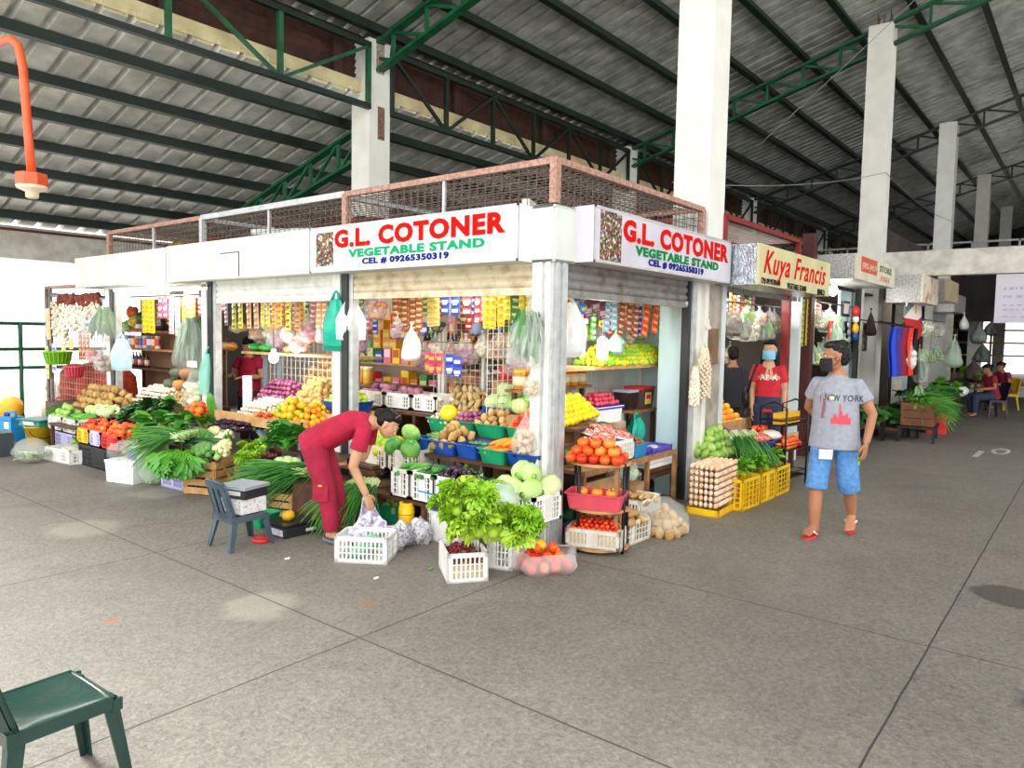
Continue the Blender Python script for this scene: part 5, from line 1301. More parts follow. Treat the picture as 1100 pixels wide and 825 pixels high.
p = PX(330, 405, 1.1); m = MB(); m.bx((1.0, 2.85, 0), (1.6, 4.0, 1.1), WOODD); put(m, 'storage_chest', 'dark wooden chest behind the middle display table', 'chest', (0, 0, 0))
mh('potato', 'potato', 322, 352, 408, 1.05, 1.1, .4, .06, 4, 'large tan potato piled on the chest in the middle bay', tilt=.3, s=(1.2, 1.5))
put(tub_mb(.4, .42, .1, PBLU), 'plastic_tub', 'blue tub of green apples against the white post', 'tub', (.25, 2.83, .9))
heap('green_apple', 'apple', 'green apple in the tub against the white post', 'fruit', (.25, 2.83, .96), .19, .2, .04, 3)
t = thing('tub_stand', 'plain crate stand under the tub of green apples', 'stand', (.25, 2.83, 0)); wcrate_mb(.4, .4, .898, None, 6).build('frame', t)
# amber jars, cup stacks and the lamp in the middle bay
for i in range(5): jar('tall amber oil jar on the chest in the middle bay', (1.25+.13*(i//3), 3.98-.14*(i % 3) - 0, 1.1), .06, .2, '#D8A83A', '#E8D8A0', None, 'amber oil jars in the middle bay')
m = MB()
for k in range(14): m.lathe([(.05, k*.03), (.062, k*.03+.05), (.058, k*.03+.052)], 14, STYRO)
put(m, 'cup_stack', 'tall stack of white foam cups in front of the seller', 'cups', PX(266, 441, .38))
t = thing('light_bulb', 'glowing round lamp hanging in the middle bay', 'lamp', PX(294, 384, .35))
m = MB(); m.ell((0, 0, 0), (.06, .06, .07), MATS['lamp_glow'], 14, 9); m.build('bulb', t); m = MB(); m.lathe([(.03, .05), (.035, .1), (.0001, .11)], 10, PW); m.tube([(0, 0, .1), (0, 0, .8)], .005, 5, BLACKM); m.build('cord', t)
t = thing('plank_shelf', 'pale plank shelf of packets in the middle bay', 'shelf', (.4, 4.0, 1.47)); m = MB(); m.bx((0, -1.15, -.03), (.35, 1.15, 0), WOODL); m.build('board', t)
for y in (-.75, .8, 1.12): m = MB(); m.bx((.3, y-.02, -1.47), (.34, y+.02, .8), GREYW2); m.build('upright', t)
t = thing('wire_mesh_screen', 'white wire mesh panel in front of the seller in the middle bay', 'mesh panel', (.76, 3.4, .9)); meshpanel((0, 0, 0), (0, 1.75, 0), (0, 0, 1.3), .09, .09, .006, mat=M('white_wire', '#D8D4CC', .5)).build('mesh', t)
m = MB(); m.tube([(.3, 2.8, 2.16), (.3, 5.15, 2.16)], .012, 6, WIRE); m.tube([(.7, 2.8, 2.18), (.7, 5.15, 2.18)], .012, 6, WIRE); put(m, 'hanging_rail', 'thin hanging rail of snack strips in the middle bay', 'rail', (0, 0, 0))
def hr2(x, a, b, n, w, cells, ch, c1, c2, label, z=2.15):
    p1, p0 = PX(a, 330, x), PX(b, 330, x)
    for i in range(n):
        p = p1.lerp(p0, (i+.5)/n); p.z = z+R.uniform(-.03, .01); strip(label, p, w, cells, ch, c1, c2, -PI/2, label)
for a, b, n, w, cells, ch, c1, c2, nm in ((227, 238, 1, .11, 5, .07, '#F0D81E', '#C8A020', 'yellow strip nearest the dark post'), (239, 246, 1, .08, 6, .06, '#E8D4D8', '#C04858', 'pink and white strip beside the dark post'),
        (248, 262, 2, .1, 5, .08, '#EFD836', '#7A9A2A', 'yellow strip over the seller'), (263, 279, 2, .1, 5, .08, '#E2B884', '#D84A28', 'tan and red strip over the foam cups'), (280, 290, 2, .08, 6, .06, '#E8D44A', '#B89A2A', 'lemon strip over the glowing lamp'),
        (291, 303, 2, .09, 5, .07, '#F0C83A', '#E03828', 'amber and red strip beside the lemon strip'), (305, 313, 1, .1, 5, .075, '#F2E02A', '#4A4A2A', 'striped yellow strip above the potatoes'), (315, 325, 1, .12, 6, .065, '#C89A5A', '#8A4A2A', 'brown striped packet strip above the potatoes'),
        (340, 352, 2, .1, 6, .06, '#D8A05A', '#E8D8B8', 'tan strip beside the teal carrier bag')):
    hr2(.3, a, b, n, w, cells, ch, c1, c2, nm+' in the middle bay')
for i, (px, py, w, h, mt, fill, lab) in enumerate((
    (315, 350, .3, .32, BAGC, ('ball', VM('pale_crisps', '#E4D8CC', '#C8B4A8'), 18, .04), 'clear bag of pale crackers hanging above the potatoes'), (331, 344, .26, .36, BAGC, ('ball', VM('pink_crisps', '#D88A9A', '#E8C0C4'), 18, .035), 'clear bag of pink crackers hanging beside the striped strips'),
    (322, 366, .3, .26, BAGC, ('ball', VM('rosy_crisps', '#C8707A', '#E4C8C0'), 16, .035), 'clear bag of rosy crackers hanging low above the potatoes'), (296, 347, .24, .2, BAGC, ('ball', VM('orange_sweets', '#E8501E', '#F08A3A'), 14, .035), 'clear bag of orange sweets hanging above the glowing lamp'),
    (276, 356, .24, .24, BAGC, ('ball', PEAN, 22, .028), 'clear bag of brown nuts hanging over the foam cups'), (256, 352, .26, .2, BAGC, ('ball', VM('cream_noodles', '#E2D8B8', '#C8BC98'), 16, .035), 'clear bag of cream noodles hanging over the seller'),
    (236, 350, .3, .3, M('dark_film', '#4A5248', .5, alpha=.85), None, 'dark bulging bag hanging by the dark post of the middle bay'), (347, 352, .2, .3, BAGW, None, 'small white bag behind the teal carrier bag'))):
    hangbag(lab, PX(px, py-12, .45), w, h, mt, fill, seed=30+i)
for i, (px, c, lab) in enumerate(((248, '#E8A03A', 'orange packet lying on the pale plank shelf'), (240, '#D8B89A', 'tan packet lying on the pale plank shelf'), (275, '#1E9A3A', 'bright green packet pile on the pale plank shelf'), (287, '#22A040', 'second green packet next to the green pile on the plank shelf'), (313, '#C87A4A', 'brown wrapped stick on the pale plank shelf'))):
    p = PX(px, 378, .5); m = MB(); m.ell((0, 0, .05), (.1, .1, .05), FOIL(c), 10, 7, .4, i); put(m, 'food_pack', lab, 'packet', (p.x, p.y, 1.472))
# produce in front of the middle bay
mh('aubergine', 'aubergine', 222, 254, 452, -.45, .62, .42, (.1, .034), 4, 'glossy dark aubergine piled below the garlic in the middle bay', mode='along', jit=.6)
stand('dark low stand under the aubergines and cucumbers of the middle bay', [(-.5, -.02, .61)], 4.25, 5.0)
stand('dark lower stand under the cucumbers of the middle bay', [(-.86, -.52, .5)], 3.95, 4.6)
heap('cucumber', 'darkcucumber', 'large dark cucumber stacked below the aubergines in the middle bay', 'vegetable', (-.68, 4.22, .5), .2, .24, (.13, .042), 4, mode='along', yaw=-.9, jit=.15, s=(1.3, 1.5))
o = item('gourd', P['ampalaya0'], 'knobbly green gourd leaning on the post above the aubergines', 'vegetable', None, (-.2, 4.78, .83), (0, 1.2, .4), 1.6)
c, a, w = gplace((198, 530), (231, 533), .42)
put(wcrate_mb(w, .42, .36, None, 4), 'wooden_crate', 'slatted pale wooden crate under the broccoli', 'crate', c, a)
for i, (px, py, z) in enumerate(((212, 480, .47), (221, 474, .52), (219, 486, .45), (211, 470, .56))): item('broccoli', P['broccoli0'], 'grey-green broccoli head on the slatted wooden crate', 'vegetable', 'broccoli on the wooden crate', PZ(px, py, z), (R.uniform(-.6, .1), R.uniform(-.6, 0), R.uniform(0, 6)), 1.35)
for i, (px, py, z) in enumerate(((234, 476, .5), (237, 486, .46), (243, 470, .55), (241, 481, .48), (230, 466, .58))): item('cauliflower', P['cauliflower0'], 'leafy cauliflower beside the broccoli on the wooden crates', 'vegetable', 'cauliflowers on the wooden crates', PZ(px, py, z), (R.uniform(-.7, .1), R.uniform(-.7, 0), R.uniform(0, 6)), 1.2)
c, a, w = gplace((233, 531), (258, 527), .36)
t = thing('wooden_crate', 'open wooden crate end with a diagonal brace beside the broccoli crate', 'crate', c, a)
m = MB(); hx = w/2
for sx in (-1, 1): m.bx((sx*hx, -.18, 0), (sx*(hx-.05), -.15, .38), WOODL); m.bx((sx*hx, .18, 0), (sx*(hx-.05), .15, .38), WOODL)
m.bx((-hx, -.18, .33), (hx, -.15, .38), WOODL); m.bx((-hx, -.18, 0), (hx, -.15, .05), WOODL); m.bx((-hx, -.18, .38), (hx, .18, .4), WOODL); m.build('frame', t)
m = MB(); m.bar((-hx+.04, -.165, .33), (hx-.04, -.165, .05), .03, .04, WOODL, up=(0, 1, 0)); m.build('brace', t)
c, a, w = gplace((173, 522), (197, 528), .4)
put(crate_mb(w, .4, .24, PLIL, .03), 'vegetable_crate', 'lilac crate on the floor under the leeks and parsley', 'crate', c, a)
for i in range(5): item('parsley_bunch', P['parsley%d' % (i % 2)], 'bright green leafy bunch hanging over the lilac crate', 'greens', 'leafy bunches over the lilac crate', PZ(184+4*i, 484+3*(i % 2), .46)+V((.02, 0, 0)), (R.uniform(-.5, .5), 1.25, PI+.5+R.uniform(-.7, .7)), .95)
for i in range(4): item('leek_bunch', P['longonion%d' % (i % 2)], 'bunch of long green leek leaves fanned over the bag of cabbage', 'greens', 'leek bunches over the lilac crate', PZ(212-6*i, 468+2*i, .6)+V((.0, 0, 0)), (R.uniform(-.3, .3), .12, PI-.95-.22*i), .9)
for i, (px, py, z) in enumerate(((176, 462, .62), (190, 458, .66), (203, 460, .66), (168, 458, .64), (215, 458, .66), (228, 462, .6))): item('pechay_bunch', P['pechay%d' % (i % 2)], 'leafy green bunch piled behind the leeks', 'greens', 'leafy bunches behind the leeks', PZ(px, py, z), (R.uniform(-.3, .3), R.uniform(-.5, 0), R.uniform(2.4, 4)), .9)
stand('dark low stand under the leafy bunches behind the leeks', [(-.62, -.1, .5)], 4.98, 6.1)
p = (PZ(145, 520)+PZ(170, 523))/2+V((.15, .08, 0)); t = thing('plastic_bag', 'tall clear sack stuffed with pale cabbage leaves standing on the floor', 'bag', p)
m = MB(); m.lathe([(.0001, 0), (.14, .005), (.19, .1), (.2, .25), (.18, .4), (.12, .48), (.13, .54), (.08, .55)], 20, BAGG, ribs=7, rib=.03); m.build('film', t)
m = MB(); rr = random.Random(2)
for i in range(50):
    an = rr.uniform(0, 6.3); z = rr.uniform(.04, .44); q = .1; leaf(m, (q*.3*math.cos(an), q*.3*math.sin(an), z), (math.cos(an), math.sin(an), rr.uniform(-.3, .9)), (rr.uniform(-.5, .5), rr.uniform(-.5, .5), 1), .14, .12, .4, CABB if i % 3 else MIDLF, .01, 4, 3)
m.build('contents', t)['kind'] = 'stuff'
c, a, w = gplace((113, 517), (143, 521), .42)
m = MB(); m.box((0, 0, .12), (w, .42, .24), STYRO, None, (.95, .95)); m.box((0, 0, .235), (w*1.02, .43, .03), STYRO); put(m, 'foam_box', 'white foam box on the floor beside the sack of cabbage leaves', 'box', c, a)
for i, (dx, dy, mt, r, lab) in enumerate(((-.1, 0, BAGC, .16, 'clear bag of mushrooms heaped on the white foam box'), (.08, -.06, BAGW, .13, 'crumpled white bag on the white foam box'), (.02, .1, M('speckled_goods', '#B8AE98', .7, col2='#7C7460', scale=30), .13, 'speckled bundle on the white foam box'), (-.02, -.14, M('grey_blue_cloth', '#8A9CB8', .8), .1, 'grey-blue cloth lying across the white foam box'))):
    m = MB(); m.ell((0, 0, r*.7), (r*1.1, r, r*.7), mt, 14, 9, .5, i); put(m, 'goods_bag', lab, 'bag', c+V((dx, dy, .25)), i)
c, a, w = gplace((257, 526), (291, 522), .4); c.x += .1
put(wcrate_mb(w, .4, .34, CARD, 3), 'wooden_crate', 'reddish wooden crate under the bright frilly lettuce of the middle bay', 'crate', c, a)
for i, (px, py, z) in enumerate(((262, 487, .44), (272, 480, .5), (280, 474, .55), (268, 492, .42), (276, 488, .45), (262, 478, .5), (284, 482, .5))): item('lettuce', P['lettuce%d' % (i % 2)], 'yellow-green frilly lettuce on the reddish wooden crate', 'lettuce', 'frilly lettuce of the middle bay', PZ(px, py, z)-V((0, 0, .05)), (R.uniform(-.6, .2), R.uniform(-.8, -.1), R.uniform(0, 6)), .8)
for i, (px, py, z) in enumerate(((282, 494, .42), (290, 490, .44), (286, 501, .38), (292, 500, .38))): item('lettuce', P['redlettuce%d' % (i % 2)], 'dark red frilly lettuce beside the yellow-green heads', 'lettuce', 'dark red lettuce of the middle bay', PZ(px, py, z)-V((0, 0, .05)), (R.uniform(-.6, .2), R.uniform(-.8, -.1), R.uniform(0, 6)), .8)
p = PZ(308, 530); put(crate_mb(.3, .4, .2, PW, .036), 'vegetable_crate', 'white crate of wrapped greens beside the dark red lettuce', 'crate', (-.55, 2.75, .24), .4)
put(wcrate_mb(.6, .5, .23, None, 3), 'wooden_crate', 'low wooden crate under the white crate of wrapped greens', 'crate', (-.55, 2.7, 0), .3)
for i in range(4): item('greens_bundle', P['napa%d' % (i % 2)], 'pale wrapped greens in the white crate beside the red lettuce', 'greens', 'wrapped greens in the white crate', (-.62+.08*(i % 2), 2.66+.12*(i//2), .45), (0, .2, 1.1), .7)
for i, (px, py, z) in enumerate(((300, 482, .56), (312, 478, .6), (324, 476, .62), (334, 474, .64), (306, 472, .62), (318, 470, .66), (344, 478, .6))): item('pechay_bunch', P['pechay%d' % (i % 2)], 'fresh green leafy bunch piled behind the dark red lettuce', 'greens', 'green bunches behind the red lettuce', PZ(px, py, z), (R.uniform(-.3, .3), R.uniform(-.5, 0), R.uniform(2.2, 4)), .85)
stand('dark low stand under the green bunches behind the red lettuce', [(-.3, .02, .5)], 1.8, 3.5)
for i in range(7): item('spring_onion_bunch', P['longonion%d' % (i % 2)], 'long spring onion bunch fanned out behind the weighing scale', 'greens', 'spring onion bunches behind the scale', PZ(330+5*i, 512-1*i, .38), (R.uniform(-.3, .3), .1, PI-.85+.16*(i-3)), 1.0)
for i in range(5): item('spring_onion_bunch', P['longonion%d' % (i % 2)], 'long green shoots hanging down behind the woman\'s legs', 'greens', 'green shoots behind the woman', PZ(372+5*i, 520, .42)+V((.15, 0, 0)), (R.uniform(-.3, .3), .6, PI-.5+.15*i), .75)
m = MB(); m.lathe([(.0001, 0), (.2, 0), (.22, .1), (.2, .3), (.14, .36), (.0001, .37)], 16, M('brown_sack', '#6E5A36', .9, col2='#58472A', scale=14), ribs=5, rib=.04); put(m, 'sack', 'brown sack on the floor behind the bending woman', 'sack', PZ(392, 560)+V((.22, .05, 0)))
m = MB(); m.bx((-.3, -.3, 0), (.3, .3, .34), WOODD); put(m, 'storage_box', 'dark low box under the spring onion bunches', 'box', (-.42, 2.12, 0), .2)

# ------------------------------------------------------------ far bay
BX0 = .55
t = thing('plank_shelf', 'brown two-board shelf of cans and bottles in the far bay', 'shelf', (.55, 7.4, 0))
for z in (1.12, 1.42, 1.7): m = MB(); m.bx((0, -1.1, z-.03), (.3, 1.4, z), WOOD if z > 1.2 else WOODD); m.build('board', t)
for y in (-1.08, .2, 1.38): m = MB(); m.bx((.26, y-.02, 0), (.3, y+.02, 2.2), WOODD); m.build('upright', t)
m = MB(); m.bx((.3, -1.1, 0), (.32, 1.4, 2.2), M('shelf_back_board', '#8A6A50', .8)); m.build('back_board', t)
def fr(x, a, b, py, n): 
    p1, p0 = PX(a, py, x), PX(b, py, x); return [p1.lerp(p0, (i+.5)/n).y for i in range(n)]
for i, y in enumerate(fr(.65, 128, 160, 400, 9)): bottle('dark sauce bottle with a coloured cap on the lowest board of the far bay', (.65, y, 1.121), .035, .24, ('#2A1814', '#1E1412', '#4A1A1E')[i % 3], ('#F0D020', '#D83A28', '#58A830')[i % 3], ('#E8D8B0', '#B83A5A')[i % 2], 'dark bottles of the far bay')
for i, y in enumerate(fr(.65, 134, 172, 380, 9)): can('tall food can on the middle board of the far bay', (.65, y, 1.421), .042, .2, ('#D8D0C8', '#2A7ACA', '#D83A2A', '#E8C8A0', '#7ABACA')[i % 5], ('#E85A3A', '#E8E8F0', '#F0D8A0', '#C83A3A', '#2A5AB0')[i % 5], 'cans on the middle board of the far bay')
for i, y in enumerate(fr(.65, 134, 156, 352, 5)): can('squat red can on the top board of the far bay', (.65, y, 1.701), .06, .13, '#C8302A', ('#E8E0D0', '#7AB8C8', '#3A2A2A')[i % 3], 'red cans on the top board of the far bay')
for i, y in enumerate(fr(.65, 158, 172, 352, 3)): m = MB(); m.ell((0, 0, .09), (.1, .12, .1), (FOIL('#F08A1E'), FOIL('#F2B83A'), M('dark_film', '#4A5248', .5, alpha=.85))[i], 10, 7, .3, i); put(m, 'food_pack', ('orange snack bag on the top board of the far bay', 'amber snack bag on the top board of the far bay', 'dark bag on the top board of the far bay')[i], 'packet', (.66, y, 1.702))
sq = MB(); sq.bx((.0, -.85, 0), (.45, .85, .72), WOODD); put(sq, 'storage_chest', 'dark wooden chest under the squashes and garlic of the far bay', 'chest', (.06, 6.45, 0))
for r_, (z, n) in enumerate(((.86, 5), (1.02, 4), (1.18, 3))):
    for i in range(n):
        k = ('sqdark0', 'sqorange0')[(i+r_) % 3 == 0]; item('squash', P[k], 'dull green squash stacked in the far bay' if 'dark' in k else 'orange squash stacked in the far bay', 'squash', ('green squashes' if 'dark' in k else 'orange squashes')+' stacked in the far bay', (.36+.02*r_, 5.95+.27*i+.12*r_, z-.06), (0, 0, R.uniform(0, 6)), 1.05)
mh('garlic', 'garlic_bulb', 141, 176, 432, .05, .73, .42, .034, 4, 'pale garlic bulb heaped below the squashes of the far bay', tilt=.3, s=(1.1, 1.3))
mh('ginger', 'ginger_root', 176, 206, 432, .05, .73, .42, .042, 3, 'tan ginger root heaped below the squashes of the far bay', tilt=.3)
stand('dark stepped stand under the aubergines and greens of the far bay', [(-.42, -.02, .56), (-.84, -.46, .4)], 5.35, 8.0)
mh('aubergine', 'aubergine', 120, 143, 444, -.36, .57, .34, (.1, .036), 4, 'dark aubergine piled by the far post', mode='along', jit=.5)
for i, (px, py, z) in enumerate(((150, 446, .62), (160, 443, .66), (172, 441, .68), (184, 441, .68), (195, 438, .72), (166, 448, .62), (146, 452, .58), (180, 447, .63))): item('pechay_bunch', P['darkgreens%d' % (i % 2)], 'dark green leafy bunch piled below the garlic of the far bay', 'greens', 'dark green bunches of the far bay', PX(px, py, -.25), (R.uniform(-.3, .3), R.uniform(-.4, 0), R.uniform(2.2, 4)), .8)
c = PX(200, 452, -.4); put(tub_mb(.36, .5, .12, PPUR), 'plastic_tub', 'purple tub of tomatoes at the foot of the second white post', 'tub', (-.22, c.y+.05, .565))
heap('tomato', 'bigtomato', 'large tomato in the purple tub at the second white post', 'vegetable', (-.22, c.y+.05, .66), .16, .22, .05, 3)
mh('cucumber', 'cucumber', 111, 156, 456, -.8, .42, .36, (.11, .034), 5, 'dark green cucumber stacked behind the red crate', mode='along', jit=.25, yaw=.4)
for i, (px, py, z) in enumerate(((132, 467, .5), (142, 462, .54), (153, 459, .57), (164, 455, .6), (147, 469, .5), (160, 465, .54), (173, 460, .58), (184, 452, .63), (136, 474, .46))): item('lettuce', P['lettuce%d' % (i % 2)], 'yellow-green frilly lettuce heaped above the foam box', 'lettuce', 'frilly lettuce above the foam box', PX(px, py, -.72)-V((0, 0, .05)), (R.uniform(-.6, .2), R.uniform(-.8, -.1), R.uniform(0, 6)), .85)
# coloured crate row and the white crates on the floor
for a, b, py, mt, nm in ((82, 95, 461, PYEL, 'yellow'), (95.3, 107.5, 463, PLIL, 'pale lilac'), (108, 127, 465, PRED, 'red')):
    c, sx, sy = row('crate', a, b, py, -.95, .27, .19, .36, mt, nm+' crate of tomatoes in the coloured crate row')
    heap('tomato', 'tomato', 'red tomato heaped in the '+nm+' crate of the coloured row', 'vegetable', (c[0], c[1], .4), sx, sy, .042, 3)
c, sx, sy = row('crate', 84, 127, 478, -.95, 0, .26, .36, PBLK, 'dark grey crate under the coloured crate row')
c, sx, sy = row('crate', 51, 66, 448, -.72, .27, .2, .36, PW, 'white crate of gourds at the far end of the crate row'); heap('chayote', 'chayote', 'pale green gourd in the white crate at the far end', 'vegetable', (c[0], c[1], .4), sx, sy, .055, 3)
c, sx, sy = row('crate', 66.5, 81.5, 451, -.72, .27, .2, .36, PW, 'white crate of bitter gourds next to the yellow crate'); heap('bitter_gourd', 'ampalaya', 'knobbly gourd in the white crate next to the yellow crate', 'vegetable', (c[0], c[1], .42), sx, sy, (.1, .036), 3, mode='along', jit=.5)
c, sx, sy = row('crate', 56, 82, 464, -.72, 0, .26, .36, PLIL, 'lilac blue crate stacked beneath the two white gourd crates')
mh('potato', 'potato', 74, 112, 434, -.3, .56, .5, .06, 4, 'yellow-brown potato heaped under the red sacks at the far end', s=(1.1, 1.3), tilt=.3)
m = MB(); m.bx((-.25, -.8, 0), (.25, .8, .55), WOODD); put(m, 'storage_box', 'dark low box under the potatoes at the far end', 'box', (-.06, 8.85, 0))
mh('cabbage', 'cabbage', 88, 112, 446, -.5, .5, .3, .09, 1, 'small green cabbage in front of the potatoes at the far end', mode='up', s=(.8, .9))
c, a, w = gplace((75, 500), (106, 497), .45); put(crate_mb(w, .45, .18, PW, .04, .35), 'vegetable_crate', 'white floor crate of roots in front of the coloured crate row', 'crate', c, a)
heap('radish', 'radish', 'pale root in the white floor crate before the coloured row', 'vegetable', (c.x, c.y, .1), w/2-.04, .2, (.13, .035), 3, a, mode='along', jit=.5)
c2, a2, w2 = gplace((48, 494), (74, 499), .45); put(crate_mb(w2, .45, .18, PW, .04, .35), 'vegetable_crate', 'white floor crate of celery beside the stuffed clear bag', 'crate', c2, a2)
for i in range(3): item('celery_bunch', P['pechay%d' % (i % 2)], 'bright green celery bunch lying on the white floor crate', 'greens', 'celery on the white floor crate', c2+V((.05*i, .05-.12*i, .2)), (0, -.1, -1.1+.2*i), 1.0)
p = (PZ(5, 501)+PZ(38, 496))/2+V((.15, .05, 0)); t = thing('plastic_bag', 'clear bag stuffed with pale greens slumped on the floor beside the bucket', 'bag', p)
m = MB(); m.ell((0, 0, .15), (.2, .26, .15), BAGC, 18, 11, .25, 9); m.build('film', t); m = MB(); rr = random.Random(9)
for i in range(34): leaf(m, (rr.uniform(-.1, .1), rr.uniform(-.12, .12), rr.uniform(.05, .12)), (rr.uniform(-1, 1), rr.uniform(-1, 1), .2), (0, 0, 1), .13, .06, .3, (GREYLF, CABB, MIDLF)[i % 3], .005, 4, 2)
m.build('contents', t)['kind'] = 'stuff'
p = PZ(43, 478); t = thing('bucket', 'yellow bucket under the green weighing scale', 'bucket', p)
m = MB(); m.lathe([(.0001, 0), (.15, 0), (.19, .27), (.2, .27), (.2, .285), (.185, .285), (.15, .02)], 24, PYEL); m.build('body', t)
m = MB(); m.tube([(.19*math.cos(q), .19*math.sin(q)*.0-.19, .24-.12*math.sin(q)) for q in [PI*i/10 for i in range(11)]], .006, 6, BLACKM); m.build('handle', t)
t = thing('weighing_scale', 'green platform weighing scale resting on the yellow bucket', 'scale', (p.x, p.y, .287), .3); SG = M('scale_green', '#1C7A68', .4); 
m = MB(); m.box((0, 0, .04), (.3, .4, .07), SG, None, (1.1, 1.1)); m.build('body', t); m = MB(); m.bx((-.18, -.24, .085), (.18, .24, .105), SG); m.build('pan', t); m = MB(); m.box((-.165, .0, .05), (.01, .22, .05), PAPER, (0, -.3, 0)); m.build('display', t)
for i in range(4): item('onion_shoot_bunch', P['longonion%d' % (i % 2)], 'long green onion shoots trailing behind the green scale', 'greens', 'onion shoots behind the green scale', (p.x+.75, p.y+.75-.28*i, .45), (0, .1, PI+.7-.25*i), .8)
m = MB(); m.bx((-.25, -.55, 0), (.25, .5, .42), WOODD); put(m, 'storage_box', 'dark box under the onion shoots behind the green scale', 'box', (p.x+.85, p.y+.3, 0))
p = PZ(13, 473); t = thing('jerrycan', 'blue plastic jerrycan on the floor at the far end', 'jerrycan', p, .2)
m = MB(); m.box((0, 0, .16), (.2, .34, .32), PCYA); m.box((0, 0, .34), (.2, .34, .06), PCYA, None, (1, 1)); m.tube([(0, -.12, .37), (0, -.1, .43), (0, .06, .43), (0, .1, .37)], .022, 8, PCYA); m.build('body', t)
m = MB(); m.lathe([(.04, .37), (.04, .42), (.0001, .425)], 12, PBLU, (0, .12, 0)); m.build('cap', t); m = MB(); m.box((-.101, -.05, .24), (.004, .12, .1), PAPER); m.build('label', t)
m = MB(); m.ell((0, 0, .22), (.2, .28, .24), M('yellow_sack', '#F2B01C', .6, col2='#E09A10', scale=4), 14, 9, .25, 2); put(m, 'sack', 'bright yellow sack beside the blue jerrycan', 'sack', PZ(-2, 455)+V((.25, .15, 0)))
p = PZ(-3, 490); m = MB(); m.bx((-.15, -.15, 0), (.15, .15, .32), M('dark_bin', '#3A3F44', .5)); put(m, 'bin', 'dark bin half out of view at the far end', 'bin', p)
SACKW = M('printed_sack', '#EDE8DE', .8, col2='#D8453A', scale=5, lo=.62, hi=.66)
for i, (px, py) in enumerate(((22, 452), (34, 450))):
    q = PZ(px, py+6, 0)+V((.9, .9, 0)); m = MB(); m.lathe([(.0001, 0), (.24, 0), (.27, .15), (.26, .5), (.2, .68), (.0001, .7)], 16, SACKW, ribs=4, rib=.05); put(m, 'sack', ('tall white printed sack standing behind the jerrycan', 'tall white printed sack nearest the steel poles')[i], 'sack', q)

# goods on the end mesh frame
GX = .02
def gp(px, py): return PX(px, py, GX)
m = MB(); p0, p1 = gp(56, 317), gp(112, 320); m.tube([p0, p1], .03, 8, BLACKM); put(m, 'hanging_pole', 'dark pole carrying the garlic bunches at the far end', 'pole', (0, 0, 0))
m = MB(); rr = random.Random(5)
for i in range(30): p = gp(rr.uniform(64, 106), rr.uniform(319, 327)); m.ell(p, (.05, .09, .07), M('garlic_roots', '#8A3A22', .9, col2='#6A2A18'), 7, 5, .5, i)
put(m, 'dried_roots', 'reddish dried tops above the garlic bunches at the far end', 'garlic tops', (0, 0, 0))
def gstring(label, pa, pb, w, n, group=None):
    a, b = gp(*pa), gp(*pb); h = a.z-b.z; o = thing('garlic_string', label, 'garlic', a, 0, group); m = MB(); rr = random.Random(n+int(pa[0]))
    for i in range(n): m.ell((rr.uniform(-.03, .03), rr.uniform(-w, w), -h*rr.uniform(.02, 1)), (.028, .03, .03), GARL, 7, 5, .1, i)
    c = m.build('bulbs', o); c['kind'] = 'stuff'
gstring('long string of garlic hanging nearest the steel poles', (60, 324), (63, 360), .14, 90); gstring('long string of garlic hanging second from the steel poles', (67, 326), (67, 370), .13, 110)
gstring('wide bunch of garlic hanging in the middle of the mesh frame', (80, 324), (80, 355), .4, 150); gstring('short bunch of garlic hanging near the far post', (100, 324), (100, 340), .25, 80)
def bask(label, p, r, h, mat):
    m = MB(); m.lathe([(.0001, 0), (r*.8, 0), (r, h), (r*1.05, h), (r*1.05, h+.015), (r*.95, h+.015), (r*.78, .01)], 20, mat); 
    for k in range(20): a_ = k*PI/10; m.bar((r*.82*math.cos(a_), r*.82*math.sin(a_), .02), (r*1.01*math.cos(a_), r*1.01*math.sin(a_), h), .012, .012, mat)
    return put(m, 'basket', label, 'basket', p)
bask('lime green plastic basket hung on the mesh frame', gp(77, 391)+V((-.2, 0, 0)), .2, .19, PLIME); bask('dull red plastic pot hung on the mesh frame under the lime basket', gp(92, 405)+V((-.16, 0, 0)), .14, .16, PPNK)
NET = M('red_net_sack', '#C8431E', .8, col2='#8E2A14', scale=16, bump=.2)
for i, (px, py, h) in enumerate(((60, 436, .62), (76, 436, .66), (92, 434, .66), (106, 432, .62))):
    p = gp(px, py); m = MB(); m.lathe([(.0001, 0), (.22, 0), (.25, .2), (.22, .5), (.12, h), (.0001, h+.02)], 14, NET, ribs=5, rib=.06)
    o = put(m, 'net_sack', 'tall red net sack of onions leaning on the mesh frame', 'sack', (p.x+.32, p.y, .48), i, 'red net sacks at the mesh frame')
m = MB(); m.bx((.1, 8.2, 0), (.6, 10.6, .47), WOODD); put(m, 'storage_box', 'long dark box under the red net sacks', 'box', (0, 0, 0))
strip('pale green packet strip hanging on the steel pole', gp(50, 372), .16, 5, .11, '#C8C86A', '#8A9A3A', -PI/2); strip('blue and white packet strip hanging beside the steel pole', gp(58, 370), .18, 3, .16, '#D8D8E0', '#2A3AA8', -PI/2)
strip('tan packet strip hanging high on the steel pole', gp(51, 332), .2, 2, .26, '#C8A878', '#E8A83A', -PI/2)
for i in range(3): strip('brown packet strip hanging below the garlic bunches', gp(86+4*i, 356), .13, 5, .09, '#A85A3A', '#D8A878', -PI/2, 'brown strips below the garlic')
strip('yellow pouch pack hung above the lime basket', gp(68, 368), .17, 1, .17, '#E8D04A', '#D8C8A0', -PI/2); strip('second yellow pouch pack hung above the lime basket by the brown strips', gp(76, 364), .17, 1, .17, '#DCC44A', '#C8B060', -PI/2)
hangbag('clear bag of dark leafy greens hanging at the far post', PX(112, 320, -.1), .62, .62, BAGC, ('leaf', DKLF, 70), seed=41, flat=.5)
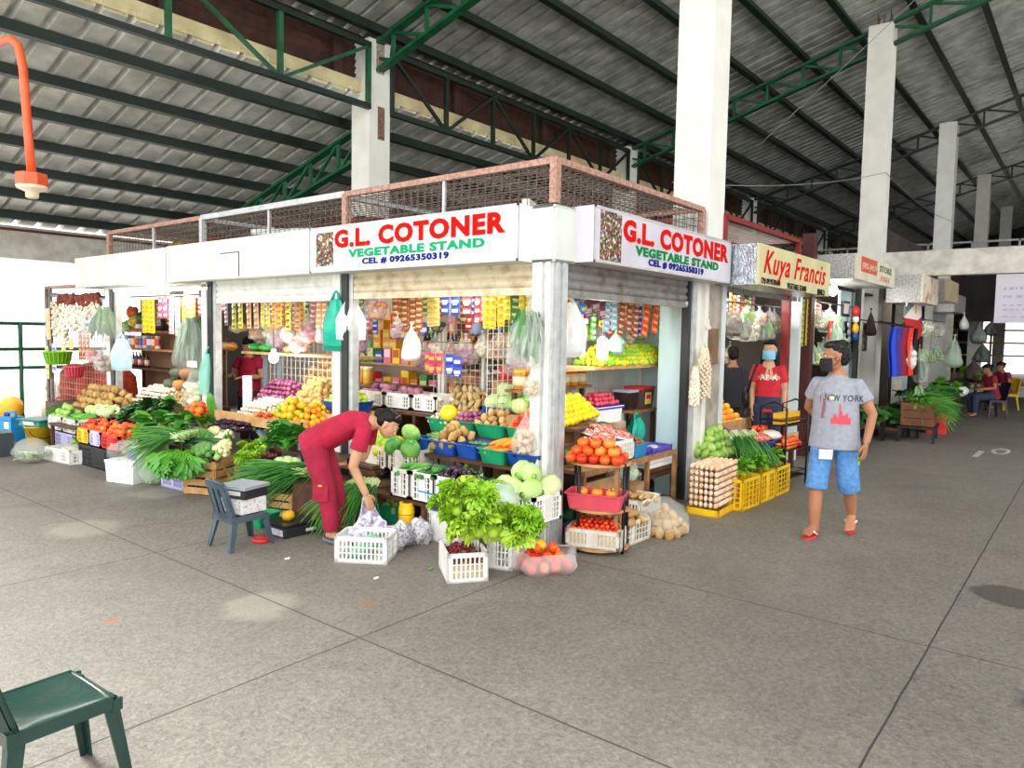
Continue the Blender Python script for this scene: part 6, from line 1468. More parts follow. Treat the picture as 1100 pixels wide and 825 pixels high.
hangbag('pale cyan carrier bag hanging beside the far post', PX(130, 358, -.08), .28, .52, BAGCY, None, -.8, 42, True)
hangbag('clear bag of mixed white goods hanging on the far post', PX(112, 368, -.12), .34, .42, BAGC, ('ball', VM('mixed_white_goods', '#E8E0D8', '#B8A8A0'), 26, .045), seed=43)
hangbag('clear bag of small coloured goods hanging beside the mixed white bag', PX(102, 366, -.0), .3, .34, BAGC, ('ball', VM('coloured_goods', '#C8A0C8', '#E87A4A'), 20, .04), seed=46)
hangbag('big clear bag of grey-green leaves tied on the second white post', PX(205, 326, -.08), .5, .82, BAGC, ('leaf', GREYLF, 90), seed=44, flat=.6)
hangbag('long clear bag of white radish hanging under the bag of grey-green leaves', PX(207, 386, -.06), .24, .62, BAGC, ('ball', RAD, 14, .05), seed=45)
hangbag('thin green film bag hanging inside the dark post of the middle bay', PX(224, 372, .0), .24, .6, M('aqua_film', '#8ADCC8', .4, alpha=.6), None, -.8, 47, True)
m = MB(); m.bx((-.002, -.12, -.04), (.002, .12, .04), PAPER); put(m, 'paper_tag', 'small white paper tag on the second white post', 'tag', PX(206, 391, -.14))
m = MB(); m.tube([(.3, 5.4, 2.2), (.3, 8.0, 2.2)], .012, 6, WIRE); put(m, 'hanging_rail', 'thin hanging rail of packet strips in the far bay', 'rail', (0, 0, 0))
for a, b, n, w, cells, ch, c1, c2, nm in ((152, 166, 3, .12, 7, .07, '#F2D21A', '#D89A1E', 'bright yellow packet strip'), (170, 180, 2, .13, 3, .1, '#D84A6A', '#F0D8D8', 'pink packet strip'), (181, 194, 2, .14, 7, .075, '#D8C8C0', '#A87A8A', 'pale mauve packet strip'), (195, 210, 3, .12, 8, .07, '#EFD820', '#E0B83A', 'yellow packet strip beside the second white post')):
    hr2(.3, a, b, n, w, cells, ch, c1, c2, nm+' hanging in the far bay', 2.18)
for i, (px, py, lab) in enumerate(((128, 318, 'white tube light along the far bay lintel'), (190, 309, 'white tube light near the second white post'))):
    p = PX(px+12, py-3, .03); t = thing('tube_light', lab, 'lamp', (p.x, p.y, 2.28-.03*i)); m = MB(); m.tube([(0, -.55, 0), (0, .55, 0)], .016, 8, MATS['lamp_glow']); m.build('tube', t); m = MB(); m.bx((-.03, -.6, .015), (.03, .6, .045), PW); m.build('batten', t)
for i, (px, py) in enumerate(((137, 350), (145, 345), (152, 342), (142, 336), (160, 338))):
    p = PX(px, py, .62); m = MB(); m.ell((0, 0, 0), (.09, .12, .1), (MIDLF, FOIL('#D8B83A'), DKLF, FOIL('#E86A2A'), PW)[i], 9, 6, .4, i); put(m, 'hanging_pack', ('green pack', 'mustard pack', 'dark green pack', 'orange pack', 'white pack')[i]+' hanging above the red cans of the far bay', 'packet', p)
# ------------------------------------------------------------ neighbouring stalls down the walkway
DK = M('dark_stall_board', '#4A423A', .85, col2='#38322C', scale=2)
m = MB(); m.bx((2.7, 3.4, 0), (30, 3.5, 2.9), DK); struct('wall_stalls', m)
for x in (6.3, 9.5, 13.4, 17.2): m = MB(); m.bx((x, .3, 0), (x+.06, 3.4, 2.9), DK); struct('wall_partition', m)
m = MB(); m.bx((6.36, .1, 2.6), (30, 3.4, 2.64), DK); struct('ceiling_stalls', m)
m = MB(); m.bx((3.3, .15, 2.5), (6.3, 3.4, 2.54), M('stall_ceiling', '#C9C6BC', .8)); struct('ceiling_neighbour', m)
# second stall: sign, posts, red mesh roof frame
FOILC = M('crinkled_foil', '#C4CDD6', .22, metal=.75, col2='#8C98A4', scale=14, bump=.5)
YELS = M('pale_olive_sign', '#CFC79A', .6, col2='#C2BA8C', scale=3)
t5 = thing('sign_box', 'olive-yellow sign box with red script lettering over the second stall', 'sign', (3.08, -.5, 2.33))
m = MB(); m.bx((0, 0, 0), (2.62, .03, .44), YELS); m.build('face', t5); m = MB(); m.bx((.0, .03, .0), (2.62, .62, .44), FOILC); m.build('casing', t5)
f = -.5035
px_text(t5, 'Kuya Francis', TRED, ((820, 301), (886, 313.5), (820, 267)), 1, f, .012, .35)
px_text(t5, 'CP# 09195701644', TBLK, ((817.5, 304.5), (838, 308), (817.5, 297.5)), 1, f, .02); px_text(t5, 'VEGETABLE STAND', TBLK, ((845.5, 310), (866, 313), (845.5, 303.5)), 1, f, .02); px_text(t5, 'BINKO', TBLK, ((878, 316.5), (885.5, 317.8), (878, 310)), 1, f, .02)
m = MB(); m.bx((6.0, -.03, 0), (6.1, .09, 2.45), M('pale_steel_channel', '#DCE6EA')); struct('pillar_stall', m)
m = MB(); m.bx((5.55, -.02, 0), (5.65, .08, 2.9), REDST); struct('pillar_red', m)
t = thing('wire_cage', 'red painted mesh frame on the roof of the second stall', 'cage', (3.3, 0, 2.8))
for p, q in (((0, 0, .32), (2.6, 0, .32)), ((0, 2.8, .32), (2.6, 2.8, .32)), ((0, 0, .32), (0, 2.8, .32)), ((2.6, 0, .32), (2.6, 2.8, .32)), ((0, 0, 0), (0, 0, .32)), ((2.6, 0, 0), (2.6, 0, .32)), ((0, 0, .02), (2.6, 0, .02)), ((0, 1.4, .2), (2.6, .6, .2))):
    m = MB(); m.bar(p, q, .06, .06, REDST); m.build('rail', t)
meshpanel((0, 0, .3), (2.6, 0, 0), (0, 2.8, 0), .09, .09, .008, mat=M('pale_mesh_wire', '#C8B8B0', .6)).build('mesh', t)
m = MB(); m.bx((5.3, .35, 2.78), (6.2, .9, 3.0), BOARD); put(m, 'storage_box', 'white box on the roof behind the red script sign', 'box', (0, 0, 0))
t = thing('roller_shutter', 'grey roller shutter rolled up beneath the foil-sided sign', 'shutter', (0, 0, 0)); m = MB()
for k in range(3): m.bx((3.4, .0, 2.28+.07*k), (5.95, .03, 2.34+.07*k), SHUT)
m.build('curtain', t)
# produce of the second stall
t = thing('fruit_rack', 'sloping wooden fruit rack of the second stall', 'rack', (4.2, .3, 0))
for a, b, z in ((-.55, -.12, .42), (-.1, .5, .62)): m = MB(); m.bx((-.75, a, z-.03), (1.2, b, z), WOOD); m.bx((-.75, a-.02, z-.06), (1.2, a, z+.08), WOODL); m.build('shelf', t)
for x in (-.7, 1.15):
    for y, z in ((-.5, .4), (.45, .6)): m = MB(); m.bx((x-.03, y-.03, 0), (x+.03, y+.03, z), WOODD); m.build('leg', t)
def my(kind, name, px0, px1, py, y, z, D, r, layers, label, cat='fruit', **k):
    x0, x1 = PY(px0, py, y).x, PY(px1, py, y).x
    return heap(name, kind, label, cat, ((x0+x1)/2, y+D/2, z), (x1-x0)/2, D/2, r, layers, **k)
my('orange', 'orange', 770, 801, 445, .2, .62, .5, .05, 6, 'yellow-orange citrus piled highest in the second stall', s=(1.1, 1.4))
my('chayote', 'green_mango', 772, 800, 466, -.25, .42, .42, .06, 5, 'green mango-like fruit piled in the second stall', s=(1.0, 1.2))
my('sweet', 'sweet_potato', 800, 824, 466, -.25, .42, .5, (.1, .04), 7, 'brown-purple root piled beside the green fruit in the second stall', 'vegetable', mode='along', yaw=1.4, jit=.3, lz=1.4)
YC = None
for i, (a, b) in enumerate((((797, 550), (816, 542)), ((817, 541.5), (832, 535)), ((833, 534.5), (848, 527)))):
    c, an, w = gplace(a, b, .34); put(crate_mb(w, .34, .32, PYEL, .085), 'bottle_crate', ('yellow bottle crate nearest the egg trays', 'yellow bottle crate in the middle of its row', 'yellow bottle crate nearest the walking man')[i], 'crate', c, an)
    item('greens_bunch', P['midgreens%d' % (i % 2)], ('leafy bunch on the yellow crate by the eggs', 'leafy bunch on the middle yellow crate', 'leafy bunch on the last yellow crate')[i], 'greens', None, c+V((.12, .05, .33)), (0, -.2, 3.6), .9)
put(tub_mb(.75, .4, .1, PBLU), 'plastic_tray', 'blue tray of vegetables above the yellow crates', 'tray', (3.75, -.3, .46), .0)
stand('dark low bench under the blue tray of the second stall', [(-.52, -.24, .45)], 3.3, 4.2, WOODD, 'y')
for i, (x, y, mt, lab) in enumerate(((3.5, -.42, REDP, 'wrapped red pack in the blue tray nearest the eggs'), (3.62, -.25, REDP, 'wrapped red pack behind the first in the blue tray'), (3.85, -.42, M('white_wrapped_pack', '#EDE8DC', .3), 'white wrapped pack in the blue tray'))):
    m = MB(); m.ell((0, 0, .05), (.13, .13, .055), mt, 12, 8, .2, i); put(m, 'wrapped_pack', lab, 'packet', (x, y, .57), i)
heap('tomato', 'tomato', 'tomato in the blue tray of the second stall', 'vegetable', (3.9, -.28, .53), .22, .16, .045, 3)
for i in range(3): item('leek_bunch', P['onionleaf%d' % (i % 2)], 'dark leek leaves hanging behind the egg trays', 'greens', 'leek leaves behind the eggs', (3.2+.1*i, -.2-.06*i, .68), (0, .9, -1.9+.3*i), .95)
t = thing('wire_rack', 'black three-tier wire rack of packs in front of the second stall', 'rack', (4.1, -.5, 0), -.1)
for z in (.12, .45, .74):
    meshpanel((-.3, -.16, z), (.6, 0, 0), (0, .32, 0), .06, .16, .01, mat=BLACKM).build('shelf', t)
    m = MB(); m.tube([(-.3, -.16, z+.06), (.3, -.16, z+.06), (.3, .16, z+.06), (-.3, .16, z+.06), (-.3, -.16, z+.06)], .007, 5, BLACKM); m.build('rim', t)
for x in (-.3, .3):
    m = MB(); m.tube([(x, -.16, 0), (x, -.16, .95), (x, 0, 1.02), (x, .16, .95), (x, .16, 0)], .012, 6, BLACKM); m.build('frame', t)
for i in range(5):
    m = MB(); m.bx((-.05, -.05, 0), (.05, .05, .13), FOIL('#E8B82A')); m.bx((-.052, -.052, .03), (.052, .052, .07), FOIL('#8A5A1E')); put(m, 'goods_pack', 'yellow and brown pack on the top tier of the black wire rack', 'packet', (3.9+.11*i, -.5-.01*i, .75), 0, 'packs on the wire rack')
heap('tomato', 'tomato', 'red tomato on the middle tier of the black wire rack', 'vegetable', (4.12, -.5, .455), .26, .14, .042, 2)
# goods hung in the second stall
m = MB(); m.tube([(3.4, .25, 2.2), (6, .25, 2.2)], .012, 6, WIRE); m.tube([(3.4, 1.2, 2.3), (6, 1.2, 2.3)], .012, 6, WIRE); put(m, 'hanging_rail', 'hanging rail of bagged goods in the second stall', 'rail', (0, 0, 0))
HB = ((788, 345, .25, .4, .36, BAGC, ('ball', VM('brown_sticks', '#8A6A50', '#6A4E3A'), 22, .05), 'clear bag of brown sticks hanging in the second stall'), (803, 350, .25, .36, .4, BAGC, ('leaf', MIDLF, 24), 'clear bag of green goods hanging in the second stall'),
      (815, 345, .3, .34, .34, BAGC, ('ball', PEAN, 22, .045), 'clear bag of nuts hanging in the second stall'), (797, 328, .9, .5, .4, BAGC, ('leaf', GREYLF, 24), 'clear bag of grey greens hung deep in the second stall'), (828, 335, .9, .5, .4, BAGW, None, 'milky white bag hung deep in the second stall'),
      (812, 372, .9, .3, .3, FOIL('#E8C82A'), None, 'yellow packet hung by the head of the woman in red'), (845, 330, .5, .4, .36, BAGC, ('leaf', MIDLF, 26), 'clear bag of limes hanging near the red post'), (840, 345, 1.0, .5, .4, BAGC, ('ball', VM('mixed_white_goods', '#E8E0D8'), 20, .05), 'clear bag of white goods hung behind the woman in red'))
for i, (px, py, y, w, h, mt, fl, lab) in enumerate(HB): hangbag(lab, PY(px, py-16, y), w, h, mt, fl, seed=60+i)
for i, px in enumerate((863, 869, 875)): p = PY(px, 322, .0); strip('yellow packet strip hanging beside the pale post of the second stall', p, .16, 8, .085, '#C8B83A', '#8A7A2A', 0, 'yellow strips of the second stall')
m = MB(); m.tube([(4.0, .5, 2.42), (5.4, .5, 2.42)], .018, 8, MATS['lamp_glow']); put(m, 'tube_light', 'white tube light under the ceiling of the second stall', 'lamp', (0, 0, 0))
for k in range(3):
    m = MB(); m.bx((3.5, 3.2, .6+.55*k), (6.2, 3.38, .64+.55*k), WOOD); put(m, 'plank_shelf', ('lowest', 'middle', 'top')[k]+' back shelf of the second stall', 'shelf', (0, 0, 0))
    for i in range(9): m = MB(); h = R.uniform(.14, .3); m.box((0, 0, h/2), (.2, .12, h), FOIL(R.choice(['#D8C83A', '#3A8A4A', '#E8E0D0', '#C84A3A', '#4A7AB8', '#E8A83A']))); put(m, 'goods_pack', 'packet on the '+('lowest', 'middle', 'top')[k]+' back shelf of the second stall', 'packet', (3.7+.28*i, 3.27, .64+.55*k), 0, 'packets on the '+('lowest', 'middle', 'top')[k]+' back shelf')
# third stall
m = MB(); m.bx((6.45, -.05, 0), (6.62, .12, 3.3), DKRED); struct('pillar_rusty', m)
t6 = thing('sign_box', 'speckled sign box with faded orange and green lettering over the third stall', 'sign', (6.65, -.6, 2.64))
m = MB(); m.bx((0, 0, 0), (2.45, .03, .36), M('faded_sign', '#D8D2BC', .6, col2='#C4BEA6', scale=3)); m.build('face', t6); m = MB(); m.bx((0, .03, 0), (2.45, .65, .36), SPECK); m.build('casing', t6)
f = -.6035
a, b = PY(925, 293, f)-t6.location, PY(943, 275, f)-t6.location; m = MB(); m.bx((a.x, -.004, .12), (b.x, 0, .34), M('faded_orange_panel', '#D0583A', .6, col2='#BC4A30', scale=6)); m.build('panel', t6)
px_text(t6, 'JIRS-JHUN', M('letter_pale', '#E8C8B0', .5), ((926, 289.5), (943, 293), (926, 281)), 1, f-.004, .01); px_text(t6, 'STORE', M('letter_dull_green', '#4A7A5A', .5), ((945, 292), (957.5, 295), (945, 285)), 1, f, .02); px_text(t6, 'FISH', M('letter_faded_red', '#D88A80', .5), ((946, 302), (955, 304), (946, 296)), 1, f, .02)
m = MB(); m.bx((8.6, .12, 0), (9.45, .16, 2.6), PANEL); struct('wall_panel', m)
m = MB(); m.bx((9.45, -.02, 0), (9.6, .12, 2.66), CONC); struct('pillar_stall', m); m = MB(); m.bx((9.3, -.02, 0), (9.4, .06, 2.66), GUIDE); struct('trim_guide', m)
p = PY(895, 312, -.1); t = thing('light_bulb', 'bright bulb hanging at the rusty red post', 'lamp', p); m = MB(); m.ell((0, 0, 0), (.07, .07, .09), MATS['lamp_glow'], 12, 8); m.build('bulb', t); m = MB(); m.tube([(0, 0, .08), (0, 0, .2)], .02, 6, PW); m.build('socket', t)
a = PY(906, 320, .09); m = MB(); m.bx((a.x, .085, 2.16), (a.x+.42, .115, 2.42), BLACKM); m.bx((a.x+.05, .08, 2.2), (a.x+.37, .086, 2.38), PW); put(m, 'framed_notice', 'small dark framed notice on the pale blue panel', 'frame', (0, 0, 0))
m = MB()
for i in range(3):
    for k in range(4): q = PY(912+7*i, 349+8*k, .04); m.ell(q, (.09, .03, .075), M('grey_pouch', '#8A8F90', .3, metal=.3), 8, 6, .2, i+k)
a = PY(908, 345, .07); b = PY(931, 377, .07); m.bx((a.x, .07, b.z), (b.x, .085, a.z), BLACKM); put(m, 'display_card', 'black display card of grey pouches on the pale blue panel', 'display', (0, 0, 0))
m = MB(); a = PY(893, 335, .0); m.bx((a.x-.1, -.01, 1.75), (a.x+.35, .01, 2.05), PRED); m.bx((a.x-.05, -.015, 1.86), (a.x+.3, -.009, 1.93), PW); put(m, 'hanging_board', 'small red and white board hanging by the rusty post', 'board', (0, 0, 0))
p = PY(919, 343, -.02); t = thing('hanging_doll', 'small red-hatted cloth doll hanging on the pale blue panel', 'doll', p)
for nm, z, r, mt in (('hat', .13, .11, PRED), ('head', .0, .07, PW), ('body', -.16, .1, PYEL), ('legs', -.3, .08, PBLU)): m = MB(); m.ell((0, 0, z), (r, .06, r), mt, 10, 7, .2, 2); m.build(nm, t)
for i, (px, py, w, h, mt, fl, lab) in enumerate(((898, 352, .4, .6, BAGG, ('leaf', GREYLF, 24), 'clear bag of silvery leaves hanging by the rusty post'), (908, 372, .3, .4, BAGC, ('leaf', MIDLF, 20), 'clear bag of pale leaves hung below the silvery bag'), (905, 388, .22, .25, FOIL('#E8B82A'), None, 'small yellow packet hanging behind the man\'s head'), (936, 345, .3, .5, M('dark_brown_board', '#2C1A12', .8), None, 'dark brown bag hanging on the concrete post'))): hangbag(lab, PY(px, py-14, -.05-.02*i), w, h, mt, fl, seed=80+i)
def greens_bench(label, x0, x1, y0, y1, z, n, lab, mats):
    t = thing('produce_bench', label, 'bench', ((x0+x1)/2, (y0+y1)/2, 0)); hx, hy = (x1-x0)/2, (y1-y0)/2
    m = MB(); m.bx((-hx, -hy, z-.04), (hx, hy, z), WOODD); m.build('top', t)
    for sx in (-1, 1):
        for sy in (-1, 1): m = MB(); m.bx((sx*(hx-.04)-.03, sy*(hy-.04)-.03, 0), (sx*(hx-.04)+.03, sy*(hy-.04)+.03, z-.04), BLACKM); m.build('leg', t)
    for i in range(n): item('greens_bunch', P[R.choice(mats)+str(i % 2)], lab, 'greens', lab, (x0+(x1-x0)*R.random(), y0+(y1-y0)*(.1+.6*R.random()), z+.02+.2*R.random()), (R.uniform(-.3, .3), R.uniform(-.3, .3), R.uniform(3.2, 6)), R.uniform(.75, 1.0))
greens_bench('dark bench of leafy greens in front of the third stall', 7.0, 9.3, -.55, .1, .4, 22, 'dark leafy bunch on the bench of the third stall', ['darkgreens', 'pechay', 'darkgreens'])
greens_bench('dark bench of greens and shoots beyond the tie beam', 10.0, 12.2, -.95, -.2, .5, 26, 'green leafy bunch on the bench beyond the tie beam', ['pechay', 'longonion', 'midgreens', 'darkgreens'])
greens_bench('dark bench of greens beside the seated women', 12.4, 15.0, -1.0, -.2, .55, 22, 'leafy bunch on the bench beside the seated women', ['pechay', 'darkgreens', 'midgreens'])
greens_bench('low dark bench of produce at the foot of the concrete post', 9.4, 10.4, -.75, -.1, .22, 8, 'dark bunch on the low bench by the concrete post', ['darkgreens'])
put(wcrate_mb(.75, .5, .4, M('brown_crate_wood', '#7A4A2C', .7, col2='#5E381F', scale=6), 3, .1), 'wooden_crate', 'brown wooden box of greens on a dark stand beyond the third stall', 'crate', (9.9, -.95, .28), .1)
m = MB(); m.bx((-.5, -.3, .24), (.5, .3, .275), BLACKM); [m.bx((sx*.46-.02, sy*.26-.02, 0), (sx*.46+.02, sy*.26+.02, .24), BLACKM) for sx in (-1, 1) for sy in (-1, 1)]; put(m, 'low_stand', 'black low stand under the brown wooden box', 'stand', (9.9, -.95, 0), .1)
for i in range(5): item('greens_bunch', P[('midgreens0', 'longonion1', 'pechay0', 'longonion0', 'midgreens1')[i]], 'bright leafy bunch spilling from the brown wooden box', 'greens', 'bunches in the brown wooden box', (9.7+.12*i, -.95+.05*i, .66), (0, .15, 3.6+.5*i), 1.0)
heap('carrot', 'carrot', 'orange carrot beside the brown wooden box', 'vegetable', (9.3, -.35, .42), .3, .2, (.11, .03), 3, mode='along', jit=.5)
t = thing('bucket', 'red square bucket on the floor beyond the greens', 'bucket', (11.3, -1.0, 0), .2); tub_mb(.5, .42, .42, PRED, .85).build('body', t); m = MB(); m.lathe([(.07, -.004), (.07, .004)], 14, PW, (-.22, -.205, .25), Euler((PI/2, 0, 0)).to_matrix()); m.build('sticker', t)
m = MB(); m.ell((0, 0, .05), (.25, .2, .05), PW, 12, 7, .2, 3); put(m, 'plastic_cover', 'white cover lying across the red square bucket', 'cover', (11.3, -1.0, .43))
# clothes on a rail, flag, further signs
t = thing('clothes_rail', 'dark rail carrying bright garments at the concrete post', 'rail', (9.6, -.62, 2.02)); m = MB(); m.tube([(-.5, 0, 0), (1.2, 0, 0)], .015, 6, BLACKM); m.tube([(-.5, 0, 0), (-.5, .6, .1)], .012, 6, BLACKM); m.tube([(1.2, 0, 0), (1.2, .6, .1)], .012, 6, BLACKM); m.build('bar', t)
for i, (c1, lab) in enumerate((('#1E44C8', 'royal blue'), ('#3A2A8A', 'violet'), ('#8A1424', 'dark red'), ('#E0321E', 'bright red'), ('#16161A', 'black'))):
    m = MB(); mt = M('cloth_'+lab.replace(' ', '_'), c1, .8)
    def fn(u, v): return ((v-.5)*.34*(.6+.4*min(1, u*3)), .03*math.sin(9*v+i)+.02*math.sin(5*u), -.02-.85*u)
    m.grid(fn, 10, 14, mt); m.grid(lambda u, v: (fn(u, v)[0], fn(u, v)[1]+.04, fn(u, v)[2]), 10, 14, mt)
    put(m, 'hanging_garment', lab+' garment hanging on the rail at the concrete post', 'garment', (9.3+.28*i, -.62-.03*i, 2.0))
t = thing('flag', 'flag of white triangle blue and red hanging at the stall front beyond the posts', 'flag', PY(990, 318, -.6)); FW, FB, FRD = M('flag_white', '#F2F0EA', .8), M('flag_blue', '#1A3AA8', .8), M('flag_red', '#D8202A', .8)
q = [PY(a, b, -.6)-t.location for a, b in ((990, 318), (971, 341), (986, 344), (992, 356), (984, 370), (975, 351), (990, 340), (992, 330))]
def flagpart(nm, idx, mat, dy=0):
    m = MB(); k = len(idx); vs = [q[i]+V((0, dy, 0)) for i in idx]+[q[i]+V((0, dy+.01, 0)) for i in idx]
    m.add(vs, [tuple(range(k)), tuple(range(2*k-1, k-1, -1))]+[(i, k+i, k+(i+1) % k, (i+1) % k) for i in range(k)], mat); m.build(nm, t)
flagpart('white_triangle', (0, 1, 2, 6), FW); flagpart('red_field', (1, 5, 4, 3, 6, 2), FRD, .012); flagpart('blue_field', (0, 6, 3, 7), FB, .024)
m = MB(); m.ell((q[1]*.35+q[0]*.35+q[6]*.3), (.09, .012, .09), M('flag_sun', '#F2B81E', .7), 12, 8); m.build('sun', t)
m = MB(); m.tube([(.1, .03, -1.1), (.02, .02, .05)], .012, 6, BLACKM); m.build('pole', t)
for i, (x0, w, y, z0, h, mt, lab) in enumerate(((10.2, 1.6, -.85, 2.45, .5, M('striped_faded_sign', '#E0D8C4', .6, col2='#C88A78', scale=4, lo=.5, hi=.62), 'pale sign board with faded red stripes beyond the tie beam'), (13.0, 1.7, -.8, 2.62, .45, M('beige_sign', '#D2C2A2', .6, col2='#C2B08E', scale=2), 'plain beige sign box above the hanging bags'), (16.5, 1.8, -.5, 2.5, .45, M('grey_speckled_sign', '#A8A8A2', .6, col2='#8A8A86', scale=30), 'grey speckled sign box farthest down the stall row'))):
    t = thing('sign_box', lab, 'sign', (x0, y, z0)); m = MB(); m.bx((0, 0, 0), (w, .03, h), mt); m.build('face', t); m = MB(); m.bx((0, .03, 0), (w, .6, h), SPECK); m.build('casing', t)
for x, mt in ((12.6, CONC), (15.9, CONC), (19.2, CONC)): m = MB(); m.bx((x, -.1, 0), (x+.16, .06, 2.9), mt); struct('pillar_stall', m)
m = MB(); m.bx((14.2, .2, 0), (15.0, .24, 2.6), PANEL); struct('wall_panel', m)
m = MB(); m.bx((11.4, .25, 2.6), (24, .3, 4.1), DK); struct('wall_dark_backing', m)  # added dark panel standing in for the darkness under the tie beam
for i, (px, py, y, w, h, mt, fl, lab) in enumerate(((978, 378, -.7, .5, .7, BAGC, ('ball', PW, 20, .07), 'clear bag of white goods hanging beyond the garments'), (990, 395, -.8, .6, .7, BAGC, ('leaf', DKLF, 30), 'clear bag of dark greens hanging beyond the garments'), (988, 425, -.85, .55, .6, BAGC, ('leaf', MIDLF, 26), 'clear bag of lighter greens hung low beyond the garments'),
    (1026, 375, -.9, .8, .9, BAGG, ('leaf', GREYLF, 26), 'large pale bag of leaves hanging under the beige sign'), (1036, 352, -.8, .4, .5, BAGW, None, 'white bag hanging higher under the beige sign'), (1052, 362, -.9, .9, .7, M('grey_film', '#8A948E', .4, alpha=.85), None, 'grey bulging bag hanging before the bright exit'), (1066, 358, -1.0, .8, .6, M('charcoal_film', '#4A484C', .5, alpha=.9), None, 'dark bulging bag hanging highest before the bright exit'),
    (1056, 382, -1.0, .9, .7, M('dark_green_film', '#4E5E52', .5, alpha=.9), None, 'dark green bag hanging low before the bright exit'), (1046, 400, -1.0, .8, .7, M('brown_film', '#5A4A48', .5, alpha=.9), None, 'brown bag hanging low beside the dark green one'), (1062, 405, -1.05, .8, .7, M('slate_film', '#6A7A76', .5, alpha=.9), None, 'slate bag hanging lowest above the seated women'))):
    hangbag(lab, PY(px, py-16, y), w*.75, h*.8, mt, fl, seed=90+i)
greens_bench('far dark bench of bright lettuce behind the seated women', 15.4, 17.6, -1.2, -.5, .8, 12, 'bright lettuce bunch on the far bench', ['midgreens'])
m = MB()
for i in range(3): m.ell((13.9+.2*i, -1.05, .66), (.13, .12, .1), PW, 10, 7, .2, i)
put(m, 'white_packages', 'white wrapped packages on the bench end by the seated women', 'packages', (0, 0, 0))
# banner and far things
t = thing('banner', 'pale lilac banner with faint lettering hung below the tie beam', 'banner', (10.9, -1.88, 2.1)); BN = M('banner_cloth', '#C9C6D2', .8, col2='#BFBCC8', scale=2); BI = M('banner_faint_ink', '#ABA8BA', .8)
m = MB(); m.bx((0, -3.0, 0), (.012, 0, .86), BN); m.build('cloth', t)
m = MB(); rr = random.Random(3)
for z, h in ((.58, .06), (.44, .06), (.3, .03), (.22, .03), (.1, .025)):
    y = -.12
    while y > -2.8: w = rr.uniform(.03, .09); m.bx((-.003, y-w, z), (.0, y, z+h*rr.uniform(.6, 1)), BI); y -= w+rr.uniform(.02, .07)
m.build('faint_print', t)
BRICK = M('yellow_fence_paint', '#D8B83A', .6)
t = thing('fence', 'yellow steel fence in the bright exit at the end of the walkway', 'fence', (30, -2.2, 0)); m = MB()
for z in (1.2, 1.7, 2.2): m.bx((0, -5, z), (.08, 4, z+.07), BRICK)
m.build('rails', t); m = MB()
for k in range(8): m.bx((0, -5+1.2*k, 0), (.08, -4.92+1.2*k, 2.3), BRICK)
m.build('posts', t)
m = MB(); m.bx((24, -6, .0), (24.4, 1.5, .35), CONC); struct('trim_kerb', m)
# ------------------------------------------------------------ further rows of hanging goods, back shelves and stall lamps with added fill lights
CLR = {'green': ('#3E9A3A', '#E8E0B0'), 'orange': ('#E87A1E', '#F2E0B0'), 'white': ('#E8E4E0', '#C83A3A'), 'red': ('#C8241E', '#F0D8C0'), 'yellow': ('#F0D21E', '#C8501E'), 'blue': ('#2A52B8', '#E8EAF2'), 'brown': ('#8A5228', '#D8B080'), 'pink': ('#E07A94', '#F4E4E8'), 'purple': ('#6A3A7A', '#E0D0E4')}
def backrow(where, pts, z0, w, yaw, names, cells=(4, 8)):
    for i, p in enumerate(pts):
        nm = names[i % len(names)]; c = CLR[nm]
        strip(nm+' packet strip in the back row '+where, (p[0], p[1], z0+R.uniform(-.08, .02)), w*R.uniform(.8, 1.2), R.randint(*cells), .065, c[0], c[1], yaw, nm+' strips in the back row '+where)
N1 = ['green', 'yellow', 'red', 'white', 'orange', 'brown', 'blue', 'pink']
backrow('of the corner bay', [(.95, 2.4-.115*i) for i in range(18)], 2.2, .1, -PI/2, N1, (3, 4))
backrow('of the middle bay', [(.7, 5.05-.125*i) for i in range(18)], 2.16, .1, -PI/2, N1[::-1])
backrow('of the far bay', [(.5, 8.0-.15*i) for i in range(16)], 2.18, .11, -PI/2, N1, (3, 5))
backrow('of the walkway opening', [(.3+.16*i, .62) for i in range(17)], 2.2, .1, 0, N1, (4, 7))
backrow('of the second stall', [(3.5+.14*i, .55) for i in range(17)], 2.35, .12, 0, N1[::-1], (4, 7))
backrow('of the third stall', [(6.8+.15*i, .4) for i in range(12)], 2.4, .13, 0, N1, (4, 8))
def bagrow(where, pts, z, kinds_):
    for i, p in enumerate(pts):
        k = kinds_[i % len(kinds_)]; f = {'greens': ('leaf', MIDLF, 22), 'nuts': ('ball', PEAN, 20, .03), 'garlic': ('ball', GARL, 20, .028), 'shallots': ('ball', ONIR, 20, .028), 'sticks': ('ball', VM('brown_sticks', '#8A6A50', '#6A4E3A'), 18, .04), 'peppers': ('ball', PEPG, 18, .035), 'noodles': ('ball', VM('cream_noodles', '#E2D8B8', '#C8BC98'), 18, .035)}[k]
        o = hangbag('clear bag of '+k+' '+where, (p[0], p[1], z+R.uniform(-.1, .05)), R.uniform(.24, .32), R.uniform(.28, .4), BAGC, f, R.uniform(0, 3), 100+i); o['group'] = 'bags of '+k+' '+where
bagrow('hanging along the rail of the second stall', [(3.45+.19*i, .24) for i in range(13)], 2.2, ['greens', 'sticks', 'peppers', 'garlic', 'nuts'])
bagrow('hung deep in the second stall', [(3.5+.21*i, 1.2) for i in range(12)], 2.28, ['noodles', 'greens', 'sticks', 'shallots'])
bagrow('hung low in the second stall', [(4.6+.24*i, .9) for i in range(6)], 1.75, ['greens', 'noodles', 'peppers'])
bagrow('hanging in the middle bay back row', [(.55, 4.95-.2*i) for i in range(11)], 1.95, ['nuts', 'noodles', 'shallots', 'garlic'])
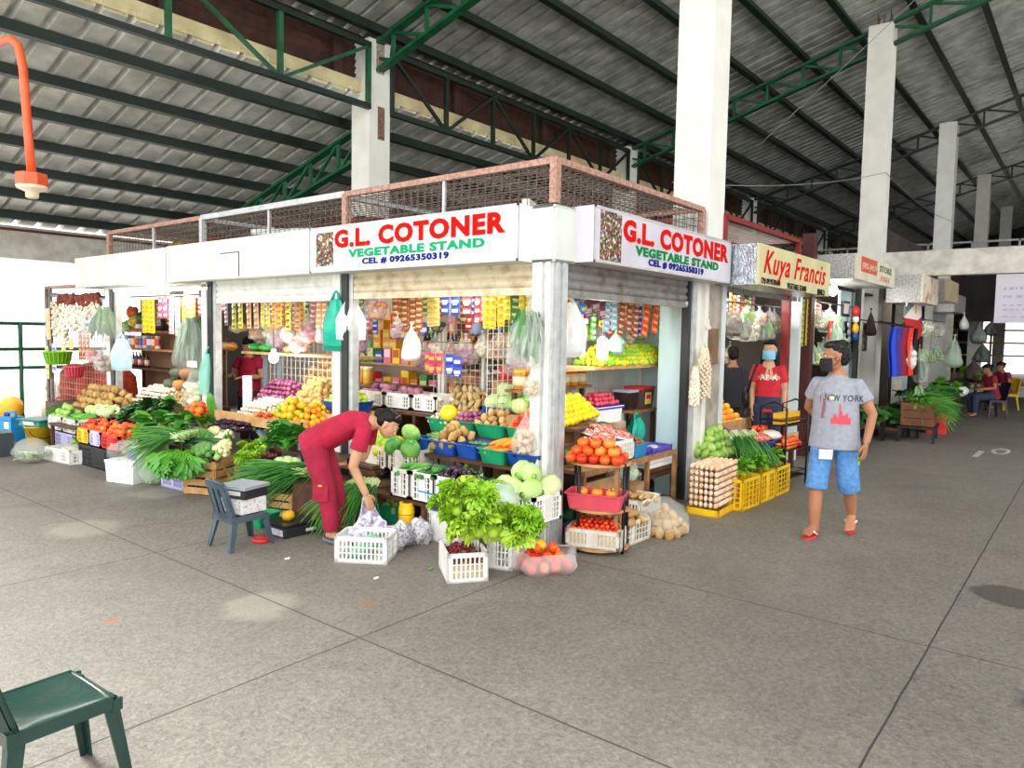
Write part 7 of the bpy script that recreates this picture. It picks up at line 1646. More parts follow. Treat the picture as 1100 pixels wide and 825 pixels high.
bagrow('hanging in the corner bay back row', [(.85, 2.35-.22*i) for i in range(7)], 1.8, ['shallots', 'garlic', 'nuts'])
bagrow('hung deep in the walkway opening', [(1.2+.27*i, .8) for i in range(7)], 2.0, ['greens', 'noodles', 'peppers', 'shallots'])
bagrow('hanging in the third stall', [(6.9+.26*i, .1) for i in range(7)], 2.3, ['greens', 'noodles', 'garlic'])
bagrow('hung low in the third stall', [(6.9+.28*i, .12) for i in range(6)], 1.75, ['greens', 'greens', 'peppers'])
bagrow('hanging past the tie beam', [(11.6+.35*i, -.35) for i in range(12)], 2.2, ['greens', 'noodles', 'greens', 'garlic'])
bagrow('hanging lower past the tie beam', [(11.7+.38*i, -.4) for i in range(11)], 1.65, ['greens', 'peppers', 'greens'])
m = MB(); m.tube([(11.3, -.38, 2.22), (16, -.38, 2.22)], .012, 6, WIRE); m.tube([(6.7, .11, 2.34), (9.4, .11, 2.34)], .012, 6, WIRE); m.tube([(6.7, .4, 2.42), (9.4, .4, 2.42)], .012, 6, WIRE); put(m, 'hanging_rail', 'thin hanging rail of bags running along the farther stalls', 'rail', (0, 0, 0))
def backshelf(where, x0, x1, y0, y1, zs, n, along):
    t = thing('plank_shelf', 'tall back shelf '+where, 'shelf', (0, 0, 0))
    for z in zs: m = MB(); m.bx((x0, y0, z-.025), (x1, y1, z), WOODL); m.build('board', t)
    m = MB(); m.bx((x0, y0, 0), (x0+.04, y0+.04, zs[-1]+.3), WOODL); m.bx((x1-.04, y1-.04, 0), (x1, y1, zs[-1]+.3), WOODL); m.build('upright', t)
    for k, z in enumerate(zs):
        for i in range(n):
            u = (i+.5)/n; nm = N1[R.randrange(8)]; h = R.uniform(.16, .32); m = MB(); c = FOIL(CLR[nm][0]); L_ = (x1-x0 if along == 'x' else y1-y0)/n*.8
            m.box((0, 0, h/2), (L_, .16, h) if along == 'x' else (.16, L_, h), c); m.box((0, 0, h*.5), (L_*.8, .166, h*.4) if along == 'x' else (.166, L_*.8, h*.4), FOIL(CLR[nm][1]))
            put(m, 'goods_pack', nm+' packet on the tall back shelf '+where, 'packet', (x0+(x1-x0)*u, (y0+y1)/2, z+.001) if along == 'x' else ((x0+x1)/2, y0+(y1-y0)*u, z+.001), 0, nm+' packets on the back shelf '+where)
backshelf('of the middle bay', 2.3, 2.56, 3.2, 5.6, (.9, 1.3, 1.7), 13, 'y')
backshelf('of the corner bay', 2.0, 2.26, 1.3, 2.9, (1.2, 1.55, 1.9), 9, 'y')
backshelf('of the third stall', 6.5, 9.2, 1.2, 1.45, (.6, 1.05, 1.5, 1.95), 12, 'x')
for (x, y, lab) in ((.35, 1.35, 'added white tube light under the ceiling of the corner bay'), (1.2, 4.0, 'added white tube light deep in the middle bay')):  # tubes added to brighten the corner and middle bays
    t = thing('tube_light', lab, 'lamp', (x, y, 2.33)); m = MB(); m.tube([(0, -.55, 0), (0, .55, 0)], .016, 8, MATS['lamp_glow']); m.build('tube', t); m = MB(); m.bx((-.03, -.6, .015), (.03, .6, .045), PW); m.build('batten', t)
def glow(p, e, s=.08):
    l = bpy.data.lights.new('lamp_or_fill_light', 'POINT'); l.energy = e; l.color = (1, .96, .9); l.shadow_soft_size = s; link('lamp_or_fill_light', l, None, p)
for p, e in (((.35, 1.3, 2.26), 45), ((1.2, 4.0, 2.26), 45), ((.28, 3.95, 1.4), 25), ((.1, 6.6, 2.2), 45), ((1.35, .36, 1.75), 25), ((4.7, .5, 2.36), 70), ((4.7, 2.0, 2.3), 50), ((7.9, .3, 2.5), 45), ((7.7, -.15, 2.3), 15), ((13, .0, 2.4), 40)): glow(p, e)  # some sit at lamps, others are fill added without a fixture
# ------------------------------------------------------------ people
SKIN = M('brown_skin', '#B07A58', .5, col2='#A06C4C', scale=5, sss=.08); SKINL = M('light_brown_skin', '#CB9A78', .5, col2='#BC8A68', scale=5, sss=.08)
HAIR = M('black_hair', '#0A0909', .6, col2='#161212', scale=40, spec=.25); HAIRG = M('greying_hair', '#121111', .7, col2='#4A4846', scale=60, lo=.45, hi=.75, spec=.2)
def smoothmesh(mb, name, parent, vox, mat, it=4):
    o = mb.build(name, parent); r = o.modifiers.new('r', 'REMESH'); r.mode = 'VOXEL'; r.voxel_size = vox; r.use_smooth_shade = True
    s = o.modifiers.new('s', 'SMOOTH'); s.iterations = it; s.factor = .5
    bake(o); o.data.materials.clear(); o.data.materials.append(mat)
    for p in o.data.polygons: p.material_index = 0
    return o
def lerp_path(pts, rs, n=4):
    P_, R_ = [], []
    for i in range(len(pts)-1):
        for k in range(n):
            t = k/n; P_.append(V(pts[i]).lerp(V(pts[i+1]), t)); a, b = rs[i], rs[i+1]
            R_.append(tuple(x*(1-t)+y*t for x, y in zip(a, b)) if isinstance(a, tuple) else a*(1-t)+b*t)
    P_.append(V(pts[-1])); R_.append(rs[-1]); return P_, R_
def hand(m, w, d, n, s, mat, curl=.5, side=1, sc=1.0):
    """wrist w, finger direction d, palm normal n; side = +1 puts the thumb on +cross"""
    d = V(d).normalized(); n = (V(n)-d*V(n).dot(d)).normalized(); x = d.cross(n)*side; w = V(w)
    k = sc
    m.tube([w-d*.01, w+d*.03*k, w+d*.06*k, w+d*.092*k], [(.022*k, .017*k), (.034*k, .016*k), (.041*k, .015*k), (.038*k, .012*k)], 10, mat, up=n)
    for i, (o, l) in enumerate(((-.03, .062), (-.010, .075), (.011, .07), (.031, .054))):
        b = w+d*.085*k-x*o*k; p = [b]; dd = d.copy()
        for sg in range(3):
            ang = curl*(.35+.3*sg); dd = (d*math.cos(ang*(sg+1)*.6)+n*math.sin(ang*(sg+1)*.6)).normalized(); p.append(p[-1]+dd*l*k*(.45, .32, .27)[sg])
        m.tube(p, [.0095*k, .009*k, .0083*k, .0065*k], 7, mat)
    b = w+d*.025*k+x*.028*k; m.tube([b, b+x*.028*k+d*.022*k+n*.006, b+x*.036*k+d*.05*k+n*.014*k, b+x*.03*k+d*.07*k+n*.022*k], [.014*k, .0125*k, .0105*k, .008*k], 7, mat)
def head(m, c, fd, up, mat, s=1.0, nosey=1.0):
    f = V(fd).normalized(); u = V(up); u = (u-f*u.dot(f)).normalized(); l = u.cross(f); c = V(c)
    mt = Matrix((f, l, u)).transposed()
    def E_(p, r, nn=14, k=10): m.ell(c+mt @ (V(p)*s), [q*s for q in r], mat, nn, k, rot=mt.to_euler())
    E_((-.012, 0, .03), (.092, .074, .085)); E_((.018, 0, -.02), (.072, .064, .09)); E_((.05, 0, -.085), (.032, .036, .026)); E_((.03, 0, -.065), (.05, .052, .045))
    E_((.088, 0, -.012), (.014, .013, .03)); E_((.1, 0, -.026), (.016, .017, .012)); E_((.078, 0, .028), (.016, .05, .01)); E_((.085, 0, -.058), (.014, .025, .01))
    for sd in (-1, 1): E_((-.005, sd*.077, -.01), (.02, .01, .033), 8, 6)
    return lambda p: c+mt @ (V(p)*s), mt
def person(label, loc, rz, J, skin, top, bottom, hair, extras=None, tv=.009, sleeve=.55, leg_cut='short', hs=1.0, group=None):
    t = thing('person', label, 'person', loc, rz, group); b = MB()
    pel, ch, nk, hd = V(J['pelvis']), V(J['chest']), V(J['neck']), V(J['head'])
    front = J.get('front', (1, 0, 0))
    P_, R_ = lerp_path([pel, pel.lerp(ch, .5), ch, nk], [(.15, .1), (.135, .1), (.15, .1), (.07, .06)]); b.tube(P_, R_, 14, skin, up=front)
    b.tube([nk-(hd-nk)*.15, nk.lerp(hd, .5), hd], [.058, .052, .05], 10, skin)
    hf, hm = head(b, hd, J['face'], J.get('headup', (0, 0, 1)), skin, hs)
    for a in J['arms']:
        s_, e_, w_ = V(a[0]), V(a[1]), V(a[2]); P_, R_ = lerp_path([s_, e_, w_], [.05, .039, .026]); R_ = [r*(1+.12*math.sin(PI*((i/len(R_)*2) % 1))) for i, r in enumerate(R_)]
        b.tube(P_, R_, 10, skin); hand(b, w_, a[3], a[4], 1, skin, a[5], a[6], hs)
    for l in J['legs']:
        h_, k_, an, to = (V(q) for q in l[:4]); P_, R_ = lerp_path([h_, k_, an], [.082, .055, .036]); n = len(R_)
        R_ = [r*(1+(.2*math.sin(PI*max(0, (i/(n-1)-.52)/.48)*.9) if i/(n-1) > .52 else .05)) for i, r in enumerate(R_)]
        b.tube(P_, R_, 12, skin); d = (to-an); dn = V((d.x, d.y, d.z)).normalized()
        b.tube([an-dn*.05+V((0, 0, -.015)), an+V((0, 0, -.01)), an+d*.5, an+d*.85, to], [(.03, .03), (.036, .036), (.042, .027), (.046, .018), (.036, .012)], 10, skin, up=(0, 0, 1))
        for q in range(5): sd = dn.cross(V((0, 0, 1))).normalized(); o = sd*(.034-.017*q)*(1 if l[4] > 0 else -1); b.tube([to-dn*.02+o*.9, to+dn*(.022-.004*q)+o], [.011-.0012*q, .009-.001*q], 6, skin)
    smoothmesh(b, 'body', t, .0062, skin, 2)
    # eyes
    for sd in (-1, 1):
        m = MB(); m.ell((0, 0, 0), (.008*hs, .014*hs, .007*hs), M('eye_white', '#E8E4DC', .3), 8, 6); m.ell((.005*hs, 0, 0), (.005*hs, .006*hs, .006*hs), M('eye_dark', '#1A1210', .2), 8, 6)
        o = m.build('eye', t, hf((.083, sd*.03, .012))); o.rotation_euler = hm.to_euler()
    # top
    tm = MB(); w = J.get('girth', 1.0); hem = J.get('hem', pel-(ch-pel)*.12)
    P_, R_ = lerp_path([V(hem), pel.lerp(ch, .25), pel.lerp(ch, .65), ch, ch.lerp(nk, .55), ch.lerp(nk, .8), nk-(nk-ch)*.06], [(.195*w, .135*w), (.178*w, .128*w), (.172*w, .125*w), (.168*w, .115*w), (.142*w, .09*w), (.085*w, .07*w), (.06, .06)]); tm.tube(P_, R_, 18, top, up=front)
    for a in J['arms']:
        s_, e_ = V(a[0]), V(a[1]); q = s_+(e_-s_)*sleeve if sleeve <= 1 else e_
        tm.tube([ch.lerp(nk, .5).lerp(s_, .5), s_, s_.lerp(q, .5), q], [.06, .066, .068, .074], 12, top)
        if sleeve > 1: tm.tube([e_, e_.lerp(V(a[2]), .9)], [.07, .05], 10, top)
    ts = smoothmesh(tm, 'shirt', t, tv, top, 5)
    bm = MB(); bw = J.get('bgirth', 1.0); top_ = pel+(ch-pel).normalized()*.1
    P_, R_ = lerp_path([top_, pel, pel-(ch-pel).normalized()*.08], [(.155*bw, .115*bw), (.17*bw, .13*bw), (.15*bw, .11*bw)]); bm.tube(P_, R_, 16, bottom, up=front)
    for l in J['legs']:
        h_, k_, an = (V(q) for q in l[:3])
        if leg_cut == 'short': P_, R_ = lerp_path([h_+V((0, 0, .03)), h_.lerp(k_, .5), h_.lerp(k_, .98), k_.lerp(an, .14)], [.108*bw, .1*bw, .098*bw, .1*bw]); bm.tube(P_, R_, 14, bottom)
        else: P_, R_ = lerp_path([h_+V((0, 0, .03)), h_.lerp(k_, .5), k_, k_.lerp(an, .6), k_.lerp(an, .93)], [.112*bw, .1*bw, .082*bw, .07*bw, .066*bw]); bm.tube(P_, R_, 14, bottom)
    bs = smoothmesh(bm, 'shorts' if leg_cut == 'short' else 'trousers', t, tv, bottom, 5)
    # hair
    h = MB(); kind, hmat = hair
    def hp(p): return hf(p)
    def HE(p, r): h.ell(hf(p), [q*hs for q in r], hmat, 14, 10, .12, 3, rot=hm.to_euler())
    HE((-.03, 0, .055), (.088, .082, .075)); HE((-.055, 0, .01), (.062, .078, .085))
    if kind == 'short': HE((.02, 0, .09), (.065, .07, .035))
    if kind == 'bun': HE((-.01, 0, .085), (.09, .078, .045)); HE((-.12, 0, .02), (.045, .045, .05))
    if kind == 'long':
        HE((.01, 0, .09), (.078, .078, .04)); HE((-.06, 0, -.1), (.05, .095, .13)); HE((-.03, -.08, -.14), (.04, .04, .17)); HE((-.03, .08, -.14), (.04, .04, .17))
    smoothmesh(h, 'hair', t, .007, hmat, 2)
    return t, hf, hm, ts, bs
def mask_on(t, hf, hm, mat, hs=1.0):
    m = MB()
    def fn(u, v):
        a = (v-.5)*2.5; z = .005-.105*u; r = .082+.03*math.cos(a)*(1-abs(u-.42)*1.1)
        return hf((.012+r*math.cos(a)*1.03, .083*math.sin(a)*1.0, z-.012))
    m.grid(fn, 8, 14, mat)
    for s in (-1, 1): m.tube([hf((.03, s*.078, -.015)), hf((-.005, s*.086, .0)), hf((-.01, s*.086, -.03)), hf((.03, s*.076, -.07))], .0025, 5, mat)
    return m.build('face_mask', t)
def sandal(t, an, to, mat, strap, sole_z=None, tilt=None):
    an, to = V(an), V(to); d = (to-an); dn = d.normalized(); sd = dn.cross(V((0, 0, 1))).normalized(); up = sd.cross(dn)
    m = MB(); c = an.lerp(to, .5)-up*.05; n = 20; a_ = an-dn*.07-up*.055; b_ = to+dn*.03-up*.022
    vs = []
    for k in range(n):
        th = 2*PI*k/n; u = .5+.5*math.cos(th); wd = .047*math.sin(th)*(1 if u > .45 else .8); p = a_.lerp(b_, u)+sd*wd; vs.append(p)
    vs2 = [p-up*.02 for p in vs]; m.add(vs+vs2, [tuple(range(n)), tuple(range(2*n-1, n-1, -1))]+[(i, n+i, n+(i+1) % n, (i+1) % n) for i in range(n)], mat); o = m.build('slipper', t)
    m = MB(); tip = a_.lerp(b_, .8)+up*.02
    for s in (-1, 1): m.tube([tip, tip.lerp(an, .4)+sd*s*.034+up*.008, a_.lerp(b_, .42)+sd*s*.044+up*.004], [.008, .011, .009], 6, strap)
    m.build('strap', o); return o
from mathutils.bvhtree import BVHTree
def print_on(shirt, me_or_mb, org, ax, upv, dirv, mat, name='print'):
    """lay a flat motif (its x, y in metres) onto the garment by casting along dirv"""
    bv = BVHTree.FromPolygons([v.co[:] for v in shirt.data.vertices], [p.vertices[:] for p in shirt.data.polygons])
    me = me_or_mb if isinstance(me_or_mb, bpy.types.Mesh) else me_or_mb.mesh(name)
    for v in me.vertices:
        p = V(org)+V(ax)*v.co.x+V(upv)*v.co.y; h = bv.ray_cast(p-V(dirv)*.6, V(dirv)); q = h[0] if h[0] is not None else p
        v.co = q-V(dirv)*(.004 if v.co.z >= 0 else .001)
    me.materials.clear(); me.materials.append(mat); me.update()
    return link(name, me, shirt)

# the walking man
GREYT = M('grey_tshirt', '#9CA0AA', .9, col2='#8C909C', scale=30, lo=.3, hi=.7); DENIM = M('light_denim', '#5E93C8', .85, col2='#4A7CB4', scale=26)
rf, lf = PZ(873, 577), PZ(911, 574); o = (rf+lf)/2; o.z = 0
def LM(p, o=o): d = V(p)-o; return V((-d.x, -d.y, d.z))     # he faces -x
r_, l_ = LM(rf), LM(lf)
J = dict(pelvis=(.02, .0, .86), chest=(.03, 0, 1.2), neck=(.02, 0, 1.4), head=(.06, -.01, 1.535), face=(.42, -.9, -.08), hem=(.02, 0, .76), girth=1.1, bgirth=.92,
    arms=[((.0, -.165, 1.3), (-.1, -.26, 1.08), (-.17, -.13, .93), (-.3, .6, -.6), (1, 0, 0), .6, -1), ((.02, .165, 1.3), (-.02, .28, 1.06), (.1, .27, .84), (.25, -.05, -.95), (-.1, -1, 0), .7, -1)],
    legs=[((.03, -.085, .82), (.12, -.1, .47), (r_.x-.03, r_.y, .075), (r_.x+.11, r_.y-.02, .045), -1), ((.01, .09, .82), (-.02, .12, .46), (l_.x-.06, l_.y, .17), (l_.x+.06, l_.y+.02, .055), 1)])
man, hf, hm, ts, bs = person('grey-haired man in grey printed T-shirt and denim shorts walking with a white card', o, PI, J, SKIN, GREYT, DENIM, ('short', HAIRG), hs=1.07); man.scale = (1.035, 1.035, 1.045)
mask_on(man, hf, hm, M('black_mask', '#17181B', .8), 1.07)
RSL, WST = M('red_slipper', '#D8323A', .5), M('white_strap', '#EDE8DC', .5)
for l in J['legs']: sandal(man, l[2], l[3], RSL, WST)
fwd = (-1, 0, 0)
tm_ = text_mesh('NEW YORK', TBLK, .015, .0)
for v in tm_.vertices: v.co.x = v.co.x*.05-.105; v.co.y = v.co.y*.075
print_on(ts, tm_, (0, .045, 1.17), (0, 1, 0), (0, .0, 1), fwd, M('print_dark', '#3A3C48', .8), 'lettering')
m = MB()
for i, (x, w, h) in enumerate(((-.05, .02, .05), (-.03, .02, .08), (-.012, .022, .06), (.008, .012, .17), (.018, .02, .11), (.038, .022, .075), (.058, .02, .09), (.078, .016, .06), (.03, .1, .035))):
    n = 4
    for k in range(n): z0, z1 = h*k/n, h*(k+1)/n; m.add([(x-w/2, z0, 0), (x+w/2, z0, 0), (x+w/2*(.6 if k == n-1 else 1), z1, 0), (x-w/2*(.6 if k == n-1 else 1), z1, 0)], [(0, 1, 2, 3)], TRED)
print_on(ts, m, (0, .06, .98), (0, 1, 0), (0, 0, 1), fwd, M('print_red', '#D84A58', .8))
m = MB()
for (x, y, w, h) in ((-.085, 1.02, .03, .05), (-.08, 1.07, .035, .05), (-.075, 1.12, .03, .04), (-.075, 1.16, .02, .025), (-.1, 1.15, .012, .06)):
    for k in range(2): m.add([(x, y-1+h*k/2, 0), (x+w, y-1+h*k/2, 0), (x+w*.8, y-1+h*(k+1)/2, 0), (x+w*.1, y-1+h*(k+1)/2, 0)], [(0, 1, 2, 3)], TBLK)
for a in range(5): an = PI*(a+.5)/5; m.add([(-.065+.014*math.cos(an), .19+.014*math.sin(an), 0), (-.065+.045*math.cos(an-.1), .19+.045*math.sin(an-.1), 0), (-.065+.045*math.cos(an+.1), .19+.045*math.sin(an+.1), 0)], [(0, 1, 2)], TRED)
print_on(ts, m, (0, .0, 1.0), (0, 1, 0), (0, 0, 1), fwd, M('print_grey_red', '#8A5A66', .8))
m = MB(); m.tube([V((.05, -.06, 1.385)), V((.115, -.035, 1.3)), V((.155, .0, 1.2)), V((.115, .035, 1.3)), V((.05, .06, 1.385))], .003, 5, BLACKM); m.build('neck_cord', man)
m = MB(); m.lathe([(.0001, -.006), (.022, -.005), (.022, .005), (.0001, .006)], 12, M('pale_locket', '#D8CDB0', .4), (.16, .0, 1.19), Euler((0, PI/2, 0)).to_matrix()); m.build('pendant', man)
q = LM(PX(888, 488, o.x-.15)); m = MB(); m.box((0, 0, 0), (.004, .11, .085), PW, (.0, .1, .45)); tag(m.build('card', None, PX(887, 488, o.x-.19), (0, 0, PI)), 'white card held low in the walking man\'s hand', 'card')
q = PX(917, 492, o.x-.02); m = MB(); leaf(m, (0, 0, .06), (0, -.4, -1), (-1, 0, 0), .13, .05, .1, MIDLF); leaf(m, (0, .0, .06), (0, -.1, -1), (-1, 0, .1), .11, .04, .1, MIDLF); tag(m.build('leafy_sprig', None, q), 'small green sprig held behind the walking man\'s fingers', 'greens')

# the bending woman
MAROON = M('maroon_uniform_top', '#B3123A', .85, col2='#9C0E30', scale=10); MAROONP = M('maroon_uniform_trousers', '#A5183C', .85, col2='#8E1030', scale=10)
o = PZ(360, 580); o.z = 0
J = dict(pelvis=(-.17, 0, .83), chest=(.14, 0, .985), neck=(.335, 0, 1.0), head=(.44, -.01, .985), face=(.75, -.12, -.62), headup=(.62, 0, .75), front=(.4, 0, -.9), hem=(-.22, 0, .78), girth=.98, bgirth=.98,
    arms=[((.27, -.165, .95), (.19, -.2, .66), (.29, -.17, .43), (.35, .05, -.95), (-.6, .6, 0), .6, 1), ((.27, .165, .95), (.2, .2, .68), (.06, .16, .62), (-.9, -.1, -.1), (0, 0, -1), .6, -1)],
    legs=[((-.16, -.085, .79), (-.05, -.1, .45), (-.0, -.1, .08), (.15, -.12, .03), -1), ((-.16, .085, .79), (-.03, .1, .45), (.03, .12, .08), (.18, .14, .03), 1)])
wm, hf, hm, ts, bs = person('woman in maroon shirt and trousers bending over a white floor crate', o, math.radians(-51), J, SKINL, MAROON, MAROONP, ('bun', HAIR), leg_cut='long', hs=.95)
m = MB(); m.tube([hf((.03, -.08, .1)), hf((.03, 0, .128)), hf((.03, .08, .1))], .008, 6, M('brown_hairband', '#6A4A2A', .5)); m.build('hairband', wm)
GSL = M('grey_slipper', '#6A6C74', .6)
for l in J['legs']: sandal(wm, l[2], l[3], GSL, GSL)
w_ = V((.09, .163, .63)); m = MB(); m.tube([w_-V((.02, 0, .0)), w_+V((.02, 0, .01))], .036, 10, BLACKM); m.build('wristwatch', wm)
m = MB(); m.box((0, 0, 0), (.03, .004, .014), PYEL); m.build('pocket_tag', wm, (-.075, -.203, .5))
m = MB(); m.box((0, 0, 0), (.12, .008, .14), MAROONP); m.build('pocket', wm, (-.075, -.195, .44))
hx = o+V((.3*math.cos(math.radians(-51))+.17*math.sin(math.radians(-51)), .3*math.sin(math.radians(-51))-.17*math.cos(math.radians(-51)), 0))
m = MB()
def fn(u, v): return ((u-.5)*.3+.1*(1-v), (v-.5)*.3*(.3+.7*u)+.03*math.sin(11*v+5*u), .32-.26*u+.03*math.sin(9*u+7*v))
m.grid(fn, 14, 14, M('newsprint_sheet', '#E4E0E8', .8, col2='#8C86A8', scale=22, lo=.42, hi=.64)); tag(m.build('newspaper', None, (hx.x+.02, hx.y+.02, .05), (0, 0, -2.2)), 'printed newspaper sheet held in the bending woman\'s hand', 'newspaper')

# people in and beyond the stalls
STAND = lambda f=(1, 0, -.05), g=1.0: dict(girth=g, pelvis=(0, 0, .84), chest=(.01, 0, 1.17), neck=(0, 0, 1.36), head=(.03, 0, 1.5), face=f, hem=(0, 0, .74),
    arms=[((0, -.165*g, 1.27), (-.03, -.22*g, 1.01), (.05, -.21*g, .78), (.15, 0, -1), (0, 1, 0), .5, 1), ((0, .165*g, 1.27), (-.03, .22*g, 1.01), (.05, .21*g, .78), (.15, 0, -1), (0, -1, 0), .5, -1)],
    legs=[((0, -.085, .8), (.02, -.09, .44), (0, -.09, .08), (.15, -.1, .03), -1), ((0, .085, .8), (.02, .09, .44), (0, .09, .08), (.15, .1, .03), 1)])
REDT = M('red_polo', '#C8242E', .85, col2='#B01C28', scale=10); DKT = M('dark_trousers', '#26262C', .85); JEAN = M('dark_jeans', '#2E3A52', .85, col2='#242E44', scale=20)
q = PY(826, 400, -.05); w2, hf, hm, ts, bs = person('woman in red polo shirt and pale blue mask standing behind the wire rack', (q.x, q.y, 0), PI+.35, STAND((.95, -.25, -.05), .86), SKINL, REDT, JEAN, ('long', HAIR), tv=.011, sleeve=.6, leg_cut='long')
w2.scale = (1.06, 1.06, 1.07); mask_on(w2, hf, hm, M('blue_mask', '#7CC4DC', .8)); tm_ = text_mesh('AE-A', PW, .03, 0)
for v in tm_.vertices: v.co.x = v.co.x*.085-.1; v.co.y = v.co.y*.085
print_on(ts, tm_, (0, 0, 1.14), (0, 1, 0), (0, 0, 1), (-1, 0, 0), PW, 'lettering')
m = MB(); m.tube([V((.05, -.14, 1.33)), V((.1, -.2, 1.15)), V((.06, -.24, .95))], .012, 6, BLACKM); m.ell((.0, -.26, .9), (.12, .05, .14), BLACKM, 12, 8); m.build('shoulder_bag', w2)
q = PY(787, 400, .75); d1 = person('person in dark jacket standing with back turned behind the citrus pile', (q.x, q.y, 0), .6, STAND(), SKIN, M('dark_jacket', '#1C1E28', .85), DKT, ('short', HAIR), tv=.012, sleeve=1.2, leg_cut='long')
JV = STAND((.8, .2, -.5)); JV['arms'] = [((0, -.18, 1.29), (.04, -.25, 1.05), (.26, -.1, 1.08), (.9, .3, 0), (0, 0, -1), .7, 1), ((0, .18, 1.29), (.04, .25, 1.05), (.26, .12, 1.05), (.9, -.3, 0), (0, 0, -1), .7, -1)]
q = PX(268, 405, 1.35); person('seller in maroon shirt standing inside the middle bay behind the mesh', (1.35, q.y, 0), PI+.35, JV, SKINL, MAROON, DKT, ('bun', HAIR), tv=.012, leg_cut='long')
SIT = dict(pelvis=(0, 0, .5), chest=(.08, 0, .83), neck=(.11, 0, 1.0), head=(.17, 0, 1.12), face=(.85, -.1, -.45), hem=(-.02, 0, .44), front=(1, 0, -.2),
    arms=[((.1, -.18, .94), (.12, -.24, .7), (.36, -.16, .66), (.95, .2, 0), (0, 0, -1), .6, 1), ((.1, .18, .94), (.12, .24, .7), (.36, .12, .66), (.95, -.2, 0), (0, 0, -1), .6, -1)],
    legs=[((.05, -.09, .48), (.45, -.1, .5), (.42, -.1, .08), (.57, -.1, .03), -1), ((.05, .09, .48), (.45, .1, .48), (.46, .1, .08), (.6, .1, .03), 1)])
def sitter(px, py, y, lab, rz, bot):
    q = PY(px, py, y); return person(lab, (q.x, q.y, 0), rz, SIT, SKIN, M('maroon_tshirt', '#8A1A34', .85), bot, ('bun', HAIR), tv=.012, leg_cut='long'), q
(sa, qa) = sitter(1066, 440, -1.5, 'woman in maroon T-shirt and jeans seated beside the bench of greens', 2.2, JEAN)
(sb, qb) = sitter(1079, 430, -1.5, 'person in maroon T-shirt seated behind the woman in jeans', 2.4, DKT)

# ------------------------------------------------------------ plastic chairs and scales
def monobloc(label, loc, rz, w, d, sz, bh, mat, solid=False):
    t = thing('plastic_chair', label, 'chair', loc, rz); hx, hy = d/2, w/2
    m = MB()
    def fn(u, v): return ((u-.5)*d, (v-.5)*w, sz-.028*math.sin(PI*min(1, u*1.05))*math.sin(PI*v)**.6-.03*max(0, (u-.88)/.12)**2)
    m.grid(fn, 14, 12, mat); m.grid(lambda u, v: (lambda p: (p[0], p[1], p[2]-.012))(fn(u, v)), 14, 12, mat)
    for s in (-1, 1): m.bx((-hx, s*hy-.006, sz-.05), (hx*.82, s*hy+.006, sz), mat); m.bx((hx*.8, s*hy-.006, sz-.06), (hx, s*hy+.006, sz-.014), mat)
    m.bx((hx-.012, -hy, sz-.06), (hx, hy, sz-.028), mat); m.bx((-hx, -hy, sz-.05), (-hx+.012, hy, sz), mat); m.build('seat', t)
    m = MB(); n = 10
    def bp(u, v, o=0): ww = w*(1-.12*u)*.5; a = (v*2-1); return (-hx-.02-(bh)*.28*u+.05*a*a+o, a*ww, sz+.0+bh*u-.03*a*a*u)
    if solid:
        m.grid(lambda u, v: bp(u, v), 10, n, mat); m.grid(lambda u, v: bp(u, v, -.014), 10, n, mat)
    else:
        for v0, v1 in ((0, .13), (.22, .32), (.4, .6), (.68, .78), (.87, 1)):
            for o in (0, -.014): m.grid(lambda u, v: bp(u, v0+(v1-v0)*v, o), 8, 3, mat)
        for u0, u1 in ((.8, 1.0), (0, .12)):
            for o in (0, -.014): m.grid(lambda u, v: bp(u0+(u1-u0)*u, v, o), 3, n, mat)
    m.tube([bp(1, i/10) for i in range(11)], .011, 6, mat); m.tube([bp(i/8, 0) for i in range(9)], .011, 6, mat); m.tube([bp(i/8, 1) for i in range(9)], .011, 6, mat); m.build('backrest', t)
    for sx, sy in ((1, 1), (1, -1), (-1, 1), (-1, -1)):
        m = MB(); a = V((sx*(hx-.02), sy*(hy-.015), sz-.01)); b = V((sx*(hx+.03), sy*(hy+.02), .0))
        for (ox, oy, wx, wy) in ((-.016*sx, 0, .045, .01), (0, -.016*sy, .01, .045)):
            vs = []
            for p, k in ((a, 1.25), (b, .8)):
                for qx, qy in ((-1, -1), (1, -1), (1, 1), (-1, 1)): vs.append((p.x+ox*k+qx*wx*k/2, p.y+oy*k+qy*wy*k/2, p.z))
            m.add(vs, [(0, 3, 2, 1), (4, 5, 6, 7), (0, 1, 5, 4), (1, 2, 6, 5), (2, 3, 7, 6), (3, 0, 4, 7)], mat)
        m.build('leg', t)
    return t
monobloc('dark green moulded plastic chair alone on the open floor nearest the camera', (-3.77, -.45, 0), .04, .34, .38, .38, .42, M('dark_green_plastic', '#1F4038', .22, col2='#183630', scale=4, coat=.3), True)
monobloc('small slate-grey slatted plastic chair with a weighing scale on its seat', (-1.53, 1.97, 0), .0, .29, .33, .27, .3, M('slate_plastic', '#4A5C66', .35, col2='#3C4C56', scale=5))
SCG = M('scale_grey', '#9AA4AA', .4); 
m = MB(); m.box((0, 0, .06), (.24, .26, .12), M('newspaper_white', '#E8E6E4', .8, col2='#A8A6A8', scale=40, lo=.5, hi=.7)); put(m, 'wrapped_box', 'newspaper-wrapped box on the small slate-grey chair', 'box', (-1.5, 1.98, .275), .1)
t = thing('weighing_scale', 'grey weighing scale standing on the newspaper-wrapped box', 'scale', (-1.5, 1.98, .397), .25)
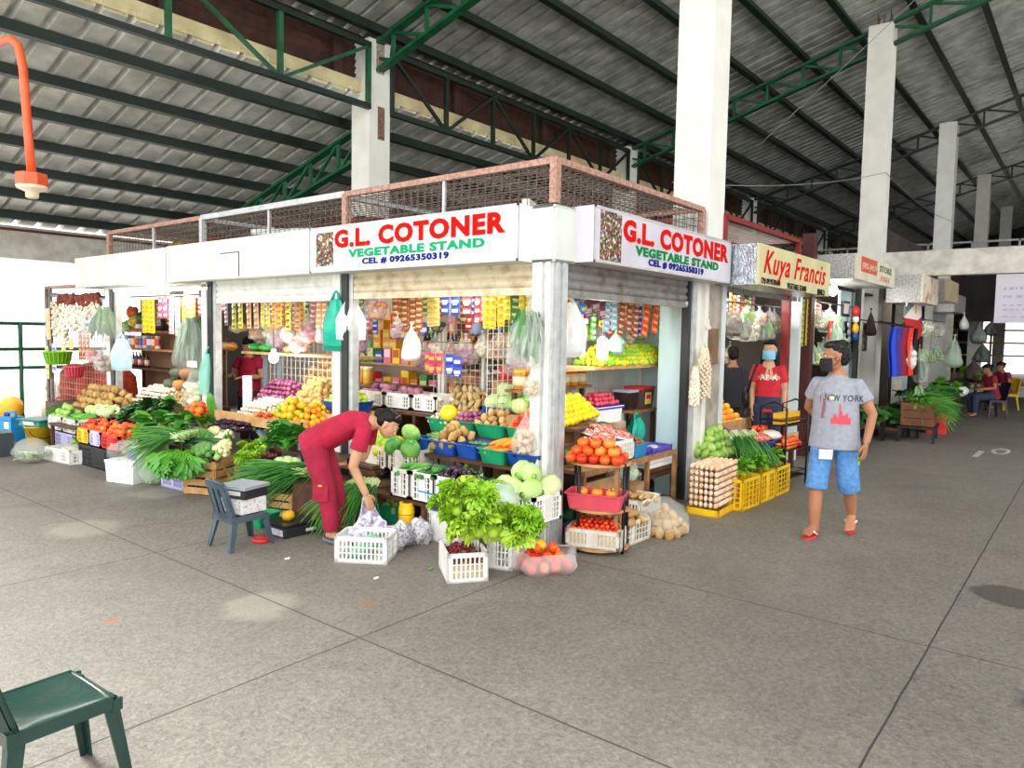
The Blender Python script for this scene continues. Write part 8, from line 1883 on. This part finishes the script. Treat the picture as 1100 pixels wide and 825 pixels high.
m = MB(); m.box((0, 0, .035), (.24, .26, .07), M('scale_black', '#26282C', .5), None, (1.08, 1.08)); m.build('body', t); m = MB(); m.bx((-.14, -.15, .075), (.14, .15, .1), SCG); m.build('pan', t); m = MB(); m.box((-.125, 0, .04), (.01, .18, .04), PW, (0, -.3, 0)); m.build('display', t)
c, a, w = gplace((306, 580), (344.5, 571), .3)
t = thing('weighing_scale', 'black digital weighing scale on the floor behind the bending woman', 'scale', c, a); BKG = M('scale_black', '#26282C', .5)
m = MB(); m.box((0, 0, .045), (w, .3, .085), BKG, None, (.94, .94)); m.build('body', t); m = MB(); m.bx((-w/2+.01, -.14, .095), (w/2-.01, .14, .112), M('scale_plate', '#3A3C42', .3, metal=.6)); m.build('pan', t)
m = MB(); m.box((-w/2-.005, -.02, .045), (.01, .2, .055), M('keypad_white', '#D8DCE4', .5, col2='#A8B0C0', scale=60, lo=.5, hi=.6), (0, -.15, 0)); m.build('keypad', t); m = MB(); m.box((.08, -.151, .045), (.1, .006, .025), PW); m.build('display', t)
item('mango', P['mango0'], 'single mango lying on the black digital scale', 'fruit', None, c+V((-.03, .02, .15)), (0, 0, .6), 1.2)
p = PZ(282, 581); m = MB(); m.lathe([(.07, 0), (.085, .003), (.085, .02), (.075, .03), (.0001, .032)], 18, PRED); put(m, 'plastic_cover', 'red plastic lid lying on the floor beside the small chair', 'lid', p)
p = PZ(276, 569); put(tub_mb(.26, .2, .11, PGRN), 'plastic_tub', 'low green tub on the floor behind the small chair', 'tub', p+V((.12, .1, 0)), .2)
m = monobloc('dark plastic chair under the seated woman in jeans', (qa.x, qa.y, 0), 2.2, .42, .4, .42, .4, M('black_chair_plastic', '#22242C', .4), True)
m = monobloc('yellow plastic chair under the second seated person', (qb.x, qb.y, 0), 2.4, .42, .4, .42, .4, PYEL, True)
# ------------------------------------------------------------ light, camera, view
sc = bpy.context.scene
w = bpy.data.worlds.new('overcast'); sc.world = w; w.use_nodes = True
bg = w.node_tree.nodes['Background']; bg.inputs[0].default_value = (1.0, 1.0, .99, 1); bg.inputs[1].default_value = WORLD
def lamp(nm, kind, loc, e, col=(1, 1, 1), size=.1, rot=None):
    l = bpy.data.lights.new(nm, kind); l.energy = e; l.color = col
    if kind == 'AREA': l.shape = 'SQUARE'; l.size = size
    elif kind == 'POINT': l.shadow_soft_size = size
    elif kind == 'SUN': l.angle = size
    o = link(nm, l, None, loc, rot); return o
cd = bpy.data.cameras.new('camera'); cd.sensor_width = 36; cd.lens = F_PX/1100*36; cd.clip_end = 300; cd.clip_start = .05
cam = link('camera', cd); mw = Matrix((CR, -CD, -CF)).transposed().to_4x4(); mw.translation = CAM; cam.matrix_world = mw
sc.camera = cam
sc.view_settings.view_transform = 'Standard'; sc.view_settings.look = 'None'; sc.view_settings.gamma = 1
sc.view_settings.use_curve_mapping = False; sc.view_settings.exposure = EXPO
cy = sc.cycles; cy.use_denoising = True; cy.max_bounces = 9; cy.diffuse_bounces = 6; cy.transparent_max_bounces = 16
cy.caustics_reflective = False; cy.caustics_refractive = False; cy.sample_clamp_indirect = 4
lamp('sun', 'SUN', (0, 20, 20), SUN_BOUNCE, (1, .99, .96), math.radians(20), V((.1, -.5, -.86)).to_track_quat('-Z', 'Y').to_euler())  # added second sun: lights the outdoor ground so its bounce lifts the roofs
dirs = lamp('sun', 'SUN', (-12, -6, 9), SUN, (1, .98, .95), math.radians(70), V((.85, .42, -.2)).to_track_quat('-Z', 'Y').to_euler())  # wide soft lamp standing in for bright sky haze on the open side
